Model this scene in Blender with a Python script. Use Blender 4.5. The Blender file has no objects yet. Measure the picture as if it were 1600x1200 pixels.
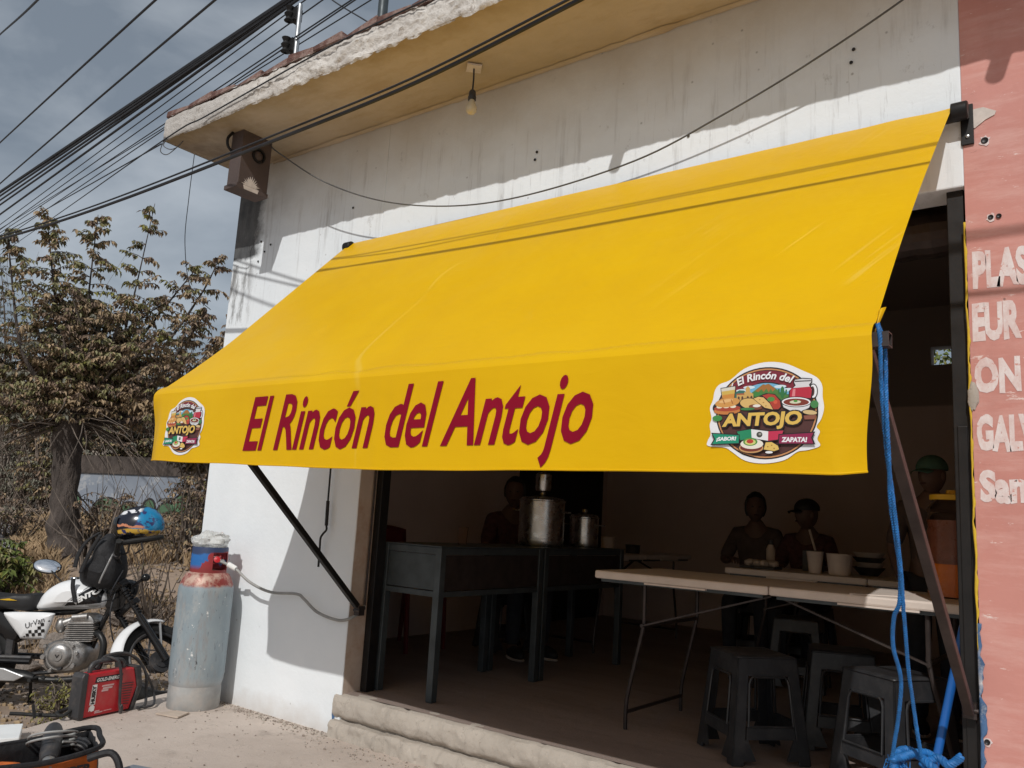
import bpy, bmesh, math, random
from mathutils import Vector as V, Matrix, noise as mn
random.seed(7)
SC = bpy.context.scene
COL = SC.collection
PI = math.pi

# ------------------------------------------------------------------ camera, sky, sun, exposure
cam_d = bpy.data.cameras.new('camera'); cam = bpy.data.objects.new('camera', cam_d); COL.objects.link(cam)
cam_d.sensor_width = 36.0; cam_d.lens = 29.0; cam_d.clip_start = 0.05; cam_d.clip_end = 400
R_, U_, F_ = V((0.7992, 0.5986, 0.0574)), V((0.0526, -0.1643, 0.9850)), V((-0.5988, 0.7841, 0.1630))
cam.matrix_world = Matrix(((R_.x, U_.x, -F_.x, 5.007), (R_.y, U_.y, -F_.y, -3.239), (R_.z, U_.z, -F_.z, 1.2), (0, 0, 0, 1)))
SC.camera = cam
SUN_TRAVEL = V((-0.35, 1.0, -0.96)).normalized()
EXPOSURE = 0.06
SC.view_settings.view_transform = 'Standard'; SC.view_settings.look = 'None'
SC.cycles.max_bounces = 14; SC.cycles.diffuse_bounces = 8; SC.cycles.transmission_bounces = 10
SC.view_settings.gamma = 1.0; SC.view_settings.exposure = EXPOSURE; SC.view_settings.use_curve_mapping = False

wd = bpy.data.worlds.new('World'); SC.world = wd; wd.use_nodes = True
wt = wd.node_tree
for nd in list(wt.nodes): wt.nodes.remove(nd)
w_out = wt.nodes.new('ShaderNodeOutputWorld'); w_bg = wt.nodes.new('ShaderNodeBackground')
w_sky = wt.nodes.new('ShaderNodeTexSky'); w_sky.sky_type = 'NISHITA'; w_sky.sun_disc = False
w_sky.sun_elevation = math.radians(42.2); w_sky.sun_rotation = math.radians(160.7)
w_sky.air_density = 1.0; w_sky.dust_density = 2.5
w_tc = wt.nodes.new('ShaderNodeTexCoord'); w_map = wt.nodes.new('ShaderNodeMapping')
w_map.inputs['Scale'].default_value = (1, 1, 2.2)
wt.links.new(w_tc.outputs['Generated'], w_map.inputs['Vector'])
w_n1 = wt.nodes.new('ShaderNodeTexNoise'); w_n1.inputs['Scale'].default_value = 4.2; w_n1.inputs['Detail'].default_value = 6; w_n1.inputs['Roughness'].default_value = 0.5
w_n1.inputs['Distortion'].default_value = 0.3
wt.links.new(w_map.outputs[0], w_n1.inputs['Vector'])
w_cr = wt.nodes.new('ShaderNodeValToRGB')
w_cr.color_ramp.elements[0].position = 0.38; w_cr.color_ramp.elements[0].color = (1.55, 1.78, 2.0, 1)
w_cr.color_ramp.elements[1].position = 0.66; w_cr.color_ramp.elements[1].color = (3.5, 3.75, 3.95, 1)
wt.links.new(w_n1.outputs['Fac'], w_cr.inputs['Fac'])
w_mix = wt.nodes.new('ShaderNodeMixRGB'); w_mix.inputs['Fac'].default_value = 0.80
wt.links.new(w_sky.outputs[0], w_mix.inputs[1]); wt.links.new(w_cr.outputs[0], w_mix.inputs[2])
w_bg.inputs['Strength'].default_value = 0.128
wt.links.new(w_mix.outputs[0], w_bg.inputs['Color']); wt.links.new(w_bg.outputs[0], w_out.inputs[0])

sun_d = bpy.data.lights.new('sun', 'SUN'); sun = bpy.data.objects.new('sun', sun_d); COL.objects.link(sun)
sun_d.energy = 2.4; sun_d.angle = math.radians(0.53); sun_d.color = (1.0, 0.975, 0.935)
sun.rotation_euler = SUN_TRAVEL.to_track_quat('-Z', 'Y').to_euler()
sun.location = (8, -14, 16)

# ------------------------------------------------------------------ materials
class NM:
    def __init__(s, name):
        s.m = bpy.data.materials.new(name); s.m.use_nodes = True; s.t = s.m.node_tree
        s.b = s.t.nodes['Principled BSDF']; s.out = s.t.nodes['Material Output']
        s.co = s.t.nodes.new('ShaderNodeTexCoord').outputs['Object']; s._xyz = None
    def new(s, ty): return s.t.nodes.new(ty)
    def link(s, a, b): s.t.links.new(a, b)
    def put(s, sock, v):
        if hasattr(v, 'links') or isinstance(v, bpy.types.NodeSocket): s.link(v, sock)
        elif isinstance(v, (tuple, list)): sock.default_value = (*v, 1) if len(v) == 3 and sock.type == 'RGBA' else v
        else: sock.default_value = v
    def vec(s, stretch):
        if stretch == (1, 1, 1): return s.co
        mp = s.new('ShaderNodeMapping'); mp.inputs['Scale'].default_value = stretch; s.link(s.co, mp.inputs['Vector']); return mp.outputs[0]
    def noise(s, scale, detail=4, rough=0.6, stretch=(1, 1, 1), dist=0.0):
        n = s.new('ShaderNodeTexNoise'); n.inputs['Scale'].default_value = scale; n.inputs['Detail'].default_value = detail
        n.inputs['Roughness'].default_value = rough; n.inputs['Distortion'].default_value = dist
        s.link(s.vec(stretch), n.inputs['Vector']); return n.outputs['Fac']
    def voro(s, scale, stretch=(1, 1, 1), feature='F1'):
        n = s.new('ShaderNodeTexVoronoi'); n.inputs['Scale'].default_value = scale; n.feature = feature
        s.link(s.vec(stretch), n.inputs['Vector']); return n.outputs['Distance']
    def rng(s, x, a, b, c=0.0, d=1.0):
        n = s.new('ShaderNodeMapRange'); n.clamp = True; s.put(n.inputs[0], x)
        for i, q in enumerate((a, b, c, d)): n.inputs[i + 1].default_value = q
        return n.outputs[0]
    def op(s, o, a, b=0.0):
        n = s.new('ShaderNodeMath'); n.operation = o; s.put(n.inputs[0], a); s.put(n.inputs[1], b); return n.outputs[0]
    def mul(s, *a):
        r = a[0]
        for q in a[1:]: r = s.op('MULTIPLY', r, q)
        return r
    def mix(s, f, a, b):
        n = s.new('ShaderNodeMixRGB'); s.put(n.inputs[0], f); s.put(n.inputs[1], a); s.put(n.inputs[2], b); return n.outputs[0]
    def xyz(s):
        if s._xyz is None:
            n = s.new('ShaderNodeSeparateXYZ'); s.link(s.co, n.inputs[0]); s._xyz = n.outputs
        return s._xyz
    def bump(s, h, strength=0.3, dist=0.01, prev=None):
        n = s.new('ShaderNodeBump'); n.inputs['Strength'].default_value = strength; n.inputs['Distance'].default_value = dist
        s.link(h, n.inputs['Height'])
        if prev is not None: s.link(prev, n.inputs['Normal'])
        s.link(n.outputs[0], s.b.inputs['Normal']); return n.outputs[0]
    def done(s, col, rough=0.7, metal=0.0, spec=None):
        s.put(s.b.inputs['Base Color'], col); s.put(s.b.inputs['Roughness'], rough); s.put(s.b.inputs['Metallic'], metal)
        if spec is not None: s.b.inputs['Specular IOR Level'].default_value = spec
        return s.m

def mat(name, col, rough=0.6, metal=0.0, var=0.18, scale=9.0, bump=0.15, bs=60.0, bd=0.003, stretch=(1, 1, 1), dirt=None, dirt_amt=0.5, spec=None):
    n = NM(name)
    f = n.noise(scale, 5, 0.6, stretch)
    lo = tuple(c * (1 - var) for c in col); hi = tuple(min(1, c * (1 + var)) for c in col)
    c = n.mix(n.rng(f, 0.3, 0.7), lo, hi)
    if dirt is not None:
        c = n.mix(n.mul(n.rng(n.noise(scale * 0.6 + 1.3, 6, 0.7, stretch), 0.5, 0.68), dirt_amt), c, dirt)
    r = n.rng(n.noise(scale * 1.7, 4), 0.3, 0.7, max(0.02, rough - 0.08), min(1, rough + 0.08))
    if bump > 0: n.bump(n.noise(bs, 4, 0.6, stretch), bump, bd)
    return n.done(c, r, metal, spec)

M = {}
def facade_material():
    n = NM('white_plaster'); x, y, z = n.xyz()
    base = n.mix(n.rng(n.noise(1.6, 5), 0.3, 0.7), (0.755, 0.80, 0.835), (0.83, 0.865, 0.89))
    # rain streaks on the band under the roof
    band = n.mul(n.rng(z, 2.35, 2.75), n.rng(z, 3.5, 3.2))
    st = n.mul(n.rng(n.noise(7, 6, 0.7, (2.4, 1, 0.16)), 0.53, 0.75), n.rng(n.noise(2.2, 3), 0.35, 0.62), band)
    c = n.mix(n.mul(st, 0.95), base, (0.30, 0.29, 0.28))
    st2 = n.mul(n.rng(n.noise(26, 5, 0.7, (1.8, 1, 0.10)), 0.60, 0.74), n.rng(n.noise(1.3, 3), 0.45, 0.62), band)
    c = n.mix(n.mul(st2, 0.85), c, (0.22, 0.21, 0.20))
    # ochre-grey grime creeping down from the slab
    gr = n.rng(n.op('ADD', z, n.mul(n.op('SUBTRACT', n.noise(2.2, 5, 0.65), 0.5), 0.55)), 3.06, 3.56)
    c = n.mix(n.mul(gr, 0.72), c, (0.46, 0.40, 0.32))
    # black mould on the corner pillar
    wob = n.mul(n.op('SUBTRACT', n.noise(9, 6, 0.7), 0.5), 0.16)
    edge = n.rng(n.op('ADD', x, wob), 0.32, 0.24)
    zc = n.op('ADD', z, n.mul(wob, 0.5))
    up = n.mul(edge, n.rng(zc, 2.865, 2.895), n.rng(z, 3.54, 3.40))
    c = n.mix(n.mul(up, n.rng(n.noise(5, 6, 0.75, (2.5, 1, 0.5)), 0.25, 0.75, 0.88, 1.0)), c, (0.018, 0.018, 0.019))
    side = n.mul(n.rng(n.op('ADD', x, n.mul(wob, 3.0)), 0.62, 0.2), n.rng(z, 2.9, 3.05), n.rng(n.noise(4, 5, 0.7), 0.4, 0.7))
    c = n.mix(n.mul(side, 0.45), c, (0.22, 0.21, 0.20))
    lowp = n.mul(n.rng(n.op('ADD', x, wob), 0.30, 0.18), n.rng(zc, 2.38, 2.44), n.rng(zc, 2.86, 2.83), n.rng(n.noise(7, 7, 0.75, (1.6, 1, 0.45)), 0.47, 0.60))
    c = n.mix(n.mul(lowp, 0.8), c, (0.14, 0.135, 0.13))
    blot = n.mul(n.rng(n.noise(6, 7, 0.8, (1, 1, 0.7)), 0.60, 0.68), n.rng(z, 2.3, 2.6))
    c = n.mix(n.mul(blot, 0.55), c, (0.36, 0.35, 0.34))
    # small knocks in the paint
    sp = n.mul(n.rng(n.voro(9.5), 0.075, 0.03), n.rng(n.noise(1.1, 2), 0.45, 0.55))
    c = n.mix(n.mul(sp, 0.6), c, (0.20, 0.19, 0.18))
    # splashed dirt along the foot
    ft = n.rng(n.op('ADD', z, n.mul(n.op('SUBTRACT', n.noise(6, 5), 0.5), 0.22)), 0.12, -0.02)
    c = n.mix(n.mul(ft, 0.55), c, (0.50, 0.43, 0.37))
    b1 = n.bump(n.noise(3.5, 5, 0.6), 0.35, 0.02)
    n.bump(n.noise(45, 5, 0.65), 0.22, 0.004, b1)
    return n.done(c, 0.78)
def pink_material():
    n = NM('pink_paint'); x, y, z = n.xyz()
    c = n.mix(n.rng(n.noise(1.8, 6, 0.65), 0.3, 0.7), (0.51, 0.222, 0.188), (0.60, 0.272, 0.232))
    c = n.mix(n.mul(n.rng(n.noise(5, 7, 0.75, (0.4, 1, 2.2)), 0.46, 0.66), 0.55), c, (0.70, 0.43, 0.385))
    c = n.mix(n.mul(n.rng(n.noise(3, 6, 0.7, (1.4, 1, 0.4)), 0.52, 0.7), 0.4), c, (0.44, 0.20, 0.17))
    c = n.mix(n.mul(n.rng(n.noise(12, 6, 0.75, (0.7, 1, 2.5)), 0.625, 0.66), 0.85), c, (0.78, 0.66, 0.62))
    c = n.mix(n.mul(n.rng(n.voro(9.0), 0.05, 0.025), 0.7), c, (0.10, 0.07, 0.06))
    c = n.mix(n.mul(n.rng(n.noise(9, 5, 0.7, (1, 1, 3.5)), 0.64, 0.7), 0.5), c, (0.27, 0.12, 0.10))
    b1 = n.bump(n.noise(4, 4), 0.25, 0.012); n.bump(n.noise(60, 4), 0.2, 0.003, b1)
    return n.done(c, 0.75)
def letter_material():
    n = NM('faded_hand_painted_white')
    c = n.mix(n.rng(n.noise(14, 6, 0.75, (1, 1, 0.6)), 0.40, 0.62), (0.76, 0.69, 0.68), (0.66, 0.50, 0.475))
    c = n.mix(n.rng(n.noise(38, 4, 0.7), 0.60, 0.66), c, (0.60, 0.29, 0.245))
    n.bump(n.noise(40, 4), 0.2, 0.003)
    return n.done(c, 0.85)
def soffit_material():
    n = NM('ochre_soffit'); x, y, z = n.xyz()
    c = n.mix(n.rng(n.noise(1.3, 6, 0.65), 0.32, 0.68), (0.45, 0.375, 0.275), (0.585, 0.49, 0.38))
    c = n.mix(n.mul(n.rng(n.noise(3.5, 6, 0.7, (0.7, 2, 1)), 0.5, 0.7), 0.5), c, (0.36, 0.25, 0.12))
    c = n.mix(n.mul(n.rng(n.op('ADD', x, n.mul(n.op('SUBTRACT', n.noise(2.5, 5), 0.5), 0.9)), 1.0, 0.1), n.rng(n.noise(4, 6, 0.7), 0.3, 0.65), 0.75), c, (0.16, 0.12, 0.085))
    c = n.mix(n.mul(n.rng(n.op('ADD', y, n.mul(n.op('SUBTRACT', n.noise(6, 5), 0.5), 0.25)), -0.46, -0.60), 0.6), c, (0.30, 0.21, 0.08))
    b1 = n.bump(n.noise(5, 5), 0.35, 0.02); n.bump(n.noise(40, 5), 0.3, 0.004, b1)
    return n.done(c, 0.85)
def render_coat_material():
    n = NM('flaking_whitewash'); x, y, z = n.xyz()
    c = n.mix(n.rng(n.noise(5, 6, 0.7), 0.3, 0.7), (0.50, 0.46, 0.42), (0.78, 0.74, 0.69))
    left = n.rng(n.op('ADD', x, n.mul(n.op('SUBTRACT', n.noise(4, 4), 0.5), 0.6)), 0.95, 0.6)
    c = n.mix(n.mul(left, 0.55), c, (0.38, 0.36, 0.34))
    c = n.mix(n.mul(n.rng(n.noise(14, 6, 0.75, (1, 1, 0.5)), 0.58, 0.66), 0.75), c, (0.25, 0.20, 0.16))
    b1 = n.bump(n.noise(16, 6, 0.7), 0.7, 0.03); n.bump(n.noise(60, 5), 0.4, 0.006, b1)
    return n.done(c, 0.9)
def concrete(name, lo, hi, dark, streak=(1, 1, 1)):
    n = NM(name)
    c = n.mix(n.rng(n.noise(1.4, 6, 0.6, streak), 0.3, 0.7), lo, hi)
    c = n.mix(n.mul(n.rng(n.noise(4.5, 7, 0.75, streak), 0.52, 0.72), 0.55), c, dark)
    c = n.mix(n.mul(n.rng(n.voro(24), 0.10, 0.04), n.rng(n.noise(3, 3), 0.5, 0.6), 0.6), c, tuple(min(1, q * 1.45) for q in hi))
    c = n.mix(n.mul(n.rng(n.noise(70, 3, 0.6), 0.62, 0.72), 0.35), c, tuple(q * 0.4 for q in lo))
    crk = n.mul(n.rng(n.op('ABSOLUTE', n.op('SUBTRACT', n.noise(1.7, 6, 0.6), 0.5)), 0.004, 0.001), n.rng(n.noise(0.8, 2), 0.47, 0.53))
    c = n.mix(n.mul(crk, 0.25), c, tuple(q * 0.45 for q in lo))
    c = n.mix(n.mul(n.rng(n.noise(2.3, 5, 0.7), 0.60, 0.68), 0.4), c, tuple(q * 0.62 for q in lo))
    c = n.mix(n.mul(n.rng(n.noise(28, 5, 0.7), 0.60, 0.72), 0.45), c, tuple(min(1, q * 1.3) for q in hi))
    b1 = n.bump(n.noise(5, 6, 0.65), 0.4, 0.02); n.bump(n.noise(90, 5, 0.7), 0.5, 0.005, b1)
    return n.done(c, 0.9)
def vinyl_material():
    n = NM('yellow_vinyl')
    c = n.mix(n.rng(n.noise(2.0, 4), 0.3, 0.7), (0.78, 0.45, 0.002), (0.83, 0.50, 0.002))
    c = n.mix(n.mul(n.rng(n.noise(3, 7, 0.8, (1, 1, 0.3)), 0.63, 0.72), 0.25), c, (0.75, 0.52, 0.15))
    x, y, z = n.xyz()
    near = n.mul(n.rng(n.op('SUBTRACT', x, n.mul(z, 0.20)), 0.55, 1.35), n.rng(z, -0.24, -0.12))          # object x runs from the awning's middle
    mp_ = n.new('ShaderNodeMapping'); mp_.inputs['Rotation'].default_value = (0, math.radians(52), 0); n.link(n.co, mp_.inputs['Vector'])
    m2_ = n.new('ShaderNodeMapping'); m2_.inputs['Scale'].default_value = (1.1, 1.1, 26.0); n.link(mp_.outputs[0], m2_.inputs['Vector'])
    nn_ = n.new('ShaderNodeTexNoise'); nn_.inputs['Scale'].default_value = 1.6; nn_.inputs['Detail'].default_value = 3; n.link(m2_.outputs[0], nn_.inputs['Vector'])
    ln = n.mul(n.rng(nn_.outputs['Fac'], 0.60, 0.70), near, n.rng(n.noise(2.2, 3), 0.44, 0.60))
    c = n.mix(n.mul(ln, 0.40), c, (0.88, 0.66, 0.14))  # wrinkle highlights near the right edge, painted into the vinyl colour as pale streaks
    fold = n.mul(n.rng(n.op('ABSOLUTE', n.op('SUBTRACT', n.op('ADD', x, n.mul(n.op('SUBTRACT', n.noise(0.8, 2), 0.5), 0.9)), -0.35)), 0.010, 0.002), n.rng(n.noise(3, 3), 0.42, 0.62))
    c = n.mix(n.mul(fold, 0.35), c, (0.86, 0.62, 0.12))
    c = n.mix(n.mul(n.rng(n.noise(1.6, 6, 0.7, (1, 1, 0.5)), 0.50, 0.75), 0.22), c, (0.66, 0.36, 0.01))
    b1 = n.bump(n.noise(2.6, 3, 0.5), 0.35, 0.03)
    n.bump(n.noise(11, 4, 0.6, (0.6, 1, 1.3), 1.5), 0.16, 0.008, b1)
    n.done(c, n.rng(n.noise(6, 4), 0.3, 0.7, 0.28, 0.42), 0.0, 0.2)
    tr = n.new('ShaderNodeBsdfTranslucent'); tr.inputs[0].default_value = (0.70, 0.40, 0.05, 1)
    mx = n.new('ShaderNodeMixShader'); mx.inputs[0].default_value = 0.13
    n.link(n.b.outputs[0], mx.inputs[1]); n.link(tr.outputs[0], mx.inputs[2]); n.link(mx.outputs[0], n.out.inputs[0])
    return n.m
def interior_material():
    n = NM('dim_room_paint'); x, y, z = n.xyz()
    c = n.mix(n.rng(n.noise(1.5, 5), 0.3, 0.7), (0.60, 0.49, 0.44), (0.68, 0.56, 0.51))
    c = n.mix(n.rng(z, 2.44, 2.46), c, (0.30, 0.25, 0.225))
    return n.done(c, 0.9)
def cylinder_material():
    n = NM('grey_blue_tank_paint'); x, y, z = n.xyz()
    c = n.mix(n.rng(n.noise(3, 6, 0.7, (1, 1, 0.5)), 0.3, 0.7), (0.225, 0.285, 0.325), (0.36, 0.42, 0.45))
    c = n.mix(n.mul(n.rng(n.noise(9, 6, 0.75, (1, 1, 0.4)), 0.5, 0.62), 0.6), c, (0.42, 0.42, 0.41))
    c = n.mix(n.mul(n.rng(n.noise(4, 7, 0.75, (1.5, 1.5, 0.35)), 0.56, 0.66), 0.55), c, (0.30, 0.24, 0.20))
    c = n.mix(n.mul(n.rng(n.noise(60, 3, 0.6, (1, 1, 0.25)), 0.63, 0.68), 0.5), c, (0.13, 0.14, 0.15))
    c = n.mix(n.mul(n.rng(n.noise(20, 5, 0.7, (1, 1, 0.7)), 0.645, 0.67), 0.95), c, (0.80, 0.80, 0.78))
    c = n.mix(n.mul(n.rng(n.noise(17, 4, 0.7, (1.6, 1.6, 0.6)), 0.67, 0.69), 0.9), c, (0.03, 0.03, 0.035))
    top = n.rng(n.op('ADD', z, n.mul(n.op('SUBTRACT', n.noise(14, 5, 0.7), 0.5), 0.05)), 0.70, 0.715)
    red = n.mix(n.rng(n.noise(13, 6, 0.75), 0.42, 0.6), (0.25, 0.035, 0.03), (0.52, 0.36, 0.29))
    c = n.mix(top, c, red)
    c = n.mix(n.mul(n.rng(z, 0.19, 0.13), 0.6), c, (0.42, 0.42, 0.42))
    n.bump(n.noise(40, 5), 0.15, 0.003)
    return n.done(c, 0.5, 0.15)
def collar_material():
    n = NM('chipped_collar_paint'); x, y, z = n.xyz()
    f = n.noise(5.5, 5, 0.6)
    c = n.mix(n.rng(f, 0.49, 0.505), (0.30, 0.03, 0.035), (0.02, 0.14, 0.42))
    c = n.mix(n.rng(z, 0.80, 0.83), (0.24, 0.03, 0.03), c)
    c = n.mix(n.rng(n.op('ADD', z, n.mul(f, 0.1)), 0.945, 0.955), c, (0.03, 0.05, 0.12))
    n.bump(n.noise(40, 4), 0.2, 0.003)
    return n.done(c, 0.5)
def helmet_material():
    n = NM('helmet_graphics'); x, y, z = n.xyz()
    # local frame: x = forward of the helmet, z = up
    w1 = n.mul(n.op('SUBTRACT', n.noise(14, 4), 0.5), 0.05)
    s = n.op('ADD', n.op('ADD', z, n.mul(x, 0.25)), w1)
    c = n.mix(n.rng(s, -0.012, -0.006), (0.55, 0.34, 0.05), (0.012, 0.20, 0.40))
    c = n.mix(n.rng(n.noise(22, 4), 0.55, 0.6), c, (0.03, 0.035, 0.12))
    c = n.mix(n.rng(n.op('ADD', s, w1), -0.045, -0.05), c, (0.008, 0.008, 0.012))
    front = n.mul(n.rng(n.op('ADD', x, n.mul(z, -0.35)), 0.035, 0.02), n.rng(z, -0.01, 0.0))
    c = n.mix(front, c, (0.01, 0.011, 0.02))
    stripe = n.mul(n.rng(n.op('ABSOLUTE', n.op('SUBTRACT', s, 0.005)), 0.010, 0.006), n.rng(x, 0.09, 0.07))
    c = n.mix(stripe, c, (0.55, 0.22, 0.12))
    crest = n.mul(n.rng(n.op('ABSOLUTE', n.op('SUBTRACT', z, 0.105)), 0.014, 0.010), n.rng(n.noise(30, 2), 0.42, 0.47), n.rng(x, -0.09, -0.07), n.rng(x, 0.07, 0.05))
    c = n.mix(crest, c, (0.75, 0.76, 0.78))
    c = n.mix(n.mul(n.rng(x, -0.135, -0.14), n.rng(z, -0.02, -0.03)), c, (0.35, 0.03, 0.09))
    return n.done(c, 0.22)
def plastic_bag_material():
    n = NM('clear_crumpled_plastic')
    n.b.inputs['Transmission Weight'].default_value = 0.55; n.b.inputs['IOR'].default_value = 1.2
    n.bump(n.noise(26, 5), 0.6, 0.02)
    return n.done((0.86, 0.87, 0.86), 0.25)
def graffiti_material():
    n = NM('graffiti_wall'); x, y, z = n.xyz()
    c = n.mix(n.rng(n.noise(1.2, 5), 0.3, 0.7), (0.19, 0.22, 0.27), (0.29, 0.325, 0.375))
    c = n.mix(n.mul(n.rng(n.noise(2.6, 5, 0.7), 0.55, 0.6), 0.6), c, (0.42, 0.43, 0.44))
    return n.done(c, 0.9)

def build_materials():
    M['facade'] = facade_material(); M['pink'] = pink_material(); M['soffit'] = soffit_material(); M['coat'] = render_coat_material()
    M['pave'] = concrete('worn_pavement', (0.46, 0.39, 0.34), (0.57, 0.49, 0.43), (0.39, 0.32, 0.27))
    M['step'] = concrete('cement_step', (0.36, 0.32, 0.275), (0.47, 0.42, 0.365), (0.24, 0.205, 0.17))
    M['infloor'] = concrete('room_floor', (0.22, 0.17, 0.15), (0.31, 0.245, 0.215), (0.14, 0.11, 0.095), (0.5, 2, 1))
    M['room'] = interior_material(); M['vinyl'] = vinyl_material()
    M['dirt'] = concrete('dry_dirt', (0.24, 0.175, 0.125), (0.34, 0.26, 0.20), (0.13, 0.09, 0.065))
    M['hill'] = mat('brush_covered_hill', (0.20, 0.165, 0.13), 0.95, 0, 0.5, 0.9, 0.6, 3.0, 0.4)
    M['brick'] = mat('old_brick', (0.135, 0.062, 0.048), 0.9, 0, 0.5, 9, 0.9, 40, 0.02, dirt=(0.42, 0.36, 0.32), dirt_amt=0.5)
    M['brown_box'] = mat('brown_painted_box', (0.085, 0.060, 0.054), 0.7, 0, 0.15, 6, 0.2)
    M['peel'] = mat('bare_peeled_patch', (0.62, 0.55, 0.50), 0.9, 0, 0.15, 20)
    M['black_metal'] = mat('black_painted_steel', (0.012, 0.011, 0.011), 0.5, 0.3, 0.3, 12, 0.1)
    M['dark_metal'] = mat('dark_brown_steel', (0.055, 0.043, 0.040), 0.45, 0.5, 0.3, 14, 0.1)
    M['grey_metal'] = mat('grey_painted_steel', (0.060, 0.072, 0.078), 0.45, 0.35, 0.25, 9, 0.1)
    M['steel'] = mat('brushed_steel', (0.55, 0.54, 0.52), 0.28, 1.0, 0.1, 10, 0.05)
    M['dull_steel'] = mat('dull_cast_alloy', (0.42, 0.41, 0.40), 0.42, 0.85, 0.25, 25, 0.2)
    M['chrome'] = mat('chrome', (0.75, 0.75, 0.75), 0.12, 1.0, 0.05, 10, 0)
    M['rubber'] = mat('black_rubber', (0.012, 0.012, 0.012), 0.75, 0, 0.3, 20, 0.3, 80)
    M['cable'] = mat('cable_sheath', (0.020, 0.021, 0.026), 0.6, 0, 0.3, 6, 0.1)
    M['gcable'] = mat('grey_wire', (0.09, 0.09, 0.09), 0.6, 0, 0.3, 6, 0.1)
    M['hose'] = mat('grey_gas_hose', (0.30, 0.30, 0.29), 0.5, 0, 0.2, 12, 0.1)
    M['white_paint'] = mat('glossy_white_paint', (0.80, 0.81, 0.82), 0.18, 0, 0.04, 6, 0.0, dirt=(0.62, 0.60, 0.57), dirt_amt=0.2)
    M['black_gloss'] = mat('glossy_black_paint', (0.010, 0.010, 0.011), 0.2, 0, 0.1, 6, 0.0)
    M['seat'] = mat('black_seat_vinyl', (0.013, 0.013, 0.014), 0.6, 0, 0.2, 12, 0.2, 120)
    M['silver'] = mat('silver_paint', (0.50, 0.51, 0.52), 0.35, 0.6, 0.08, 8, 0.0)
    M['mirror'] = mat('mirror_glass', (0.85, 0.88, 0.92), 0.03, 1.0, 0.0, 5, 0)
    M['cloth_black'] = mat('black_nylon', (0.012, 0.012, 0.014), 0.7, 0, 0.3, 25, 0.5, 30, 0.01)
    M['red'] = mat('red_welder_paint', (0.50, 0.012, 0.022), 0.38, 0, 0.1, 8, 0.05, dirt=(0.40, 0.20, 0.17), dirt_amt=0.25)
    M['dk_plastic'] = mat('dark_grey_plastic', (0.035, 0.035, 0.038), 0.5, 0, 0.2, 15, 0.15, dirt=(0.14, 0.12, 0.105), dirt_amt=0.5)
    M['orange'] = mat('orange_canvas', (0.62, 0.15, 0.025), 0.8, 0, 0.15, 15, 0.5, 250, 0.002, dirt=(0.25, 0.08, 0.03), dirt_amt=0.4)
    M['print_white'] = mat('white_print', (0.80, 0.80, 0.79), 0.5, 0, 0.04, 20, 0)
    M['print_black'] = mat('black_print', (0.014, 0.012, 0.014), 0.5, 0, 0.1, 20, 0)
    M['crimson'] = mat('crimson_vinyl_lettering', (0.235, 0.004, 0.020), 0.5, 0, 0.08, 6, 0, spec=0.12)
    M['letter_white'] = letter_material()
    M['rope'] = mat('blue_poly_rope', (0.012, 0.14, 0.40), 0.6, 0, 0.3, 30, 0.2)
    M['blue_pole'] = mat('blue_plastic_tube', (0.012, 0.11, 0.40), 0.35, 0, 0.1, 8, 0)
    M['table_top'] = mat('off_white_blow_moulded_plastic', (0.66, 0.58, 0.52), 0.55, 0, 0.06, 12, 0.2, 150, 0.002)
    M['stool'] = mat('black_moulded_plastic', (0.022, 0.023, 0.026), 0.42, 0, 0.2, 14, 0.1, dirt=(0.13, 0.12, 0.115), dirt_amt=0.2)
    M['bark'] = mat('rough_bark', (0.075, 0.060, 0.052), 0.95, 0, 0.5, 10, 1.0, 14, 0.05, (1, 1, 0.3))
    M['twig'] = mat('dry_twig', (0.15, 0.120, 0.098), 0.95, 0, 0.4, 8, 0.3)
    M['leaf_olive'] = mat('olive_leaf', (0.20, 0.185, 0.078), 0.6, 0, 0.35, 3, 0)
    M['leaf_tan'] = mat('dry_tan_leaf', (0.34, 0.245, 0.145), 0.7, 0, 0.35, 3, 0)
    M['leaf_brown'] = mat('dead_brown_leaf', (0.215, 0.150, 0.105), 0.75, 0, 0.4, 3, 0)
    M['leaf_green'] = mat('green_leaf', (0.12, 0.155, 0.035), 0.6, 0, 0.4, 3, 0)
    M['leaf_yellow'] = mat('yellow_green_leaf', (0.20, 0.19, 0.045), 0.6, 0, 0.3, 3, 0)
    M['leaf_grey'] = mat('dusty_grey_leaf', (0.19, 0.185, 0.145), 0.8, 0, 0.3, 3, 0)
    M['straw'] = mat('dry_straw_grass', (0.36, 0.255, 0.15), 0.85, 0, 0.35, 2.5, 0)
    M['rock'] = mat('dusty_rock', (0.28, 0.235, 0.20), 0.92, 0, 0.35, 5, 0.8, 18, 0.03, dirt=(0.15, 0.11, 0.09))
    M['rock_pale'] = mat('pale_limewashed_rock', (0.40, 0.39, 0.41), 0.92, 0, 0.3, 5, 0.8, 18, 0.03, dirt=(0.30, 0.22, 0.19))
    M['graffiti'] = graffiti_material()
    M['green_paint'] = mat('green_spray_paint', (0.075, 0.145, 0.08), 0.8, 0, 0.2, 5, 0)
    M['cyl'] = cylinder_material(); M['collar'] = collar_material(); M['foot_paint'] = mat('worn_grey_paint', (0.36, 0.365, 0.36), 0.6, 0.1, 0.2, 9, 0.3, 40, dirt=(0.50, 0.44, 0.39), dirt_amt=0.6); M['helmet'] = helmet_material(); M['bag'] = plastic_bag_material()
    M['yellow_paint'] = mat('old_yellow_paint', (0.62, 0.42, 0.03), 0.8, 0, 0.15, 20, 0.3)
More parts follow.
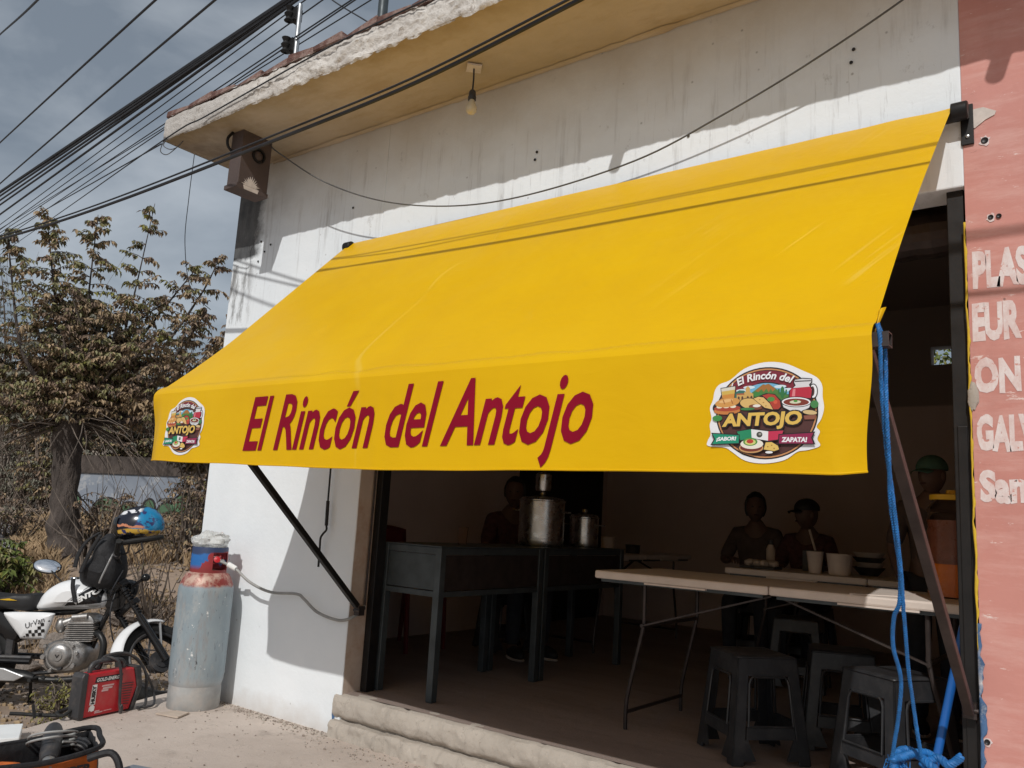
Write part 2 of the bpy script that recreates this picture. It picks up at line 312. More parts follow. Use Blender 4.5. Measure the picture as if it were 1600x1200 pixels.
    M['blue_paint'] = mat('old_blue_paint', (0.06, 0.13, 0.26), 0.8, 0, 0.3, 20, 0.3, dirt=(0.62, 0.60, 0.58), dirt_amt=0.9)
    M['jamb'] = mat('stained_jamb_plaster', (0.50, 0.41, 0.345), 0.85, 0, 0.12, 3, 0.35, 30, 0.006, dirt=(0.36, 0.21, 0.13), dirt_amt=0.6)
    M['skin'] = mat('brown_skin', (0.115, 0.066, 0.048), 0.6, 0, 0.08, 20, 0.05)
    M['hair'] = mat('black_hair', (0.010, 0.008, 0.007), 0.6, 0, 0.2, 40, 0.2)
    M['shirt_dark'] = mat('dark_shirt', (0.075, 0.054, 0.047), 0.85, 0, 0.3, 14, 0.3)
    M['shirt_red'] = mat('dark_patterned_shirt', (0.075, 0.03, 0.03), 0.85, 0, 0.5, 30, 0.3)
    M['jeans'] = mat('dark_trousers', (0.022, 0.024, 0.032), 0.85, 0, 0.3, 14, 0.3)
    M['cap_green'] = mat('green_cap', (0.05, 0.115, 0.085), 0.85, 0, 0.2, 20, 0.2)
    M['orange_drink'] = mat('orange_drink', (0.62, 0.17, 0.008), 0.3, 0, 0.05, 5, 0)
    M['shaded_drink'] = mat('shaded_amber_drink', (0.20, 0.075, 0.045), 0.3, 0, 0.15, 9, 0)  # darker copy of the drink, with shade put into its colour
    M['lid_yellow'] = mat('yellow_plastic_lid', (0.65, 0.40, 0.02), 0.4, 0, 0.05, 8, 0)
    M['paper'] = mat('white_board', (0.78, 0.80, 0.80), 0.7, 0, 0.04, 8, 0.1)
    M['cardboard'] = mat('pale_chipboard', (0.48, 0.40, 0.33), 0.85, 0, 0.1, 12, 0.2)
    M['red_plastic'] = mat('dull_red_plastic', (0.12, 0.012, 0.014), 0.5, 0, 0.1, 8, 0)
    M['bulb'] = mat('frosted_bulb_glass', (0.60, 0.52, 0.36), 0.25, 0, 0.05, 8, 0)
    M['grey_case'] = mat('grey_blue_case', (0.20, 0.23, 0.27), 0.45, 0, 0.15, 9, 0.1)
    M['aluminium'] = mat('galvanised_tube', (0.50, 0.51, 0.52), 0.4, 0.8, 0.1, 8, 0.1)
    n = NM('clear_jar_plastic'); n.b.inputs['Transmission Weight'].default_value = 1.0; n.b.inputs['IOR'].default_value = 1.08
    M['jar'] = n.done((0.97, 0.90, 0.84), 0.03)
    M['checker'] = mat('dark_check', (0.02, 0.02, 0.02), 0.3, 0, 0, 5, 0)
    M['exhaust'] = mat('black_exhaust', (0.02, 0.02, 0.02), 0.4, 0.4, 0.2, 10, 0.1)
build_materials()

# ------------------------------------------------------------------ mesh builder
def off(o):
    r = V((0, 0, 0))
    while o is not None:
        r += o.location; o = o.parent
    return r
class MB:
    def __init__(s): s.v = []; s.f = []; s.mi = []; s.cur = 0
    def add(s, vs, fs):
        k = len(s.v); s.v.extend(vs)
        for f in fs: s.f.append(tuple(i + k for i in f)); s.mi.append(s.cur)
        return s
    def hexa(s, p):   # 8 points: bottom 4 ccw, top 4 ccw
        return s.add([tuple(q) for q in p], [(3, 2, 1, 0), (4, 5, 6, 7), (0, 1, 5, 4), (1, 2, 6, 5), (2, 3, 7, 6), (3, 0, 4, 7)])
    def box(s, x0, x1, y0, y1, z0, z1, T=None):
        p = [(x0, y0, z0), (x1, y0, z0), (x1, y1, z0), (x0, y1, z0), (x0, y0, z1), (x1, y0, z1), (x1, y1, z1), (x0, y1, z1)]
        if T is not None: p = [T @ V(q) for q in p]
        return s.hexa(p)
    def tube(s, pts, r, n=8, caps=True, up=None):
        pts = [V(p) for p in pts]; m = len(pts)
        rr = r if isinstance(r, (list, tuple)) else [r] * m
        vs = []; fs = []; prev = None
        for i in range(m):
            t = (pts[min(i + 1, m - 1)] - pts[max(i - 1, 0)]).normalized()
            if prev is None:
                a = V((0, 0, 1)) if abs(t.z) < 0.9 else V((1, 0, 0)); u = t.cross(a).normalized()
            else:
                u = (prev - t * prev.dot(t))
                u = u.normalized() if u.length > 1e-6 else t.orthogonal().normalized()
            prev = u; w = t.cross(u)
            for k in range(n):
                a = 2 * PI * k / n; vs.append(tuple(pts[i] + (u * math.cos(a) + w * math.sin(a)) * rr[i]))
        for i in range(m - 1):
            for k in range(n):
                k2 = (k + 1) % n; fs.append((i * n + k, i * n + k2, (i + 1) * n + k2, (i + 1) * n + k))
        if caps: fs.append(tuple(reversed(range(n)))); fs.append(tuple((m - 1) * n + k for k in range(n)))
        return s.add(vs, fs)
    def sqtube(s, a, b, w, d, side):   # rectangular bar from a to b
        a, b = V(a), V(b); t = (b - a).normalized(); u = V(side); u = (u - t * u.dot(t)).normalized(); q = t.cross(u)
        c = [u * w / 2 + q * d / 2, u * -w / 2 + q * d / 2, u * -w / 2 - q * d / 2, u * w / 2 - q * d / 2]
        return s.hexa([a + k for k in c] + [b + k for k in c])
    def lathe(s, prof, c=(0, 0, 0), n=24, axis=None, a0=0.0, a1=2 * PI):
        c = V(c); Q = V((0, 0, 1)).rotation_difference(V(axis)) if axis is not None else None
        full = abs(a1 - a0 - 2 * PI) < 1e-6; m = n if full else n + 1
        vs = []; fs = []
        for r, z in prof:
            for k in range(m):
                a = a0 + (a1 - a0) * k / n; p = V((r * math.cos(a), r * math.sin(a), z))
                if Q is not None: p = Q @ p
                vs.append(tuple(c + p))
        for i in range(len(prof) - 1):
            for k in range(n):
                k2 = (k + 1) % m; fs.append((i * m + k, i * m + k2, (i + 1) * m + k2, (i + 1) * m + k))
        return s.add(vs, fs)
    def prism(s, outline, fn, t0, t1):   # outline of (a, b); fn(a, b, t) -> point
        n = len(outline)
        vs = [tuple(fn(a, b, t0)) for a, b in outline] + [tuple(fn(a, b, t1)) for a, b in outline]
        return s.add(vs, [tuple(reversed(range(n))), tuple(range(n, 2 * n))] + [(i, (i + 1) % n, n + (i + 1) % n, n + i) for i in range(n)])
    def poly(s, outline, fn):
        return s.add([tuple(fn(a, b)) for a, b in outline], [tuple(range(len(outline)))])
    def puff(s, outline, fn, hw, layers=7, p=2.4, keep=0.0):   # pillow: the outline swells to full size at the middle
        n = len(outline); ca = sum(q[0] for q in outline) / n; cb = sum(q[1] for q in outline) / n
        vs = []; fs = []
        for i in range(layers):
            w = -1 + 2 * i / (layers - 1); w = math.sin(w * PI / 2)
            k = keep + (1 - keep) * max(0.0, (1 - abs(w) ** p)) ** (1 / p)
            if i in (0, layers - 1): k = max(k, 0.35)
            for a, b in outline: vs.append(tuple(fn(ca + (a - ca) * k, cb + (b - cb) * k, w * hw)))
        for i in range(layers - 1):
            for k in range(n):
                k2 = (k + 1) % n; fs.append((i * n + k, i * n + k2, (i + 1) * n + k2, (i + 1) * n + k))
        fs.append(tuple(reversed(range(n)))); fs.append(tuple((layers - 1) * n + k for k in range(n)))
        return s.add(vs, fs)
    def grid(s, nu, nv, fn):
        vs = [tuple(fn(i / nu, j / nv)) for j in range(nv + 1) for i in range(nu + 1)]
        return s.add(vs, [(j * (nu + 1) + i, j * (nu + 1) + i + 1, (j + 1) * (nu + 1) + i + 1, (j + 1) * (nu + 1) + i) for j in range(nv) for i in range(nu)])
    def ball(s, c, r, nu=16, nv=10, T=None, fn=None):
        c = V(c); r = r if isinstance(r, (tuple, list)) else (r, r, r); vs = []; fs = []
        for j in range(nv + 1):
            th = PI * j / nv
            for i in range(nu):
                ph = 2 * PI * i / nu; p = V((math.sin(th) * math.cos(ph), math.sin(th) * math.sin(ph), math.cos(th)))
                if fn: p = V(fn(p))
                p = V((p.x * r[0], p.y * r[1], p.z * r[2]))
                if T is not None: p = T @ p
                vs.append(tuple(c + p))
        for j in range(nv):
            for i in range(nu):
                i2 = (i + 1) % nu; fs.append((j * nu + i, (j + 1) * nu + i, (j + 1) * nu + i2, j * nu + i2))
        return s.add(vs, fs)
    def mesh(s, name, mats, o=V((0, 0, 0)), smooth=False, fix=True, merge=False):
        me = bpy.data.meshes.new(name)
        me.from_pydata([(p[0] - o.x, p[1] - o.y, p[2] - o.z) for p in s.v], [], s.f)
        for m in (mats if isinstance(mats, (list, tuple)) else [mats]): me.materials.append(M[m] if isinstance(m, str) else m)
        me.polygons.foreach_set('material_index', s.mi)
        if fix:
            bm = bmesh.new(); bm.from_mesh(me)
            if merge: bmesh.ops.remove_doubles(bm, verts=bm.verts, dist=1e-5)
            bmesh.ops.recalc_face_normals(bm, faces=bm.faces); bm.to_mesh(me); bm.free()
        if smooth: me.polygons.foreach_set('use_smooth', [True] * len(me.polygons))
        me.update(); return me
    def build(s, name, mats, parent=None, smooth=False, loc=None, bevel=0.0, fix=True, solid=0.0, merge=False, seg=2):
        o0 = off(parent) if parent is not None else (V(loc) if loc is not None else V((0, 0, 0)))
        me = s.mesh(name, mats, o0, smooth, fix, merge)
        o = bpy.data.objects.new(name, me); COL.objects.link(o)
        if parent is not None: o.parent = parent
        elif loc is not None: o.location = loc
        if solid:
            md = o.modifiers.new('thickness', 'SOLIDIFY'); md.thickness = solid; md.offset = 0
        if bevel:
            md = o.modifiers.new('bevel', 'BEVEL'); md.width = bevel; md.segments = seg; md.limit_method = 'ANGLE'; md.angle_limit = math.radians(40)
        if smooth and not bevel:
            try:
                me.set_sharp_from_angle(angle=math.radians(42))
            except Exception: pass
        return o
def tag(o, label=None, cat=None, group=None, kind=None):
    if label: o['label'] = label
    if cat: o['category'] = cat
    if group: o['group'] = group
    if kind: o['kind'] = kind
    return o
def thing(name, label, cat, loc=(0, 0, 0), group=None):
    o = bpy.data.objects.new(name, None); COL.objects.link(o); o.location = loc; o.empty_display_size = 0.1
    return tag(o, label, cat, group)
def copy_tree(o, parent=None):
    c = o.copy(); COL.objects.link(c); c.parent = parent
    for ch in list(o.children): copy_tree(ch, c)
    return c
DG = None
def text_mesh(body, bold=0.0, shear=0.0, spacing=1.0, res=3):
    cu = bpy.data.curves.new('lettering', 'FONT'); cu.body = body; cu.shear = shear; cu.offset = bold; cu.space_character = spacing; cu.resolution_u = res
    ob = bpy.data.objects.new('lettering', cu); COL.objects.link(ob)
    bpy.context.view_layer.update()
    ev = ob.evaluated_get(bpy.context.evaluated_depsgraph_get()); me = ev.to_mesh()
    vs = [tuple(v.co) for v in me.vertices]; fs = [tuple(p.vertices) for p in me.polygons]
    ev.to_mesh_clear(); bpy.data.objects.remove(ob); bpy.data.curves.remove(cu)
    return vs, fs
def put_text(mb, body, fn, w, h=None, bold=0.0, shear=0.0, spacing=1.0, ref=None):
    """Letters scaled to width w and height h (height of ref or of the body), mapped by fn(a, b)."""
    vs, fs = text_mesh(body, bold, shear, spacing)
    x0 = min(v[0] for v in vs); x1 = max(v[0] for v in vs)
    rv = vs if ref is None else text_mesh(ref, bold, shear, spacing)[0]
    y0 = min(v[1] for v in rv); y1 = max(v[1] for v in rv)
    kx = w / (x1 - x0); ky = kx if h is None else h / (y1 - y0)
    mb.add([tuple(fn((v[0] - x0) * kx, (v[1] - y0) * ky)) for v in vs], fs)
def frac(x, y=0.0, z=0.0, s=1.0): return mn.noise(V((x * s, y * s, z * s)))
def catmull(pts, k=8):
    P = [V(p) for p in pts]; out = []
    for i in range(len(P) - 1):
        a, b, c, d = P[max(i - 1, 0)], P[i], P[i + 1], P[min(i + 2, len(P) - 1)]
        for j in range(k):
            t = j / k
            out.append(0.5 * ((2 * b) + (c - a) * t + (2 * a - 5 * b + 4 * c - d) * t * t + (3 * b - a - 3 * c + d) * t ** 3))
    out.append(P[-1]); return out
def smooth_outline(pts, k=5):
    P = [V((a, b, 0)) for a, b in pts]; n = len(P); out = []
    for i in range(n):
        a, b, c, d = P[(i - 1) % n], P[i], P[(i + 1) % n], P[(i + 2) % n]
        for j in range(k):
            t = j / k; q = 0.5 * ((2 * b) + (c - a) * t + (2 * a - 5 * b + 4 * c - d) * t * t + (3 * b - a - 3 * c + d) * t ** 3); out.append((q.x, q.y))
    return out

# ------------------------------------------------------------------ ground, terrain
def sstep(a, b, x):
    t = max(0.0, min(1.0, (x - a) / (b - a))); return t * t * (3 - 2 * t)
def depth_of(x, y): return (x - 5.007) * -0.608 + (y + 3.239) * 0.794
def terrain_z(x, y):
    q = depth_of(x, y)
    z = -0.185 + 0.74 * sstep(6.7, 8.5, q) + 0.35 * sstep(9.5, 14, q) + 1.2 * sstep(16, 40, q)
    z += 0.035 * frac(x, y, 0, 2.2) * (0.4 + sstep(6.3, 7.5, q)) + 0.10 * frac(x, y, 3, 0.8) * sstep(6.8, 9, q)
    return z
g = MB()
XS = [-70, -55, -42, -32, -25, -20, -16, -13, -11] + [-10 + 0.2 * i for i in range(61)]
YS = [-40, -25, -15, -10, -7] + [-5 + 0.2 * i for i in range(61)] + [8, 10, 13, 17, 22, 30, 42, 60]
def dirt_pt(u, w):
    x = XS[round(u * (len(XS) - 1))]; y = YS[round(w * (len(YS) - 1))]
    z = terrain_z(x, y)
    if x > 0.05: z = min(z, -0.16)
    return (x, y, z)
g.grid(len(XS) - 1, len(YS) - 1, dirt_pt)
tag(g.build('dirt_ground', 'dirt', smooth=True), kind='structure')
# far brush-covered hillside
h = MB()
def hill_pt(u, w):
    a = -0.35 + u * 1.6; d = 22 + 30 * w
    fx, fy = -0.608, 0.794; rx, ry = 0.794, 0.608
    lat = (u - 0.72) * 75
    x = 5.0 + fx * d + rx * lat; y = -3.24 + fy * d + ry * lat
    z = 0.6 + 7.5 * math.sin(min(1, w * 1.15) * PI / 2) * (0.75 + 0.25 * math.sin(u * 7)) + 1.0 * frac(x, y, 0, 0.15) + 0.5 * frac(x, y, 9, 0.5)
    return (x, y, z)
h.grid(70, 30, hill_pt)
tag(h.build('hill', 'hill', smooth=True), kind='structure')
# pavement slab
pv = MB()
edge = []
for i in range(60):
    t = i / 59; y = -0.02 - 13 * t; x = 0.0 - y * 0.312 + 0.02 * frac(y, 1, 0, 3.0) + 0.012 * frac(y, 7, 0, 11.0)
    edge.append((x, y))
outl = [(0.0, 0.10)] + edge + [(16, -13.02), (16, 0.10)]
pv.prism(outl, lambda a, b, t: (a, b, t), -0.35, 0.0)
tag(pv.build('pavement', 'pave'), kind='structure')

# ------------------------------------------------------------------ the shop building
B = thing('shop_building', 'white plastered one-storey shop with a flaking concrete roof slab', 'building')
w = MB()
w.box(0.0, 1.49, 0.0, 0.165, -0.3, 3.55); w.box(1.49, 4.56, 0.0, 0.165, 2.5, 3.55); w.box(0.0, 0.15, 0.165, 5.0, -0.3, 3.55)
w.build('wall', 'facade', B, bevel=0.006)
# stained reveal of the opening, with a crumbly inner edge
j = MB()
def jamb_pt(u, v_):
    z = 0.2 + 2.3 * v_; y = 0.003 + u * (0.165 + 0.010 * frac(z, 0, 0, 6) + 0.006 * frac(z, 4, 0, 25))
    return (1.4935 + 0.003 * frac(y * 3, z, 0, 5), y, z)
j.grid(6, 90, jamb_pt); j.build('jamb', 'jamb', B, smooth=True)
# room
r = MB()
r.box(0.15, 0.17, 0.30, 5.0, 0.2, 3.55)                                   # left
r.box(0.15, 1.47, 0.165, 0.19, 0.2, 3.55); r.box(1.47, 4.9, 0.165, 0.19, 2.52, 3.55); r.box(4.57, 4.9, 0.165, 0.19, 0.2, 2.52)
r.box(4.80, 4.9, 0.19, 5.0, 0.2, 3.55)                                    # right
r.box(0.0, 3.55, 5.0, 5.15, 0.2, 3.55); r.box(3.79, 4.9, 5.0, 5.15, 0.2, 3.55)
r.box(3.55, 3.79, 5.0, 5.15, 0.2, 2.83); r.box(3.55, 3.79, 5.0, 5.15, 3.0, 3.55)   # back, with its small window hole
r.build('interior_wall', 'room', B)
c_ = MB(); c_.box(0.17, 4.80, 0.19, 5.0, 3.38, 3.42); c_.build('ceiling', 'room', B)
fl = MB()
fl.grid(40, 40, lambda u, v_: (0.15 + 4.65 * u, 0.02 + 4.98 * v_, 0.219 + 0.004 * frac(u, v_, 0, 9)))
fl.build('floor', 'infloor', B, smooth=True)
dr = MB(); dr.box(0.172, 0.20, 3.3, 4.85, 0.22, 2.3); dr.build('dark_doorway_panel', 'black_metal', B)  # black panel painting the darkness of an open doorway in the left wall
# doorstep, two rough courses
st = MB()
prof = [(0.12, 0.2145), (0.06, 0.217), (0.02, 0.217), (-0.005, 0.208), (-0.020, 0.185), (-0.026, 0.15), (-0.022, 0.115), (-0.008, 0.098), (0.012, 0.092), (0.012, 0.084), (-0.03, 0.080), (-0.042, 0.066), (-0.05, 0.03), (-0.055, -0.02)]
def step_pt(u, v_):
    x = 1.452 + 3.2 * u; k = v_ * (len(prof) - 1); i = min(int(k), len(prof) - 2); f = k - i
    y = prof[i][0] * (1 - f) + prof[i + 1][0] * f; z = prof[i][1] * (1 - f) + prof[i + 1][1] * f
    a = 0.25 if z > 0.21 else 1.0
    if z < 0.083: a = 2.0
    y += a * (0.010 * frac(x, z, 0, 5) + 0.009 * frac(x, z, 5, 16) + 0.005 * frac(x, z, 9, 45)) + (0.02 * max(0, frac(x, 9, 0, 8) - 0.3) if 0.10 < z < 0.21 else 0); z += 0.006 * frac(x, y, 2, 7) * (z > 0.02)
    if i < 3: z -= 0.012 * max(0, frac(x, 3, 0, 13) - 0.25) * 2
    return (x, y, z)
st.grid(320, 39, step_pt)
st.build('doorstep', 'step', B, smooth=True)
# roof slab with soffit, whitewashed fascia and a brick course
rs = MB(); rs.box(-0.025, 8.0, -0.585, 5.15, 3.556, 3.70); rs.build('roof_slab', 'coat', B)
so = MB()
def sof_pt(u, v_):
    x = -0.03 + 8.03 * u; y = -0.598 + 0.60 * v_
    ed = (1 - sstep(0.0, 0.09, v_))
    z = 3.549 + 0.004 * frac(x, y, 0, 3) + ed * (0.006 * frac(x, 1, 0, 9) + 0.012 * max(0, frac(x, 2, 0, 17)))
    return (x, y, z)
so.grid(420, 16, sof_pt); so.build('soffit', 'soffit', B, smooth=True)
# irregular fillet of beige filler where the soffit meets the wall
fi = MB()
def fil_pt(u, v_):
    x = 0.35 + 5.2 * u; s_ = 0.014 + 0.012 * max(0, frac(x, 0, 0, 3.5)) + 0.006 * frac(x, 5, 0, 14)
    a = v_ * PI / 2
    return (x, -0.001 - s_ * (1 - math.sin(a)) * 1.3 - 0.002, 3.547 - s_ * (1 - math.cos(a)) - 0.002)
fi.grid(260, 4, fil_pt); fi.build('cornice_fillet', 'soffit', B, smooth=True)
fa = MB()
def fas_pt(u, v_):
    x = -0.03 + 8.0 * u; rough = 0.35 + sstep(0.75, 1.1, x)
    lo = 3.542 + 0.010 * frac(x, 0, 0, 4) + 0.014 * max(-0.3, frac(x, 3, 0, 14)) * rough + 0.006 * frac(x, 8, 0, 40)
    hi = 3.706 + 0.012 * frac(x, 6, 0, 3) + 0.018 * frac(x, 2, 1, 11) * rough + 0.006 * frac(x, 8, 3, 38)
    z = lo + (hi - lo) * v_
    e = math.sin(PI * min(1, max(0, v_))) ** 0.25 if 0 < v_ < 1 else 0
    y = -0.592 - 0.012 * e - rough * (0.008 * frac(x, z * 2, 0, 9) + 0.008 * frac(x, z * 2, 4, 24) + 0.004 * frac(x, z, 7, 60)) * e
    return (x, y, z)
fa.grid(700, 14, fas_pt); fa.build('fascia', 'coat', B, smooth=True)
fe = MB(); fe.grid(40, 8, lambda u, v_: (-0.032 - 0.006 * frac(u * 4, v_, 0, 3), -0.592 + 5.7 * u, 3.545 + 0.155 * v_)); fe.build('slab_end', 'coat', B)
vari = []
for k in range(4):
    bm_ = MB(); L, D, H_ = 0.235, 0.115, 0.062
    bm_.grid(1, 1, lambda u, v_: (0, 0, 0)); bm_ = MB()
    p = [(-L / 2, -D / 2, 0), (L / 2, -D / 2, 0), (L / 2, D / 2, 0), (-L / 2, D / 2, 0)]
    p = [(a + random.uniform(-.008, .008), b + random.uniform(-.008, .006), 0) for a, b, _ in p]
    p2 = [(a + random.uniform(-.018, .018), b + random.uniform(-.005, .022), H_ + random.uniform(-.026, .006)) for a, b, _ in p]
    bm_.hexa(p + p2); vari.append(bm_.mesh('brick', 'brick'))
x = -0.03
i = 0
while x < 4.4:
    o = bpy.data.objects.new('brick', vari[random.randrange(4)]); COL.objects.link(o); o.parent = B
    o.location = (x + 0.118, -0.545 + random.uniform(-.008, .008), 3.702 + random.uniform(-.004, .004)); o.rotation_euler = (random.uniform(-.03, .03), random.uniform(-.03, .03), random.uniform(-.05, .05))
    md = o.modifiers.new('bevel', 'BEVEL'); md.width = 0.007; md.segments = 1
    x += 0.25; i += 1
mo = MB()
mo.grid(200, 5, lambda u, v_: (-0.02 + 8 * u, -0.606 + 0.15 * v_, 3.702 + 0.036 * math.sin(PI * v_) + 0.035 * max(-.4, frac(u * 8, v_, 0, 5)) * math.sin(PI * v_) + 0.014 * frac(u * 8, v_, 0, 16)))
mo.build('mortar', 'coat', B, smooth=True)
# two short drain spouts through the slab edge
for px in (3.335, 4.93):
    d = MB(); d.tube([(px, -0.45, 3.645), (px, -0.60, 3.635), (px, -0.745, 3.615)], 0.030, 14, caps=False); d.build('drain_spout', 'grey_metal', B, smooth=True, solid=0.004)
# rolling shutter: roll above the opening, guide rails beside it
sh = MB(); prof = []
for k in range(46): z = k / 45; prof.append((0.105 + 0.006 * (k % 2), z * 3.0))
sh.lathe(prof, (1.53, 0.36, 2.47), 20, (1, 0, 0)); sh.build('shutter_roll', 'dark_metal', B, smooth=False)
rl = MB(); rl.box(4.495, 4.552, 0.03, 0.10, 0.215, 2.5); rl.box(4.508, 4.54, 0.024, 0.0301, 0.215, 1.62)
rl.build('shutter_rail', 'black_metal', B, bevel=0.003)
rl = MB(); rl.box(1.499, 1.545, 0.125, 0.19, 0.215, 2.5); rl.build('shutter_rail', 'black_metal', B, bevel=0.003)
# torn paint edges down the right reveal
def edge_strip(nm, m, z0, z1, seed, wd, y=-0.0035):
    e = MB()
    def pt(u, v_):
        z = z0 + (z1 - z0) * v_
        a = 4.553 + 0.004 * frac(z, seed, 0, 9); b = a + wd * (0.6 + 0.9 * frac(z, seed, 3, 7) + 0.7 * frac(z, seed, 8, 30))
        return (a + max(0.0015, b - a) * u, y - 0.002 * math.sin(PI * u), z)
    e.grid(4, int((z1 - z0) * 70), pt); e.build(nm, m, B, smooth=True, solid=0.002)
edge_strip('yellow_paint_edge', 'yellow_paint', 0.86, 2.36, 1.0, 0.010)
edge_strip('blue_paint_edge', 'blue_paint', 0.05, 0.95, 5.0, 0.020, -0.004)
bl = MB()
bl.poly(smooth_outline([(1.415, 0.004), (1.452, 0.004), (1.45, 0.06), (1.455, 0.12), (1.43, 0.115), (1.435, 0.07), (1.415, 0.055)], 3), lambda a, b: (a, -0.003, b)); bl.build('blue_paint_edge', 'blue_paint', B)
# crumbled plaster where the rail bends
cr = MB()
cr.ball((4.565, -0.002, 1.72), (0.018, 0.010, 0.05), 12, 8, fn=lambda p: p * (1 + 0.35 * mn.noise(p * 2.3))); cr.build('crumbled_plaster', 'step', B, smooth=True)
gt = MB()
for k in range(1500):
    u = random.random()
    if u < 0.35: px, py = random.uniform(0.3, 1.5), -abs(random.gauss(0, 0.05)) - 0.012
    elif u < 0.7: px, py = random.uniform(1.45, 4.5), -0.07 - abs(random.gauss(0, 0.10))
    else: px, py = random.uniform(0.3, 3.0), random.uniform(-1.6, -0.05)
    if px < -py * 0.312 + 0.05: continue
    q = random.uniform(0.002, 0.007) * (1.5 if random.random() < 0.06 else 1); gt.cur = random.randrange(2); gt.ball((px, py, q * 0.4), (q, q * random.uniform(.6, 1), q * .7), 5, 3)
tag(gt.build('grit', ['step', 'rock'], None, fix=False), kind='stuff')
# anchor holes drilled in the plaster
def hole(parent, x, z, r=0.011, chip=None):
    if chip:
        ch = MB(); pts = []
        for k in range(14):
            a = 2 * PI * k / 14; rr = chip * (0.7 + 0.6 * random.random()); pts.append((x + rr * math.cos(a), z + rr * math.sin(a)))
        ch.prism(pts, lambda a, b, t: (a, t, b), -0.0025, -0.0005); ch.build('paint_chip', 'letter_white', parent)
    hm = MB(); hm.lathe([(0.0001, 0.0), (r * 0.7, 0.0005), (r, 0.003), (r * 1.15, 0.0)], (x, -0.0035, z), 12, (0, -1, 0)); hm.build('anchor_hole', 'print_black', parent, smooth=True)
for hx, hz in [(2.60, 3.05), (2.61, 3.09), (4.17, 3.11), (4.18, 3.165), (3.46, 2.97), (0.42, 2.94), (0.31, 2.98), (0.36, 2.90), (0.30, 2.84), (1.22, 3.05)]: hole(B, hx, hz, 0.0065)

# pink neighbour, same plane
P = thing('pink_shop_front', 'salmon pink painted shop front with white hand-lettered signs', 'building')
w = MB(); w.box(4.56, 8.0, 0.0, 0.165, -0.3, 3.549); w.build('wall', 'pink', P)
for body, x0, z0, wd, hg in [('PLAS', 4.576, 2.105, 0.175, 0.142), ('EUR', 4.570, 1.914, 0.150, 0.140), ('ON', 4.571, 1.728, 0.140, 0.128), ('GALV', 4.572, 1.526, 0.180, 0.130), ('San', 4.576, 1.352, 0.138, 0.112)]:
    t = MB(); put_text(t, body, lambda a, b, x0=x0, z0=z0: (x0 + a + 0.004 * frac(b * 22, a * 30, z0), -0.0012, z0 + b + 0.006 * frac(a * 28, b * 20, z0)), wd, hg, bold=0.055)
    t.build('painted_lettering', 'letter_white', P)
for hx, hz, rr, ch in [(4.64, 2.365, 0.008, 0.014), (4.665, 2.365, 0.008, 0), (4.63, 2.66, 0.011, 0.018), (4.572, 0.575, 0.008, 0.014)]: hole(P, hx, hz, rr, ch)
pc = MB()
pc.prism([(4.575, 2.735), (4.60, 2.715), (4.635, 2.74), (4.665, 2.752), (4.67, 2.765), (4.63, 2.79), (4.60, 2.79), (4.578, 2.785)], lambda a, b, t: (a, t, b), -0.004, -0.001); pc.build('plaster_patch', 'peel', P)

# brown box under the soffit
X = thing('soffit_box', 'brown painted box with a peeled patch hanging under the roof corner', 'box', (0.54, -0.31, 3.36))
b = MB(); b.box(0.48, 0.60, -0.42, -0.2, 3.19, 3.548); b.build('body', 'brown_box', X, bevel=0.004)
b = MB(); b.box(0.472, 0.606, -0.432, -0.195, 3.160, 3.19); b.build('bottom_lip', 'brown_box', X, bevel=0.003)
b = MB(); b.lathe([(0.048, 0), (0.048, 0.012), (0.036, 0.012), (0.034, 0.0)], (0.6005, -0.295, 3.415), 22, (1, 0, 0)); b.build('lamp_ring', 'black_metal', X, smooth=True)
b = MB(); b.ball((0.602, -0.295, 3.415), (0.012, 0.030, 0.032), 14, 8); b.build('lamp_lens', 'brown_box', X, smooth=True)
pts = []
for k in range(26):
    a = PI * k / 25; rr = (0.062 if k % 2 else 0.040) * (0.85 + 0.3 * random.random()); pts.append((-0.325 - rr * math.cos(a), 3.192 + rr * math.sin(a)))
b = MB(); b.prism(pts, lambda a, c, t: (t, a, c), 0.6008, 0.6025); b.prism([(-0.375, 3.162), (-0.275, 3.162), (-0.268, 3.188), (-0.385, 3.188)], lambda a, c, t: (t, a, c), 0.6065, 0.608); b.build('peeled_patch', 'peel', X)
b = MB(); b.tube(catmull([(0.50, -0.43, 3.545), (0.49, -0.455, 3.50), (0.49, -0.45, 3.45), (0.50, -0.425, 3.42)], 4), 0.009, 8); b.build('conduit_loop', 'black_metal', X, smooth=True)

# pendant bulb
K = thing('pendant_bulb', 'bare frosted light bulb hanging on a short cord from the soffit', 'light bulb', (2.33, -0.223, 3.545))
b = MB(); b.prism([(-0.055, 0), (0, -0.055), (0.055, 0), (0, 0.055)], lambda a, c, t: (2.33 + a, -0.223 + c, t), 3.533, 3.541); b.build('ceiling_plate', 'peel', K)
b = MB(); b.tube([(2.33, -0.223, 3.535), (2.332, -0.222, 3.47), (2.331, -0.223, 3.41)], 0.0045, 8); b.build('cord', 'cable', K, smooth=True)
b = MB(); b.lathe([(0.001, 0.055), (0.012, 0.055), (0.018, 0.045), (0.019, 0.02), (0.022, 0.018), (0.021, 0.0), (0.001, 0.0)], (2.331, -0.223, 3.355), 16); b.build('socket', 'dk_plastic', K, smooth=True)
b = MB(); b.lathe([(0.001, 0.0), (0.015, 0.003), (0.026, 0.014), (0.030, 0.03), (0.026, 0.05), (0.016, 0.066), (0.013, 0.085)], (2.331, -0.223, 3.275), 18); b.build('bulb', 'bulb', K, smooth=True)

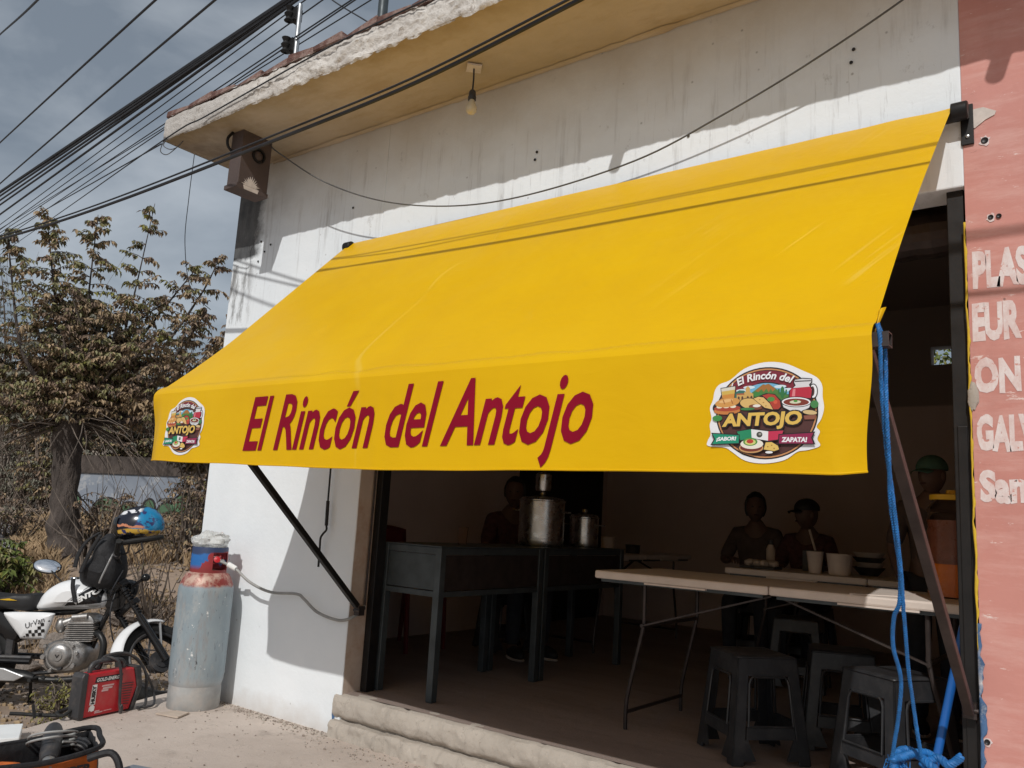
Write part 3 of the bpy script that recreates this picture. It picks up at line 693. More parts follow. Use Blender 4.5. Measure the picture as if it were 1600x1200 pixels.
# ------------------------------------------------------------------ awning
A = thing('awning', 'yellow vinyl shop awning lettered in crimson with two round food badges', 'awning', (2.9, 0, 2.0))
LS = 1.475                                  # length of the slope
def lerp(a, b, t): return a + (b - a) * t
def val_y(x, z):                            # the hanging front face: gentle waves
    k = max(0.0, min(1.0, (1.72 - z) / 0.34))
    y = -1.108 + k * (0.006 * math.sin(x * 3.1 + 0.6) + 0.0015 * math.sin(x * 7.3))
    y += 0.045 * sstep(4.405, 4.5, x) * sstep(0.3, 1.0, k) + 0.030 * sstep(1.28, 1.16, x) * sstep(0.0, 0.5, k)
    y -= 0.003 * math.exp(-((x - 2.76) / 0.012) ** 2)        # welded seam
    return y
def canopy_pt(u, v_):
    t = v_
    xl = lerp(1.262, 1.298, t) - 0.122 * (max(0, t - 0.66) / 0.34) ** 1.7
    xr = lerp(4.534, 4.497, t) - 0.012 * math.sin(PI * t)
    x = lerp(xl, xr, u)
    if t < 0.965:
        q = t / 0.965
        y = lerp(-0.040, -1.062, q); z = lerp(2.797, 1.748, q)
    else:
        a = (t - 0.965) / 0.035 * PI * 0.42
        y = -1.062 - 0.046 * math.sin(a) ** 1.0; z = 1.748 - 0.040 * (1 - math.cos(a)) - 0.008 * a
    s_ = math.sin(PI * min(1, t / 0.965))
    d = -0.030 * s_
    d += s_ * 0.010 * frac(x * 0.9, t * 1.5, 2, 1.3)
    rl = x - xr + 0.0; fr = math.exp(rl / 0.30); fs = math.exp(rl / 0.16)
    d += s_ * fr * 0.009 * math.sin(26 * (t * 0.9 - rl * 0.9) + 3 * frac(x, t, 0, 3))
    d += 0.009 * fr * (1 - t) * math.sin(34 * (t + rl * 0.7)) + 0.0045 * fs * s_ * math.sin(75 * (t * 0.8 - rl * 1.1) + 4 * frac(x, t, 5, 4)) * (0.4 + max(0, frac(t, x, 1, 5)) * 2)
    d += 0.030 * math.exp(-((x - (1.50 - 0.16 * t)) / 0.07) ** 2) * (1 - t) * sstep(0, 0.05, t)
    for k in range(5):
        cx = 2.0 + 0.55 * k + 0.3 * math.sin(k * 5.1); d += 0.010 * s_ * math.exp(-(((x - cx) + (t - 0.5) * (0.9 - 0.1 * k)) / 0.05) ** 2)
    d += 0.018 * math.sin(x * 15 + 4 * frac(x, 0, 0, 2)) * sstep(0.80, 0.96, t) * (1 - sstep(0.965, 1, t)) * frac(x, 4, 0, 1.1)
    return (x, y - 0.715 * d * -1 * 1.0, z + 0.70 * d)
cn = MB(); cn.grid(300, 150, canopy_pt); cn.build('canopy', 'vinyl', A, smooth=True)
def valance_pt(u, v_):
    k = v_
    xl = 1.172 + 0.022 * k - 0.0; xl = 1.175 - 0.012 * math.sin(PI * min(1, k * 1.5)) + 0.02 * k
    xr = 4.497 - 0.022 * k + 0.006 * math.sin(6 * k)
    x = lerp(xl, xr, u)
    ztop = canopy_pt(u, 1.0)[2]
    zb = 1.372 - 0.016 * sstep(1.8, 3.0, x) + 0.004 * math.sin(x * 2.0) + 0.012 * sstep(4.40, 4.49, x) + 0.004 * frac(x, 2, 0, 3)
    zb += 0.010 * sstep(1.9, 1.2, x)
    z = lerp(ztop, zb, k)
    y = val_y(x, z)
    y = lerp(canopy_pt(u, 1.0)[1], y, sstep(0.0, 0.12, k))
    return (x, y, z)
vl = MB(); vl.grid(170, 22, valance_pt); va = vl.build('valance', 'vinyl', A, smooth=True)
hm = MB(); hm.tube([tuple(V(valance_pt(i / 120, 1.0)) + V((0, 0, 0.003))) for i in range(121)], 0.0035, 6); hm.build('hem', 'vinyl', A, smooth=True)
# lettering
tx = MB()
put_text(tx, 'El Rincón del Antojo', lambda a, b: (1.945 + a, val_y(1.945 + a, 1.43 + b) - 0.0028, 1.428 + 0.010 * a + b), 1.752, 0.230, bold=0.018, shear=0.36, spacing=1.0, ref='E')
tx.build('lettering', 'crimson', A)
# round badges
PCOL = {}
def pcol(c):
    if c not in PCOL: PCOL[c] = mat('badge_ink', c, 0.42, 0, 0.03, 10, 0)
    return PCOL[c]
def ell(cx, cy, rx, ry, n=30, a0=0, a1=360, rot=0):
    cr_, sr = math.cos(math.radians(rot)), math.sin(math.radians(rot)); o = []
    m = n if abs(a1 - a0) < 360 else n - 1
    for k in range(n):
        a = math.radians(a0 + (a1 - a0) * k / m) if abs(a1 - a0) < 360 else 2 * PI * k / n
        x_, y_ = rx * math.cos(a), ry * math.sin(a); o.append((cx + x_ * cr_ - y_ * sr, cy + x_ * sr + y_ * cr_))
    return o
def make_badge(x0, z0):
    mb = MB(); cols = []; lay = [0]
    def put(fn_add, c):
        if c not in cols: cols.append(c)
        mb.cur = cols.index(c); lay[0] += 1; fn_add(0.0022 + lay[0] * 0.00006)
    def P3(X_, Y_, dy): xx = x0 + (X_ - 600) * 0.000337; zz = z0 - (Y_ - 522) * 0.000318; return (xx, val_y(xx, zz) - dy, zz)
    def shp(pts, c): put(lambda dy: mb.poly([(a, b) for a, b in pts], lambda a, b: P3(a, b, dy)), c)
    def txt(body, X_, Y_, w_, h_, c, bold=0.04, shear=0.0, arc=None, tilt=0.0):
        lay[0] += 4
        def fn(dy):
            if arc is None: put_text(mb, body, lambda a, b: P3(X_ + a, Y_ - b + a * tilt, dy), w_, h_, bold, shear)
            else:
                cx, cy, R0 = arc
                put_text(mb, body, lambda a, b: P3(cx + (R0 + b) * math.sin((a - w_ / 2) / R0), cy - (R0 + b) * math.cos((a - w_ / 2) / R0), dy), w_, h_, bold, shear)
        put(fn, c)
    WH = (0.80, 0.80, 0.82); BK = (0.018, 0.012, 0.014); BR = (0.085, 0.030, 0.026)
    shp(smooth_outline([(600, 97), (760, 115), (900, 185), (1010, 250), (1050, 320), (1052, 410), (1062, 500), (1040, 590), (1005, 650), (1030, 690), (1010, 750), (1030, 805), (940, 838), (860, 852), (760, 920), (600, 948), (450, 925), (340, 850), (280, 815), (140, 800), (135, 755), (160, 700), (150, 620), (165, 560), (150, 470), (175, 400), (190, 320), (230, 265), (320, 232), (440, 140)], 4), WH)
    shp(ell(612, 527, 408, 388, 56), BK); shp(ell(612, 527, 396, 376, 56), (0.55, 0.25, 0.10)); shp(ell(612, 527, 384, 364, 56), BK); shp(ell(612, 527, 378, 358, 56), BR)
    shp([p for p in ell(612, 527, 378, 358, 40, 205, 335)], (0.20, 0.020, 0.035))
    shp([(340, 430), (345, 340)] + ell(610, 560, 300, 295, 20, 225, 315) + [(870, 340), (870, 430)], BK)
    shp([(350, 430), (355, 345)] + ell(610, 565, 290, 290, 20, 226, 314) + [(860, 345), (860, 430)], (0.16, 0.42, 0.62))
    for cx, cy in ((420, 330), (480, 305), (730, 310), (790, 340)): shp(ell(cx, cy, 48, 14, 16), (0.62, 0.74, 0.80))
    shp([(360, 430), (360, 345), (400, 325), (440, 330), (470, 360), (860, 380), (860, 430)], (0.04, 0.15, 0.12))
    shp([(470, 420), (505, 350), (595, 283), (612, 290), (638, 281), (700, 330), (745, 372), (830, 395), (830, 420)], (0.075, 0.20, 0.045))
    shp([(530, 338), (595, 284), (612, 291), (638, 282), (694, 328), (670, 350), (655, 325), (640, 355), (620, 320), (600, 350), (580, 325), (556, 350)], (0.36, 0.15, 0.035))
    for pts in ([(378, 415), (378, 362), (440, 362), (440, 345), (452, 345), (452, 312), (470, 292), (488, 312), (488, 345), (515, 362), (515, 415)],): shp(pts, (0.58, 0.36, 0.11))
    shp([(372, 366), (444, 366), (438, 354), (380, 354)], (0.38, 0.10, 0.04))
    for cx in (395, 425, 470, 500): shp([(cx - 8, 410), (cx - 8, 385), (cx, 376), (cx + 8, 385), (cx + 8, 410)], (0.10, 0.045, 0.03))
    shp(ell(748, 360, 16, 50, 18), (0.03, 0.16, 0.05)); shp([(712, 330), (726, 330), (728, 362), (748, 366), (748, 382), (716, 372)], (0.03, 0.16, 0.05)); shp([(784, 338), (772, 338), (770, 362), (750, 372), (750, 386), (782, 374)], (0.03, 0.16, 0.05))
    # glass with straw
    shp([(328, 300), (342, 258), (350, 260), (338, 304)], WH); shp([(240, 298), (372, 284), (362, 392), (252, 396)], BK); shp([(246, 304), (366, 290), (358, 388), (258, 392)], (0.66, 0.62, 0.52)); shp([(252, 330), (364, 318), (358, 388), (258, 392)], (0.62, 0.42, 0.09)); shp([(256, 362), (361, 352), (358, 388), (258, 392)], (0.60, 0.25, 0.05))
    # jar of red drink
    shp(ell(985, 362, 34, 62, 24), BK); shp(ell(985, 362, 27, 54, 24), WH); shp(ell(980, 362, 14, 40, 20), BR)
    shp([(832, 285), (838, 256), (905, 248), (978, 258), (978, 290), (962, 310), (985, 350), (975, 425), (795, 415), (800, 350), (845, 310)], BK)
    shp([(840, 283), (846, 262), (905, 256), (970, 264), (970, 286), (952, 308), (974, 350), (966, 418), (804, 408), (808, 352), (852, 308)], (0.66, 0.64, 0.66)); shp([(818, 330), (962, 324), (974, 352), (966, 418), (804, 408), (808, 352)], (0.46, 0.025, 0.05)); shp([(830, 340), (850, 338), (846, 400), (822, 398)], (0.68, 0.22, 0.24)); shp([(845, 270), (968, 272), (968, 280), (845, 279)], BK)
    # torta
    shp(ell(298, 470, 122, 66, 30), BK); shp(ell(298, 500, 112, 32, 24), (0.55, 0.19, 0.05)); shp(ell(300, 478, 112, 26, 24), (0.38, 0.06, 0.03))
    for cx in (235, 292, 350): shp(ell(cx, 464, 26, 13, 14), (0.78, 0.72, 0.55))
    shp(ell(302, 428, 104, 40, 26, rot=-6), (0.62, 0.30, 0.08)); shp(ell(290, 414, 60, 14, 18, rot=-8), (0.76, 0.46, 0.19))
    for cx in (262, 330): shp([(cx, 405), (cx + 8, 402), (cx + 22, 440), (cx + 14, 444)], (0.38, 0.15, 0.04))
    # gordita and taco
    shp(ell(498, 452, 96, 56, 26, rot=12), BK); shp(ell(496, 446, 88, 44, 26, rot=10), (0.66, 0.43, 0.15)); shp(ell(535, 476, 55, 22, 20, rot=8), (0.20, 0.06, 0.03)); shp(ell(545, 466, 32, 12, 14), (0.76, 0.72, 0.66))
    shp(ell(555, 372, 36, 22, 16), (0.05, 0.22, 0.05)); shp(ell(470, 490, 60, 12, 16), (0.05, 0.20, 0.06))
    shp([(512, 402), (560, 384), (620, 362), (690, 372), (736, 424), (744, 478), (722, 508), (668, 508), (610, 490)], BK); shp([(590, 380), (640, 368), (690, 380), (730, 430), (736, 480), (718, 500), (680, 500), (640, 420)], (0.42, 0.05, 0.03)); shp(ell(660, 415, 30, 20, 12), (0.08, 0.26, 0.06)); shp(ell(695, 440, 16, 16, 12), (0.62, 0.10, 0.05)); shp([(520, 404), (560, 390), (600, 398), (650, 450), (676, 502), (610, 484), (560, 440)], (0.70, 0.46, 0.17))
    for cx, cy in ((570, 415), (600, 440), (620, 470)): shp(ell(cx, cy, 7, 5, 8), (0.42, 0.22, 0.06))
    # bowl
    shp([(738, 440), (975, 448), (962, 500), (900, 532), (810, 524), (752, 490)], BK); shp([(746, 446), (968, 452), (954, 496), (898, 524), (812, 516), (760, 486)], (0.68, 0.68, 0.70)); shp(ell(856, 446, 118, 44, 30, rot=3), BK); shp(ell(856, 446, 110, 38, 30, rot=3), WH); shp(ell(856, 448, 98, 30, 28, rot=3), (0.20, 0.035, 0.02)); shp(ell(850, 446, 44, 14, 16), (0.62, 0.62, 0.45)); shp(ell(852, 438, 16, 10, 10), (0.08, 0.28, 0.05))
    shp(ell(995, 470, 30, 32, 16), (0.06, 0.22, 0.07)); shp(ell(960, 535, 62, 24, 20, rot=8), BK); shp(ell(960, 535, 54, 18, 20, rot=8), (0.62, 0.45, 0.22)); shp(ell(220, 563, 42, 26, 18), (0.05, 0.24, 0.06))
    shp([(914, 560), (1008, 556), (996, 592), (920, 592)], (0.26, 0.09, 0.06))
    # wording
    txt('El Rincón del', 0, 0, 440, 66, WH, 0.03, 0.2, arc=(608, 753, 508))
    for ex in (-9, 9):
        for ey in (-9, 9): txt('ANTOJO', 262 + ex, 672 + ey, 640, 146, BK, 0.05, 0.12, tilt=-0.012)
    txt('ANTOJO', 262, 672, 640, 146, (0.70, 0.46, 0.10), 0.045, 0.12, tilt=-0.012)
    # flag and ribbons
    shp([(382, 676), (505, 657), (645, 676), (768, 672), (744, 756), (640, 770), (510, 744), (412, 764)], BK)
    shp([(390, 682), (505, 664), (510, 738), (418, 756)], (0.015, 0.24, 0.11)); shp([(505, 664), (642, 684), (640, 762), (510, 738)], (0.76, 0.76, 0.76)); shp([(642, 684), (760, 680), (738, 750), (640, 762)], (0.52, 0.03, 0.08)); shp(ell(572, 710, 24, 24, 18), (0.06, 0.06, 0.05)); shp(ell(576, 706, 12, 10, 12), (0.30, 0.30, 0.26))
    shp([(172, 688), (412, 706), (412, 786), (166, 796), (196, 744)], BK); shp([(184, 697), (405, 713), (405, 779), (182, 786), (208, 744)], (0.012, 0.26, 0.15)); txt('¡SABOR!', 218, 768, 166, 42, WH, 0.05, 0.12, tilt=-0.02)
    shp([(722, 708), (1002, 692), (982, 740), (1002, 796), (718, 792)], BK); shp([(730, 715), (988, 702), (970, 740), (986, 788), (726, 785)], (0.27, 0.015, 0.07)); txt('ZAPATA!', 745, 775, 196, 42, WH, 0.05, 0.12, tilt=0.012)
    # sope and quesadilla
    shp(ell(508, 812, 108, 58, 28), BK); shp(ell(506, 822, 98, 42, 28), (0.55, 0.30, 0.12)); shp(ell(506, 818, 88, 34, 28), (0.17, 0.03, 0.02)); shp(ell(512, 788, 92, 42, 26), (0.78, 0.74, 0.64)); shp(ell(500, 770, 58, 34, 22), (0.09, 0.27, 0.05)); shp(ell(500, 772, 44, 24, 20), (0.62, 0.62, 0.20)); shp(ell(498, 766, 28, 18, 18), (0.48, 0.05, 0.03))
    shp([(600, 840), (618, 768), (672, 766), (724, 800), (738, 838), (690, 856)], BK); shp([(608, 834), (624, 776), (670, 774), (718, 804), (728, 834), (690, 848)], (0.70, 0.48, 0.12)); shp(ell(650, 858, 30, 10, 12), WH)
    for cx, cy in ((640, 812), (670, 800), (690, 826)): shp(ell(cx, cy, 6, 5, 8), (0.34, 0.17, 0.04))
    o = mb.build('badge', [pcol(c) for c in cols], A, fix=False)
    bm = bmesh.new(); bm.from_mesh(o.data); bmesh.ops.triangulate(bm, faces=[f for f in bm.faces if len(f.verts) > 4])
    for f in bm.faces:
        if f.normal.y > 0: f.normal_flip()
    bm.to_mesh(o.data); bm.free()
make_badge(4.225, 1.521); make_badge(1.482, 1.545)
# frame: front bar, arms, wall tube and brackets
fb = MB()
for (za, zb, ya, yb) in ((1.682, 1.6855, -1.085, -1.047), (1.7165, 1.720, -1.085, -1.047), (1.6855, 1.7165, -1.085, -1.0815), (1.6855, 1.7165, -1.0505, -1.047)): fb.box(1.26, 4.532, ya, yb, za, zb)
fb.build('front_bar', 'dark_metal', A)
for px, bx_ in ((4.525, 4.470), (1.565, 1.50)):
    a = MB(); a.sqtube((px, -0.012, 0.66 if px > 3 else 0.69), (bx_, -1.06, 1.70), 0.030, 0.030, (1, 0, 0)); ar = a.build('support_arm', 'dark_metal' if px > 3 else 'black_metal', A, bevel=0.003)
    a = MB(); a.tube([(px - 0.022, -0.012, 0.668), (px + 0.026, -0.012, 0.668)], 0.007, 8); a.box(px - 0.02, px + 0.02, -0.012, 0.03, 0.64, 0.69); a.build('pivot_bolt', 'dark_metal', ar)
wt_ = MB(); wt_.tube([(1.25, -0.045, 2.757), (4.56, -0.045, 2.757)], 0.022, 14); wt_.build('roller_tube', 'black_metal', A, smooth=True)
for x0 in (4.555, 1.232):
    b = MB(); b.box(x0, x0 + 0.042, -0.010, -0.001, 2.655, 2.812); b.build('wall_bracket', 'black_metal', A, bevel=0.002)
    b = MB(); b.lathe([(0.001, 0), (0.033, 0), (0.034, 0.004), (0.034, 0.05), (0.030, 0.054), (0.001, 0.054)], (x0 - 0.022 if x0 > 3 else x0 + 0.01, -0.048, 2.772), 18, (1, 0, 0)); b.box(x0, x0 + 0.03, -0.05, -0.01, 2.755, 2.79); br = b.build('bracket_cup', 'black_metal', A, smooth=True)
    for zz in (2.685, 2.795):
        b = MB(); b.lathe([(0.001, 0.006), (0.006, 0.005), (0.008, 0.0)], (x0 + 0.022, -0.010, zz), 10, (0, -1, 0)); b.build('bolt', 'steel', br, smooth=True)
fl_ = MB(); fl_.grid(8, 6, lambda u, v_: (4.497 + 0.020 * u * (1 - v_) , -1.035 - 0.035 * v_ - 0.012 * math.sin(PI * u), 1.785 - 0.075 * v_ + 0.01 * u)); fl_.build('loose_flap', 'vinyl', A, smooth=True)
ck = MB()
ck.tube(catmull([(1.270, -0.04, 2.74), (1.272, -0.038, 1.9), (1.273, -0.035, 1.46), (1.276, -0.035, 1.25)], 3), 0.0055, 8)
ck.tube([(1.276, -0.035, 1.25), (1.282, -0.035, 1.11)], 0.010, 10)
ck.tube(catmull([(1.282, -0.035, 1.11), (1.286, -0.036, 1.085), (1.262, -0.037, 1.062), (1.243, -0.036, 1.035), (1.243, -0.035, 0.98), (1.246, -0.035, 0.875)], 5), 0.0062, 8)
ck.build('crank_rod', 'black_metal', A, smooth=True)

# rope, pole
RP = [(4.505, -1.075, 1.742), (4.512, -1.085, 1.70), (4.505, -1.05, 1.592), (4.503, -1.0, 1.436), (4.506, -0.95, 1.309), (4.505, -0.88, 1.148), (4.498, -0.82, 1.032), (4.486, -0.72, 0.874), (4.482, -0.62, 0.71), (4.483, -0.56, 0.608)]
RQ = [(4.500, -1.045, 1.742), (4.515, -1.05, 1.68), (4.514, -1.04, 1.528), (4.509, -1.0, 1.403), (4.498, -0.94, 1.293), (4.500, -0.865, 1.14), (4.491, -0.83, 1.048), (4.47, -0.8, 1.003), (4.458, -0.76, 0.924), (4.463, -0.7, 0.832), (4.442, -0.64, 0.723), (4.42, -0.6, 0.636), (4.399, -0.56, 0.539)]
def rope_strands(mb, pts, r=0.0031, twist=130.0):
    c = catmull(pts, 26); L = 0.0
    for k in range(3):
        out = []; L = 0.0
        for i, p in enumerate(c):
            t = (c[min(i + 1, len(c) - 1)] - c[max(i - 1, 0)]).normalized()
            u = t.cross(V((0, 1, 0.2))).normalized(); w_ = t.cross(u)
            if i: L += (p - c[i - 1]).length
            a = L * twist * 2.2 + k * 2 * PI / 3
            out.append(p + (u * math.cos(a) + w_ * math.sin(a)) * r * 0.95)
        mb.tube(out, r * 1.05, 6)
RO = thing('rope', 'twisted bright blue rope hanging from the right end of the awning bar', 'rope', (4.48, -0.8, 1.2))
for q in (RP, RQ):
    m_ = MB(); rope_strands(m_, q); m_.build('strand', 'rope', RO, smooth=True)
kn = MB()
cq = V((4.482, -0.55, 0.585))
rope_strands(kn, [cq + V((0.05 * math.cos(a) - 0.02, 0.03 * math.sin(a * 1.7), 0.030 * math.sin(a) + 0.008 * math.sin(a * 2.3))) for a in [k * 0.7 for k in range(20)]], 0.006)
rope_strands(kn, [cq + V(p) for p in ((0, 0, 0), (0.04, 0.0, 0.03), (0.07, -0.01, 0.02), (0.10, 0.0, 0.045))], 0.006)
for q in range(46):
    a = random.uniform(0, 2 * PI); s0 = cq + V((-0.055 + random.uniform(-.02, .02), random.uniform(-.015, .015), 0.0 + random.uniform(-.02, .02)))
    kn.tube([s0, s0 + V((random.uniform(-.03, .01), random.uniform(-.02, .02), random.uniform(-.02, .01))), s0 + V((random.uniform(-.045, .015), random.uniform(-.02, .02), random.uniform(-.075, -.02)))], 0.0013, 3, caps=False)
kn.build('knot', 'rope', RO, smooth=True)
PL = MB(); PL.tube([(4.340, 0.094, 0.222), (4.408, 0.10, 0.50), (4.50, 0.17, 0.98), (4.552, 0.205, 1.28)], 0.0145, 14); pl_ = PL.build('broom_handle', 'blue_pole', None, smooth=True, loc=(4.34, 0.094, 0.222))
tag(pl_, 'smooth blue plastic pole leaning against the black rail right of the opening', 'pole')
# thin pipe along the left reveal
gp = MB(); gp.tube([(1.510, 0.098, 0.66), (1.510, 0.10, 1.5), (1.511, 0.10, 2.48)], 0.006, 8); tag(gp.build('pipe', 'dark_metal', None, smooth=True, loc=(1.51, 0.1, 0.66)), 'thin dark pipe running up the inside of the left door reveal', 'pipe')

# wire hanging across the facade, and the stub hook
fw_ = MB(); fw_.tube(catmull([(0.602, -0.21, 3.52), (0.78, -0.27, 3.405), (1.20, -0.23, 3.14), (1.67, -0.17, 2.945), (2.15, -0.10, 2.85), (2.62, -0.06, 2.835), (3.22, -0.06, 2.88), (3.65, -0.09, 2.975), (4.09, -0.12, 3.11), (4.55, -0.16, 3.29), (5.3, -0.25, 3.62)], 8), 0.0042, 6)
tag(fw_.build('facade_wire', 'gcable', None, smooth=True, loc=(0.6, -0.2, 3.52)), 'thin wire sagging across the white wall from the brown box', 'wire')

# ------------------------------------------------------------------ overhead lines
def cable(name, pts, r, label, group, m='cable', sag=0.0):
    c = catmull(pts, 10)
    if name == 'overhead_cable': c.insert(0, c[0] + (c[0] - c[3]).normalized() * 28)      # on towards the next pole, out of sight
    n_ = len(c)
    c = [p - V((0, 0, sag * 4 * (i / (n_ - 1)) * (1 - i / (n_ - 1)))) for i, p in enumerate(c)]
    b = MB(); b.tube(c, r, 7); o = b.build(name, m, None, smooth=True, loc=c[len(c) // 2]); tag(o, label, 'cable', group)
G1 = 'overhead cables against the sky'
cable('overhead_cable', [(-9.0, -0.40, 3.85), (-2.37, -0.64, 3.235), (1.63, -0.83, 3.072), (3.49, -0.98, 3.07), (7.0, -1.3, 3.3)], 0.0095, 'thick black cable passing close under the roof edge', None)
cable('overhead_cable', [(-9.0, -0.40, 3.87), (-2.37, -0.64, 3.262), (1.63, -0.845, 3.092), (3.49, -0.995, 3.082), (7.0, -1.3, 3.31)], 0.0055, 'thinner black cable lying along the thick one under the roof edge', None)
cable('overhead_cable', [(-9.0, 1.0, 7.85), (-4.52, -0.2, 6.027), (-0.796, -1.2, 4.504), (1.2, -1.62, 4.02), (3.2, -1.85, 3.92), (6.0, -2.0, 4.0)], 0.008, 'thin single line cutting across the extreme top left corner of the sky', G1)
cable('overhead_cable', [(-9.0, 0.85, 5.45), (-4.013, -0.2, 4.662), (0.828, -1.2, 3.911), (2.6, -1.45, 3.80), (5.8, -1.6, 3.84)], 0.007, 'upper of the two thin lines slanting above the thick bundle', G1)
cable('overhead_cable', [(-9.0, 0.85, 4.72), (-3.836, -0.2, 4.187), (1.434, -1.2, 3.69), (3.0, -1.38, 3.66), (5.8, -1.5, 3.73)], 0.0065, 'lower of the two thin lines slanting above the thick bundle', G1)
cable('overhead_cable', [(-14.939, 2.468, 6.25), (-9.019, 1.6, 5.806), (-0.15, 0.3, 5.141), (4.784, -0.423, 4.77)], 0.021, 'thickest black cable on the top side of the overhead bundle', G1)
cable('overhead_cable', [(-14.93, 2.46, 6.12), (-9.0, 1.6, 5.735), (-0.12, 0.3, 5.13), (4.80, -0.42, 4.79)], 0.014, 'thick black cable in the middle of the overhead bundle', G1)
for q in ([(-14.89, 2.468, 6.017), (-8.964, 1.6, 5.658), (-0.091, 0.3, 5.119), (4.847, -0.424, 4.82)], [(-14.921, 2.486, 5.906), (-8.992, 1.62, 5.596), (-0.095, 0.32, 5.132), (4.846, -0.402, 4.874)], [(-14.944, 2.539, 5.691), (-9.015, 1.65, 5.453), (-0.016, 0.3, 5.092), (4.924, -0.441, 4.894)]):
    cable('overhead_cable', q, 0.013, 'thinner black cable, %s of three on the underside of the overhead bundle' % {-14.89: 'uppermost', -14.921: 'middle', -14.944: 'lowest'}[q[0][0]], G1)
for q in ([(-13.599, 2.072, 5.022), (-7.663, 1.2, 4.898), (0.506, 0.0, 4.727), (5.452, -0.726, 4.623)], [(-13.561, 2.11, 5.004), (-7.633, 1.2, 4.817), (0.833, -0.1, 4.549), (5.773, -0.858, 4.393)], [(-12.358, 2.291, 5.412), (-6.478, 1.2, 4.93), (0.529, -0.1, 4.356), (5.429, -1.009, 3.955)], [(-12.143, 2.322, 5.289), (-6.265, 1.2, 4.846), (0.547, -0.1, 4.331), (5.445, -1.035, 3.961)], [(-10.153, 2.214, 5.705), (-4.259, 1.2, 5.221), (0.972, 0.3, 4.791), (5.883, -0.545, 4.387)]):
    cable('overhead_cable', q, 0.005, {-13.599: 'thin wire just under the thick bundle, above the roof rack clamps', -13.561: 'thin wire held at the upper clamp of the roof wire rack', -12.358: 'upper of two close wires passing the lower clamp of the roof rack', -12.143: 'lower of two close wires passing the lower clamp of the roof rack', -10.153: 'lowest thin wire passing over the roof bricks behind the rack'}[q[0][0]], G1)
cable('overhead_cable', [(-9.788, 2.262, 5.326), (-4.115, 0.6, 4.294), (0.03, -0.62, 3.536), (0.5, -0.618, 3.58), (1.631, -0.62, 3.677), (2.477, -0.62, 3.70)], 0.0045, 'thin wire reaching the roof corner and running along the fascia', G1)
cable('overhead_cable', [(-11.125, 1.911, 5.162), (-5.333, 0.6, 4.305), (-0.03, -0.61, 3.52)], 0.0045, 'thin wire ending at the tip of the roof corner', G1)
cable('loose_wire', [(-0.42, -0.15, 3.80), (-0.594, -0.05, 3.813), (-0.647, -0.02, 3.474), (-0.656, 0.0, 3.125), (-0.60, 0.06, 2.78), (-0.45, 0.15, 2.62)], 0.003, 'thin loose wire dangling behind the roof corner', None)
cable('crossing_wire', [(0.45, 0.1, 4.95), (0.675, 0.1, 4.724), (1.047, 0.1, 4.437), (1.35, 0.1, 4.2)], 0.005, 'short wire crossing the others above the roof bricks', None)
lw = MB()
for s0 in (0.0, 0.03): lw.tube(catmull([(-0.02 + s0, -0.60, 3.55), (-0.05 + s0, -0.60, 3.48 + s0), (0.0 + s0, -0.58, 3.45 + s0), (0.06, -0.55, 3.50), (0.09, -0.53, 3.545)], 5), 0.003, 5)
tag(lw.build('wire_loop', 'gcable', None, smooth=True, loc=(0, -0.58, 3.5)), 'small loop of wire under the tip of the roof corner', 'wire')

RK = thing('wire_rack', 'slim pole with two black insulator clamps standing on the roof', 'wire rack', (0.6, -0.1, 3.75))
b = MB(); b.tube([(0.605, -0.1, 3.72), (0.598, -0.1, 4.60)], 0.016, 10); b.build('pole', 'aluminium', RK, smooth=True)
for z0 in (4.53, 4.30):
    b = MB(); b.box(0.53, 0.59, -0.13, -0.07, z0 - 0.045, z0 + 0.045)
    b.lathe([(0.012, -0.06), (0.034, -0.05), (0.020, -0.025), (0.036, 0.0), (0.020, 0.025), (0.034, 0.05), (0.012, 0.06)], (0.535, -0.135, z0), 12); b.build('insulator', 'black_metal', RK, smooth=True)
for (x0, y0, z0, z1, dx, lb_) in ((0.66, -0.18, 3.7, 3.98, 0.03, 'tilted rusty rebar stub right beside the wire rack pole'), (0.30, -0.35, 3.7, 3.93, 0.015, 'rusty rebar stub standing alone left of the wire rack pole'), (0.47, -0.3, 3.7, 3.83, 0.01, 'shortest rusty rebar stub just peeping over the roof bricks')):
    b = MB(); b.tube([(x0, y0, z0), (x0 + dx, y0, z1)], 0.007, 7); tag(b.build('rebar', 'dark_metal', None, smooth=True, loc=(x0, y0, z0)), lb_, 'rebar', 'rebar stubs on the roof')
b = MB(); b.tube([(0.98, 0.3, 3.7), (0.985, 0.3, 5.6)], 0.035, 12); tag(b.build('roof_pole', 'grey_metal', None, smooth=True, loc=(0.98, 0.3, 3.7)), 'dark grey steel pole rising from the roof behind the bricks', 'pole')

# ------------------------------------------------------------------ gas cylinder, plastic bag, hose
CX, CY = 0.437, -0.205
T_ = thing('gas_cylinder', 'chipped grey-blue gas cylinder with a red shoulder by the white wall', 'gas cylinder', (CX, CY, 0))
b = MB(); b.lathe([(0.001, 0.12), (0.1403, 0.12), (0.1496, 0.135), (0.1561, 0.16), (0.1571, 0.185), (0.1599, 0.195), (0.1599, 0.40), (0.1608, 0.44), (0.1599, 0.66), (0.1590, 0.685), (0.1543, 0.715), (0.1403, 0.748), (0.125, 0.775), (0.09, 0.792), (0.03, 0.80), (0.001, 0.80)], (CX, CY, 0), 40); b.build('body', 'cyl', T_, smooth=True)
b = MB(); b.lathe([(0.1403, 0.004), (0.1468, 0.0), (0.1496, 0.004), (0.1505, 0.10), (0.1477, 0.135), (0.1403, 0.135), (0.1403, 0.004)], (CX, CY, 0), 40); b.build('foot_ring', 'foot_paint', T_, smooth=True)
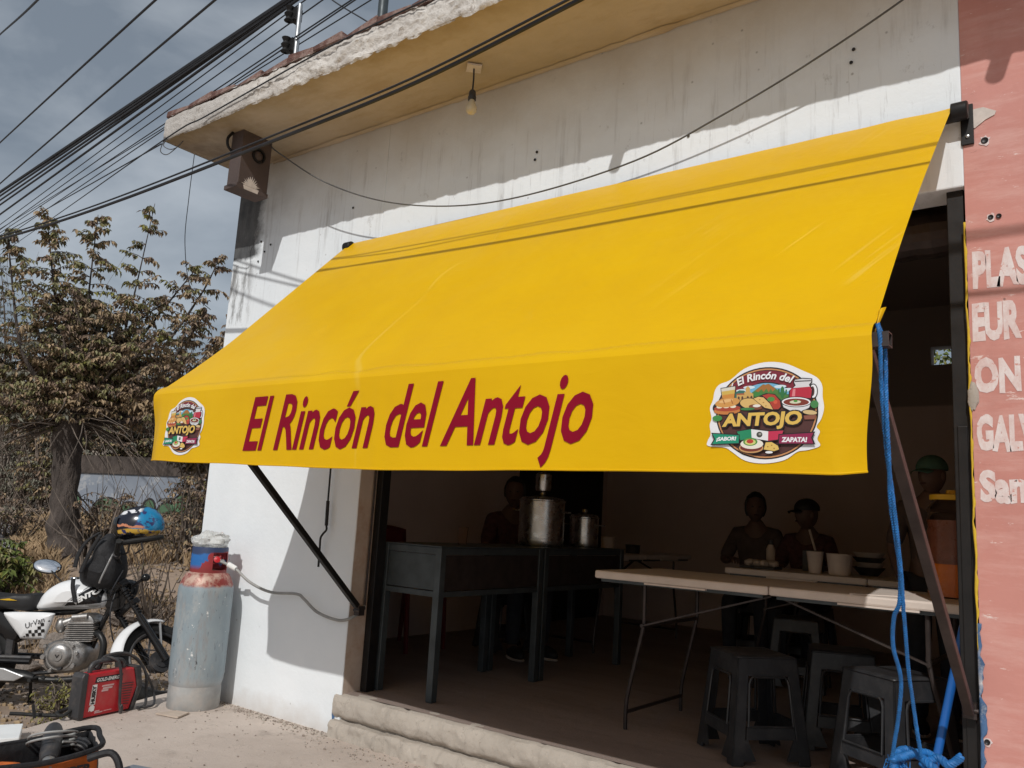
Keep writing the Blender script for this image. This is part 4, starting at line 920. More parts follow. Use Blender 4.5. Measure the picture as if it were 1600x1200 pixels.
b = MB(); b.lathe([(0.1010, 0.765), (0.1019, 0.85), (0.1010, 0.925), (0.1038, 0.935), (0.1057, 0.925), (0.1066, 0.85), (0.1057, 0.765), (0.1010, 0.765)], (CX, CY, 0), 40, a0=math.radians(38), a1=math.radians(338)); b.lathe([(0.1010, 0.765), (0.1010, 0.80), (0.1057, 0.80), (0.1057, 0.765)], (CX, CY, 0), 12, a0=math.radians(-22), a1=math.radians(38)); b.lathe([(0.1010, 0.905), (0.1010, 0.935), (0.1057, 0.935), (0.1057, 0.905)], (CX, CY, 0), 12, a0=math.radians(-22), a1=math.radians(38)); b.build('collar', 'collar', T_, smooth=True)
b = MB(); b.lathe([(0.001, 0.79), (0.022, 0.79), (0.022, 0.84), (0.016, 0.845), (0.016, 0.88), (0.001, 0.885)], (CX, CY, 0), 14); b.tube([(CX, CY, 0.855), (CX + 0.125, CY + 0.01, 0.855)], 0.013, 10); b.lathe([(0.001, 0), (0.028, 0.0), (0.030, 0.012), (0.001, 0.016)], (CX + 0.075, CY - 0.01, 0.868), 10); vv = b.build('valve', 'dull_steel', T_, smooth=True)
b = MB(); b.lathe([(0.001, 0.0), (0.018, 0.0), (0.020, 0.012), (0.001, 0.016)], (CX + 0.10, CY - 0.015, 0.862), 10, (0.8, -0.5, 0.3)); b.build('valve_knob', 'red', vv, smooth=True)
b = MB(); b.ball((CX - 0.012, CY, 0.968), (0.120, 0.112, 0.062), 40, 22, fn=lambda p: p * (0.92 + 0.22 * mn.noise(p * 2.2) + 0.16 * mn.noise(p * 5.5 + V((3, 0, 0))) + 0.08 * mn.noise(p * 12)))
tag(b.build('plastic_bag', 'bag', None, smooth=True, loc=(CX, CY, 0.95)), 'crumpled clear plastic bag draped over the top of the gas cylinder', 'plastic bag')
HS = thing('gas_hose', 'grey gas hose sagging along the wall from the cylinder', 'hose', (0.9, -0.1, 0.7))
b = MB(); b.tube(catmull([(CX + 0.115, CY, 0.855), (0.60, -0.19, 0.842), (0.641, -0.16, 0.82), (0.749, -0.12, 0.746), (0.899, -0.08, 0.703), (1.107, -0.06, 0.712), (1.178, -0.06, 0.69), (1.286, -0.05, 0.631), (1.429, -0.04, 0.605), (1.505, -0.02, 0.612), (1.53, 0.05, 0.65), (1.513, 0.095, 0.68)], 7), 0.0085, 9); b.build('tube', 'hose', HS, smooth=True)
b = MB(); b.tube([(0.605, -0.187, 0.842), (0.645, -0.158, 0.818)], 0.016, 10); b.build('connector', 'print_white', HS, smooth=True)
b = MB(); b.prism([(0.50, -0.48), (0.66, -0.44), (0.60, -0.33), (0.52, -0.36)], lambda a, c, t: (a, c, t), 0.004, 0.012); tag(b.build('chipboard_scrap', 'cardboard', None, loc=(0.57, -0.4, 0.004)), 'thin scrap of chipboard lying in front of the gas cylinder', 'board')

# ------------------------------------------------------------------ welder
WD, WN = V((-0.19, 0.982, 0)), V((0.982, 0.19, 0)); W0 = V((0.385, -0.868, 0.010))
def wp(s, z, t): return W0 + WD * s * 0.82 + V((0, 0, z)) + WN * t * (0.48 if t < -0.02 else 1.0)
WE = thing('welding_machine', 'red inverter welder with black ends lying cabled on the pavement', 'welder', tuple(W0))
b = MB(); b.prism([(0.045, 0.0), (0.405, 0.0), (0.452, 0.12), (0.412, 0.228), (0.05, 0.228)], wp, -0.16, 0.0); b.build('housing', 'red', WE, bevel=0.006)
b = MB(); b.prism([(0.0, 0.010), (0.012, -0.006), (0.046, -0.006), (0.046, 0.236), (0.014, 0.236), (0.0, 0.215)], wp, -0.168, 0.008); b.build('front_panel', 'dk_plastic', WE, bevel=0.006)
b = MB(); b.prism([(0.404, -0.006), (0.440, -0.006), (0.492, 0.118), (0.462, 0.236), (0.411, 0.236), (0.452, 0.12)], wp, -0.168, 0.008); b.build('rear_panel', 'dk_plastic', WE, bevel=0.005)
b = MB()
for k in range(9): b.prism([(0.35 - 0.004 * k, 0.035 + k * 0.014), (0.395 + 0.003 * k, 0.032 + k * 0.014), (0.395 + 0.003 * k, 0.036 + k * 0.014), (0.35 - 0.004 * k, 0.039 + k * 0.014)], wp, 0.0, 0.0022)
b.build('vent', 'dk_plastic', WE)
b = MB(); b.tube(catmull([tuple(wp(s, z, -0.08)) for s, z in ((0.09, 0.228), (0.10, 0.262), (0.14, 0.280), (0.24, 0.282), (0.32, 0.276), (0.35, 0.258), (0.36, 0.228))], 5), 0.013, 10); b.build('handle', 'dk_plastic', WE, smooth=True)
b = MB(); b.prism([(0.105, 0.176), (0.315, 0.176), (0.323, 0.206), (0.112, 0.206)], wp, 0.0, 0.0015); strip = b.build('label_strip', 'print_black', WE)
b = MB(); put_text(b, 'GOLD-ENERGY', lambda a, c: wp(0.118 + a, 0.181 + c, 0.0024), 0.195, 0.019, 0.03, 0.2); b.build('lettering', 'print_white', strip)
b = MB(); b.prism([(0.083, 0.062), (0.126, 0.062), (0.126, 0.168), (0.09, 0.168)], wp, 0.0, 0.0015); lb = b.build('brand_plate', 'print_white', WE)
b = MB(); put_text(b, 'HUSKY', lambda a, c: wp(0.120 - c, 0.066 + a, 0.0024), 0.098, 0.029, 0.07); b.build('lettering', 'print_black', lb)
b = MB(); b.prism([(0.082, 0.028), (0.092, 0.034), (0.104, 0.026), (0.122, 0.03), (0.126, 0.05), (0.112, 0.062), (0.094, 0.058), (0.083, 0.05)], wp, 0.0, 0.0015); b.build('dog_emblem', 'print_white', WE)
b = MB()
for (s0, s1, z0, z1) in ((0.165, 0.255, 0.150, 0.158), (0.172, 0.245, 0.136, 0.146), (0.165, 0.215, 0.124, 0.134), (0.13, 0.19, 0.014, 0.020), (0.13, 0.165, 0.022, 0.028), (0.20, 0.26, 0.018, 0.021)): b.prism([(s0, z0), (s1, z0), (s1 + .003, z1), (s0 + .003, z1)], wp, 0.0, 0.0014)
b.build('small_print', mat('pale_pink_print', (0.62, 0.42, 0.42), 0.5, 0, 0.1, 20, 0), WE)
WC = thing('welding_cable', 'dusty dark cable looped over and around the red welder', 'cable', tuple(wp(0.25, 0.1, 0)))
def lead(pts, r, m='dk_plastic', nm='lead'):
    q = MB(); q.tube(catmull([tuple(p) for p in pts], 7), r, 8); return q.build(nm, m, WC, smooth=True)
lead([wp(0.20, 0.30, -0.12), wp(0.24, 0.295, -0.06), wp(0.275, 0.27, 0.0), wp(0.292, 0.20, 0.014), wp(0.302, 0.12, 0.012), wp(0.310, 0.04, 0.016), wp(0.318, 0.006, 0.022)], 0.008)
lead([wp(0.16, 0.24, -0.10), wp(0.20, 0.30, -0.10), wp(0.34, 0.31, -0.10), wp(0.46, 0.27, -0.08), wp(0.54, 0.18, -0.05), wp(0.56, 0.07, -0.02), wp(0.52, 0.012, 0.02), wp(0.44, 0.004, 0.04)], 0.008)
lead([wp(0.12, 0.25, -0.06), wp(0.18, 0.29, -0.08), wp(0.30, 0.295, -0.12), wp(0.42, 0.29, -0.14), wp(0.52, 0.23, -0.12), wp(0.60, 0.12, -0.06), wp(0.62, 0.03, 0.0), wp(0.55, 0.006, 0.05), wp(0.45, 0.004, 0.02)], 0.007)
lead([wp(0.02, 0.05, -0.10), wp(-0.05, 0.02, -0.12), wp(-0.06, 0.03, -0.20), wp(0.05, 0.02, -0.32), wp(0.12, 0.015, -0.42)], 0.009, 'rubber')
lead([wp(-0.02, 0.01, -0.20), wp(-0.10, 0.012, -0.38), wp(-0.16, 0.012, -0.58), wp(-0.20, 0.014, -0.66)], 0.010, 'rubber')
b = MB(); b.prism([(0.306, -0.008), (0.326, -0.008), (0.332, 0.022), (0.318, 0.045), (0.304, 0.03)], wp, 0.016, 0.030); b.build('earth_clamp', 'dk_plastic', WC, bevel=0.003)
b = MB(); b.sqtube(wp(-0.17, 0.012, -0.30), wp(-0.17, 0.075, -0.36), 0.012, 0.012, (1, 0, 0)); b.build('electrode_holder', 'rubber', WC)

# ------------------------------------------------------------------ tool bag and what lies in and by it
TB = thing('tool_bag', 'open orange canvas tool bag with black trim at the pavement edge', 'tool bag', (1.6, -1.62, 0))
def bagring(z, k): # bag outline in plan: long axis along y
    return [(1.59 + 0.135 * k * sx, -1.60 + 0.26 * k * sy, z) for sx, sy in ((-1, -1), (1, -1), (1, 1), (-1, 1))]
def wall_panel(nm, p, q, m, outz=0.0, z0=0.0, z1=0.235, bulge=0.0, sagk=0.0):
    g_ = MB(); d = (V(q) - V(p)); nrm = V((d.y, -d.x, 0)).normalized()
    def f(u, v_):
        b_ = V(p) + d * u; s_ = math.sin(PI * u)
        z = z0 + (z1 - z0 - sagk * s_ * v_ + 0.008 * frac(u * 5, v_, p[0], 1)) * v_
        return b_ + nrm * (bulge * s_ * math.sin(PI * (0.15 + 0.85 * v_)) + 0.01 * frac(u * 4, v_ * 3, p[1], 1.2)) + V((0, 0, z))
    g_.grid(14, 8, f); return g_.build(nm, m, TB, smooth=True, solid=0.006)
c0 = [(1.505, -1.80), (1.705, -1.83), (1.700, -1.44), (1.475, -1.36)]
cc = [(a, b_, 0) for a, b_ in c0]
wall_panel('back_panel', cc[3], cc[0], 'cloth_black', bulge=-0.01, sagk=0.01, z1=0.245)
wall_panel('front_panel', cc[1], cc[2], 'orange', bulge=0.012, sagk=0.01, z1=0.225)
wall_panel('end_panel', cc[2], cc[3], 'cloth_black', bulge=0.02, z1=0.235); wall_panel('end_panel', cc[0], cc[1], 'cloth_black', bulge=0.02)
b = MB(); b.prism(c0, lambda a, c, t: (a, c, t), 0.004, 0.02); b.build('base', 'cloth_black', TB)
b = MB(); b.tube(catmull([(1.707, -1.83, 0.225), (1.722, -1.63, 0.216), (1.703, -1.44, 0.232), (1.58, -1.375, 0.24), (1.472, -1.36, 0.25), (1.48, -1.60, 0.24), (1.503, -1.80, 0.245), (1.60, -1.84, 0.24), (1.707, -1.83, 0.225)], 6), 0.011, 8); b.build('rim', 'cloth_black', TB, smooth=True)
b = MB(); b.tube(catmull([(1.745, -1.50, 0.21), (1.80, -1.44, 0.23), (1.84, -1.42, 0.17), (1.82, -1.43, 0.08), (1.775, -1.47, 0.03)], 6), 0.014, 8); b.build('strap', 'cloth_black', TB, smooth=True)
b = MB(); put_text(b, 'TRUPER', lambda a, c: (1.724 + 0.006 * math.sin(PI * min(1, a / 0.2)), -1.66 + a, 0.150 + c), 0.19, 0.036, 0.05); b.build('lettering', 'print_black', TB)
b = MB(); b.ball((1.56, -1.72, 0.15), (0.06, 0.09, 0.05), 14, 8, fn=lambda p: p * (1 + 0.3 * mn.noise(p * 2))); b.build('lining_flap', 'orange', TB, smooth=True)
DRL = thing('drill', 'dark grey power drill standing in the open tool bag', 'power tool', (1.55, -1.57, 0.16))
b = MB(); b.tube([(1.46, -1.505, 0.262), (1.50, -1.525, 0.258), (1.62, -1.585, 0.215), (1.66, -1.605, 0.20)], [0.030, 0.036, 0.037, 0.030], 14); b.build('body', 'dk_plastic', DRL, smooth=True)
b = MB(); b.tube([(1.49, -1.52, 0.25), (1.50, -1.545, 0.15), (1.52, -1.56, 0.08)], [0.026, 0.024, 0.022], 10); b.build('grip', 'dk_plastic', DRL, smooth=True)
b = MB(); b.lathe([(0.001, 0), (0.026, 0.0), (0.028, 0.02), (0.018, 0.04), (0.010, 0.05)], (1.66, -1.605, 0.20), 12, (0.85, -0.42, -0.32)); b.build('chuck', 'dull_steel', DRL, smooth=True)
b = MB(); b.tube(catmull([(1.55 + 0.085 * (1 + 0.1 * math.sin(k)) * math.cos(k * 0.62) , -1.55 + 0.085 * math.sin(k * 0.62) , 0.225 + 0.035 * math.cos(k * 0.62 + 0.4) + 0.002 * k) for k in range(26)], 4), 0.0048, 7)
tag(b.build('power_cord', 'hose', None, smooth=True, loc=(1.55, -1.55, 0.2)), 'coiled grey cord lying around the drill in the tool bag', 'cord')
b = MB(); b.ball((1.53, -1.42, 0.20), (0.05, 0.035, 0.03), 12, 8, fn=lambda p: p * (1 + 0.4 * mn.noise(p * 2.4))); b.box(1.50, 1.53, -1.46, -1.40, 0.19, 0.22); tag(b.build('pliers', 'dk_plastic', None, smooth=True, loc=(1.53, -1.42, 0.2)), 'dark hand tool tucked in the near corner of the tool bag', 'hand tool')
GC = thing('tool_case', 'grey-blue plastic tool case beside the tool bag', 'tool case', (1.70, -1.20, 0))
b = MB(); b.prism([(1.60, -1.36), (1.80, -1.30), (1.755, -1.13), (1.555, -1.20)], lambda a, c, t: (a, c, t), 0.0, 0.055); b.build('body', 'dk_plastic', GC, bevel=0.008)
b = MB(); b.prism([(1.595, -1.365), (1.805, -1.305), (1.76, -1.125), (1.55, -1.195)], lambda a, c, t: (a, c, t), 0.056, 0.095); b.build('lid', 'grey_case', GC, bevel=0.012)
b = MB(); b.prism([(0.475, -1.18), (0.72, -1.30), (0.58, -1.62), (0.33, -1.48)], lambda a, c, t: (a, c, t), 0.003, 0.055); tag(b.build('foam_board', 'paper', None, bevel=0.003, loc=(0.55, -1.4, 0)), 'flat white foam block lying at the pavement edge behind the tool bag', 'board')

# ------------------------------------------------------------------ motorcycle (side sketch in bike units, u forward, h up, w to the right side)
MO = V((-0.261, 0.034, 0)); MU = V((0.794, 0.608, 0)); MW = V((0.608, -0.794, 0))
def mp(u, h, w=0.0): return MO + MU * u + MW * w + V((0, 0, h))
def bk(X_, Y_): return (-0.03 + (X_ - 905) * 0.00123 + (Y_ - 920) * 0.00017, 0.10 + (X_ - 905) * 0.00007 - (Y_ - 920) * 0.00119)
def br_(X_, Y_):   # the pieces that stand out on the right side
    u, h = bk(X_, Y_); return (u + 0.060, h + 0.012)
def bkr(pts): return [br_(a, b) for a, b in pts]
def bkl(pts): return [bk(a, b) for a, b in pts]
def puff_w(outline, a, b, hw, p=2.4):
    n = len(outline); ca = sum(q[0] for q in outline) / n; cb = sum(q[1] for q in outline) / n
    dx, dy = a - ca, b - cb; best = 0.0
    for i in range(n):
        x1, y1 = outline[i][0] - ca, outline[i][1] - cb; x2, y2 = outline[(i + 1) % n][0] - ca, outline[(i + 1) % n][1] - cb
        ex, ey = x2 - x1, y2 - y1; den = dx * ey - dy * ex
        if abs(den) < 1e-12: continue
        t = (x1 * ey - y1 * ex) / den; s_ = (x1 * dy - y1 * dx) / den
        if t > 0 and -1e-6 <= s_ <= 1 + 1e-6: best = max(best, 1 / t)
    return hw * max(0.0, 1 - min(1, best) ** p) ** (1 / p)
MC = thing('motorcycle', 'white and black commuter motorcycle parked on the dirt with a helmet on it', 'motorcycle', tuple(mp(-0.65, -0.18)))
# steering frame: everything ahead turns about the fork axis
SA, SD = V((-0.40, 0.58, 0)), V((0.42, -0.50, 0)).normalized()
ROT = Matrix.Rotation(math.radians(-60), 3, SD)          # turned to the left
def sp(u, h, w=0.0):
    q = SA + ROT @ (V((u, h, w)) - SA); return mp(q.x, q.y, q.z)
def wheel(fn, cu, ch, R0, tw, nm):
    b = MB(); pts = [fn(cu + R0 * math.cos(a), ch + R0 * math.sin(a), 0) for a in [2 * PI * k / 48 for k in range(49)]]
    b.tube([tuple(p) for p in pts], tw, 12, caps=False); ty = b.build(nm, 'rubber', MC, smooth=True)
    b = MB()
    for w_ in (-0.028, 0.028): b.tube([tuple(fn(cu + (R0 - tw * 0.9) * math.cos(a), ch + (R0 - tw * 0.9) * math.sin(a), w_)) for a in [2 * PI * k / 40 for k in range(41)]], 0.010, 6, caps=False)
    b.build('rim', 'dk_plastic', ty, smooth=True)
    b = MB()
    for k in range(20):
        a = 2 * PI * k / 20; a2 = a + (0.5 if k % 2 else -0.5); sgn = 0.03 if k % 2 else -0.03
        b.tube([tuple(fn(cu + 0.04 * math.cos(a2), ch + 0.04 * math.sin(a2), sgn)), tuple(fn(cu + (R0 - tw) * math.cos(a), ch + (R0 - tw) * math.sin(a), 0))], 0.0018, 4)
    tag(b.build('spoke', 'dk_plastic', ty), kind='stuff')
    b = MB(); b.tube([tuple(fn(cu, ch, -0.05)), tuple(fn(cu, ch, 0.05))], 0.045, 16); b.tube([tuple(fn(cu, ch, -0.10)), tuple(fn(cu, ch, 0.10))], 0.010, 10)
    b.lathe([(0.001, 0.0), (0.075, 0.0), (0.075, 0.02), (0.001, 0.025)], tuple(fn(cu, ch, 0.02)), 18, tuple((fn(0, 0, 1) - fn(0, 0, 0)))); b.build('hub', 'dk_plastic', ty, smooth=True)
wheel(sp, -0.070, 0.105, 0.245, 0.042, 'front_wheel'); wheel(mp, -1.30, 0.095, 0.235, 0.050, 'rear_wheel')
for w_ in (-0.085, 0.085):
    b = MB(); b.tube([tuple(sp(-0.425, 0.57, w_)), tuple(sp(-0.24, 0.33, w_))], 0.017, 12); b.tube([tuple(sp(-0.27, 0.365, w_)), tuple(sp(-0.055, 0.095, w_))], 0.025, 12)
    for k in range(9): b.lathe([(0.018, -0.006), (0.027, 0), (0.018, 0.006)], tuple(sp(lerp(-0.385, -0.275, k / 8), lerp(0.523, 0.394, k / 8), w_)), 12, tuple(sp(-0.02, 0.095, 0) - sp(-0.25, 0.365, 0)))
    b.build('fork_leg', 'black_gloss', MC, smooth=True)
b = MB()
def fend(u, v_):
    a = math.radians(92 + 94 * u); q = (v_ - 0.5) * 2; rr = 0.315 - 0.045 * q * q
    return sp(-0.075 + rr * math.cos(a), 0.105 + rr * math.sin(a), 0.072 * q)
b.grid(26, 10, fend); b.build('front_fender', 'white_paint', MC, smooth=True, solid=0.004)
b = MB()
for w_ in (-0.07, 0.07): b.tube([tuple(sp(-0.035 + 0.30 * math.cos(math.radians(105)), 0.105 + 0.30 * math.sin(math.radians(105)), w_ * 0.8)), tuple(sp(-0.10, 0.19, w_ * 1.2))], 0.008, 6)
b.build('fender_stay', 'silver', MC, smooth=True)
# triple clamp, handlebar, grips, mirrors, lamps
b = MB(); b.prism([(-0.47, 0.565), (-0.40, 0.615), (-0.36, 0.585), (-0.42, 0.535)], sp, -0.11, 0.11); b.prism([(-0.36, 0.455), (-0.31, 0.495), (-0.28, 0.465), (-0.33, 0.425)], sp, -0.11, 0.11); b.build('triple_clamp', 'black_gloss', MC, bevel=0.01)
b = MB(); b.tube([tuple(p) for p in catmull([sp(-0.60, 0.665, -0.37), sp(-0.55, 0.675, -0.25), sp(-0.46, 0.66, -0.14), sp(-0.44, 0.62, -0.05), sp(-0.44, 0.62, 0.05), sp(-0.46, 0.66, 0.14), sp(-0.55, 0.675, 0.25), sp(-0.60, 0.665, 0.37)], 6)], 0.011, 10); hb = b.build('handlebar', 'black_metal', MC, smooth=True)
for w_ in (-1, 1):
    b = MB(); b.tube([tuple(sp(-0.555, 0.675, 0.26 * w_)), tuple(sp(-0.61, 0.664, 0.40 * w_))], 0.018, 12); b.build('grip', 'rubber', hb, smooth=True)
    b = MB(); b.tube([tuple(sp(-0.535, 0.678, 0.22 * w_)), tuple(sp(-0.548, 0.676, 0.25 * w_))], 0.026, 10); b.tube([tuple(p) for p in catmull([sp(-0.51, 0.685, 0.235 * w_), sp(-0.50, 0.67, 0.30 * w_), sp(-0.54, 0.655, 0.40 * w_)], 4)], 0.006, 6); b.build('lever', 'dk_plastic', hb, smooth=True)
b = MB(); b.tube([tuple(p) for p in catmull([sp(-0.53, 0.69, -0.22), sp(-0.54, 0.73, -0.25), sp(-0.60, 0.745, -0.30)], 5)], 0.006, 8); ms = b.build('mirror_stem', 'black_metal', MC, smooth=True)
mc_ = mp(-0.985, 0.695, -0.16); tocam = (V((5.0, -3.24, 1.2)) - mc_).normalized(); mnorm = (tocam + V((0.05, -0.3, 0.95)) * 0.9).normalized()
mq = V((0, 0, 1)).rotation_difference(mnorm).to_matrix()
b = MB(); b.ball(tuple(mc_), (0.096, 0.060, 0.014), 22, 8, T=mq @ Matrix.Rotation(math.radians(42), 3, 'Z')); mh = b.build('mirror', 'black_gloss', MC, smooth=True)
b = MB(); b.ball(tuple(mc_ + mnorm * 0.006), (0.087, 0.053, 0.0105), 22, 8, T=mq @ Matrix.Rotation(math.radians(42), 3, 'Z')); b.build('glass', 'mirror', mh, smooth=True)
b = MB(); b.tube([tuple(sp(-0.61, 0.68, -0.28)), tuple(mc_)], 0.005, 6); b.build('mirror_arm', 'black_metal', mh, smooth=True)
b = MB(); b.tube([tuple(p) for p in catmull([mp(*bk(645, 452), 0.22), mp(*bk(658, 420), 0.22), mp(*bk(690, 340), 0.20), mp(*bk(700, 300), 0.17), mp(*bk(712, 262), 0.14)], 5)], 0.0065, 8); b.build('mirror_stem', 'dull_steel', MC, smooth=True)
b = MB(); b.ball(tuple(sp(-0.33, 0.60, 0)), (0.07, 0.07, 0.07), 18, 12); b.lathe([(0.001, 0.0), (0.07, 0.0), (0.066, 0.02), (0.001, 0.03)], tuple(sp(-0.31, 0.60, 0)), 20, tuple(sp(1, 0.4, 0) - sp(0, 0.4, 0))); b.build('headlight', 'black_gloss', MC, smooth=True)
for w_ in (-0.17, 0.19):
    b = MB(); b.tube([tuple(sp(-0.35, 0.57, 0.07 * (1 if w_ > 0 else -1))), tuple(sp(-0.33, 0.57, w_))], 0.010, 8); b.ball(tuple(sp(-0.32, 0.575, w_ * 1.15)), (0.03, 0.03, 0.026), 12, 8); b.build('turn_signal', 'black_gloss', MC, smooth=True)
# tank
TO = smooth_outline(bkl([(240, 610), (246, 560), (285, 505), (360, 458), (440, 441), (520, 452), (590, 488), (618, 535), (608, 585), (560, 604), (400, 608)]), 4)
b = MB(); b.puff(TO, mp, 0.135, 13); tk = b.build('fuel_tank', 'white_paint', MC, smooth=True)
TW = lambda a, c: mp(a, c, puff_w(TO, a, c, 0.135) + 0.0035)
def patch(nm, m, quad, parent, outl, hw, base=0.0, nn=12, lift=0.003):
    g_ = MB(); Q = bkl(quad)
    def f(u, v_):
        a = lerp(lerp(Q[0][0], Q[1][0], u), lerp(Q[3][0], Q[2][0], u), v_); c = lerp(lerp(Q[0][1], Q[1][1], u), lerp(Q[3][1], Q[2][1], u), v_)
        return mp(a, c, base + puff_w(outl, a, c, hw) + lift)
    g_.grid(nn, nn, f); return g_.build(nm, m, parent, smooth=True)
tp = patch('tank_panel', 'black_gloss', [(415, 582), (572, 466), (606, 510), (598, 568)], tk, TO, 0.135)
patch('tank_stripe', 'silver', [(262, 598), (600, 572), (592, 590), (300, 606)], tk, TO, 0.135, lift=0.002)
patch('pinstripe', 'silver', [(404, 580), (556, 464), (562, 463), (412, 581)], tk, TO, 0.135, lift=0.004)
b = MB(); c0u, c0h = bk(478, 577); ang = math.radians(33)
def vt(a, c):
    u, h = c0u + a * math.cos(ang) - c * math.sin(ang), c0h + a * math.sin(ang) + c * math.cos(ang); return mp(u, h, puff_w(TO, u, h, 0.135) + 0.006)
put_text(b, 'VENTO', vt, 0.165, 0.036, 0.06, 0.25); b.build('lettering', 'print_white', tk)
b = MB(); b.lathe([(0.001, 0.012), (0.03, 0.010), (0.035, 0.0)], tuple(mp(*bk(430, 440), 0.0)), 16); b.build('fuel_cap', 'chrome', tk, smooth=True)
# seat, side panel, tail
b = MB(); b.puff(smooth_outline(bkl([(246, 525), (240, 612), (120, 606), (0, 604), (-150, 590), (-260, 560), (-330, 500), (-300, 478), (-150, 500), (0, 519), (120, 530)]), 3), mp, 0.115, 11, p=4); se = b.build('seat', 'seat', MC, smooth=True)
b = MB(); b.poly(bkl([(60, 546), (120, 540), (165, 552), (110, 551)]), lambda a, c: mp(a, c, 0.117)); b.build('seat_logo', 'lid_yellow', se)
SO = smooth_outline(bkr([(40, 638), (60, 622), (180, 622), (300, 628), (304, 650), (262, 752), (245, 768), (140, 766), (120, 750)]), 4)
b = MB(); b.puff(SO, lambda a, c, t: mp(a, c, 0.10 + t), 0.035, 9); sd = b.build('side_panel', 'white_paint', MC, smooth=True)
SW = lambda a, c, l=0.004: mp(a, c, 0.10 + puff_w(SO, a, c, 0.035) + l)
b = MB(); u0, h0 = br_(172, 708); a2 = math.radians(24)
put_text(b, 'UrVan', lambda a, c: SW(u0 + a * math.cos(a2) - c * math.sin(a2), h0 + a * math.sin(a2) + c * math.cos(a2)), 0.125, 0.034, 0.0, 0.2); b.build('lettering', 'dk_plastic', sd)
b = MB()
for i in range(8):
    for k in range(5):
        if (i + k) % 2: continue
        X0 = 168 + i * 16; Y0 = 752 - k * 17 - i * 1
        if Y0 < 742 - (X0 - 168) * 0.62 or X0 + 16 > 296 - (Y0 - 665) * 0.42: continue
        b.poly(bkr([(X0, Y0), (X0 + 16, Y0 - 2), (X0 + 16, Y0 - 19), (X0, Y0 - 17)]), lambda a, c: SW(a, c, 0.003))
tag(b.build('check_print', 'checker', sd), kind='stuff')
b = MB(); b.poly(bkr([(150, 752), (290, 664), (292, 670), (158, 753)]), lambda a, c: SW(a, c, 0.003)); b.build('pinstripe', 'dk_plastic', sd)
b = MB(); b.puff(smooth_outline(bkr([(-60, 610), (30, 625), (110, 745), (60, 800), (20, 760), (-60, 690)]), 3), mp, 0.09, 7, p=5); b.prism(bkr([(-330, 560), (-60, 600), (-60, 640), (-330, 610)]), mp, -0.07, 0.07); b.build('rear_frame', 'black_gloss', MC, smooth=True)
# engine
EN = thing('engine', None, None); EN.parent = MC
b = MB(); b.puff(smooth_outline(bkr([(240, 850), (270, 790), (350, 775), (440, 785), (480, 830), (470, 900), (420, 945), (320, 950), (255, 920)]), 4), mp, 0.13, 9, p=5); b.build('crankcase', 'dull_steel', EN, smooth=True)
cxu, cxh = br_(348, 852)
b = MB(); b.lathe([(0.001, 0.034), (0.030, 0.034), (0.034, 0.028), (0.050, 0.028), (0.060, 0.024), (0.074, 0.014), (0.080, 0.0), (0.092, 0.0), (0.094, -0.02)], tuple(mp(cxu, cxh, 0.13)), 30, tuple(MW))
b.build('clutch_cover', 'dull_steel', EN, smooth=True)
b = MB(); put_text(b, 'V', lambda a, c: mp(cxu - 0.014 + a, cxh - 0.012 + c, 0.1655), 0.030, 0.024, 0.04); b.build('emblem', 'print_black', EN)
for (X_, Y_, r_) in ((262, 858, 0.018), (300, 930, 0.014), (420, 905, 0.016), (440, 840, 0.014), (350, 912, 0.022), (420, 800, 0.012), (275, 800, 0.013)):
    b = MB(); b.lathe([(0.001, 0.012), (r_ * 0.8, 0.012), (r_, 0.0)], tuple(mp(*br_(X_, Y_), 0.132)), 12, tuple(MW)); b.build('cover_bolt', 'dk_plastic' if r_ > 0.02 else 'dull_steel', EN, smooth=True)
for k in range(10):
    cu_, ch_ = br_(lerp(428, 440, k / 9), lerp(786, 690, k / 9)); wd_ = 0.084 + 0.006 * (k % 2) + 0.01 * math.sin(k / 9 * PI)
    b = MB(); b.prism([(cu_ - wd_, ch_ - 0.0035), (cu_ + wd_, ch_ + 0.008), (cu_ + wd_, ch_ + 0.014), (cu_ - wd_, ch_ + 0.0025)], mp, -0.088, 0.088); b.build('cooling_fin', 'dull_steel', EN)
b = MB(); b.prism(bkr([(372, 785), (380, 690), (500, 690), (492, 785)]), mp, -0.07, 0.07); b.build('barrel', 'dk_plastic', EN)
b = MB(); b.puff(smooth_outline(bkr([(375, 692), (380, 655), (410, 640), (480, 640), (508, 660), (504, 692)]), 3), mp, 0.085, 7, p=5); b.build('cylinder_head', 'dull_steel', EN, smooth=True)
b = MB(); b.tube([tuple(mp(*br_(400, 655), 0.08)), tuple(mp(*br_(480, 648), 0.08))], 0.022, 10); b.tube([tuple(mp(*br_(330, 690), 0.05)), tuple(mp(*br_(380, 672), 0.04))], 0.026, 10); b.ball(tuple(mp(*br_(322, 700), 0.05)), (0.035, 0.035, 0.05), 12, 8); b.build('carburettor', 'dull_steel', EN, smooth=True)
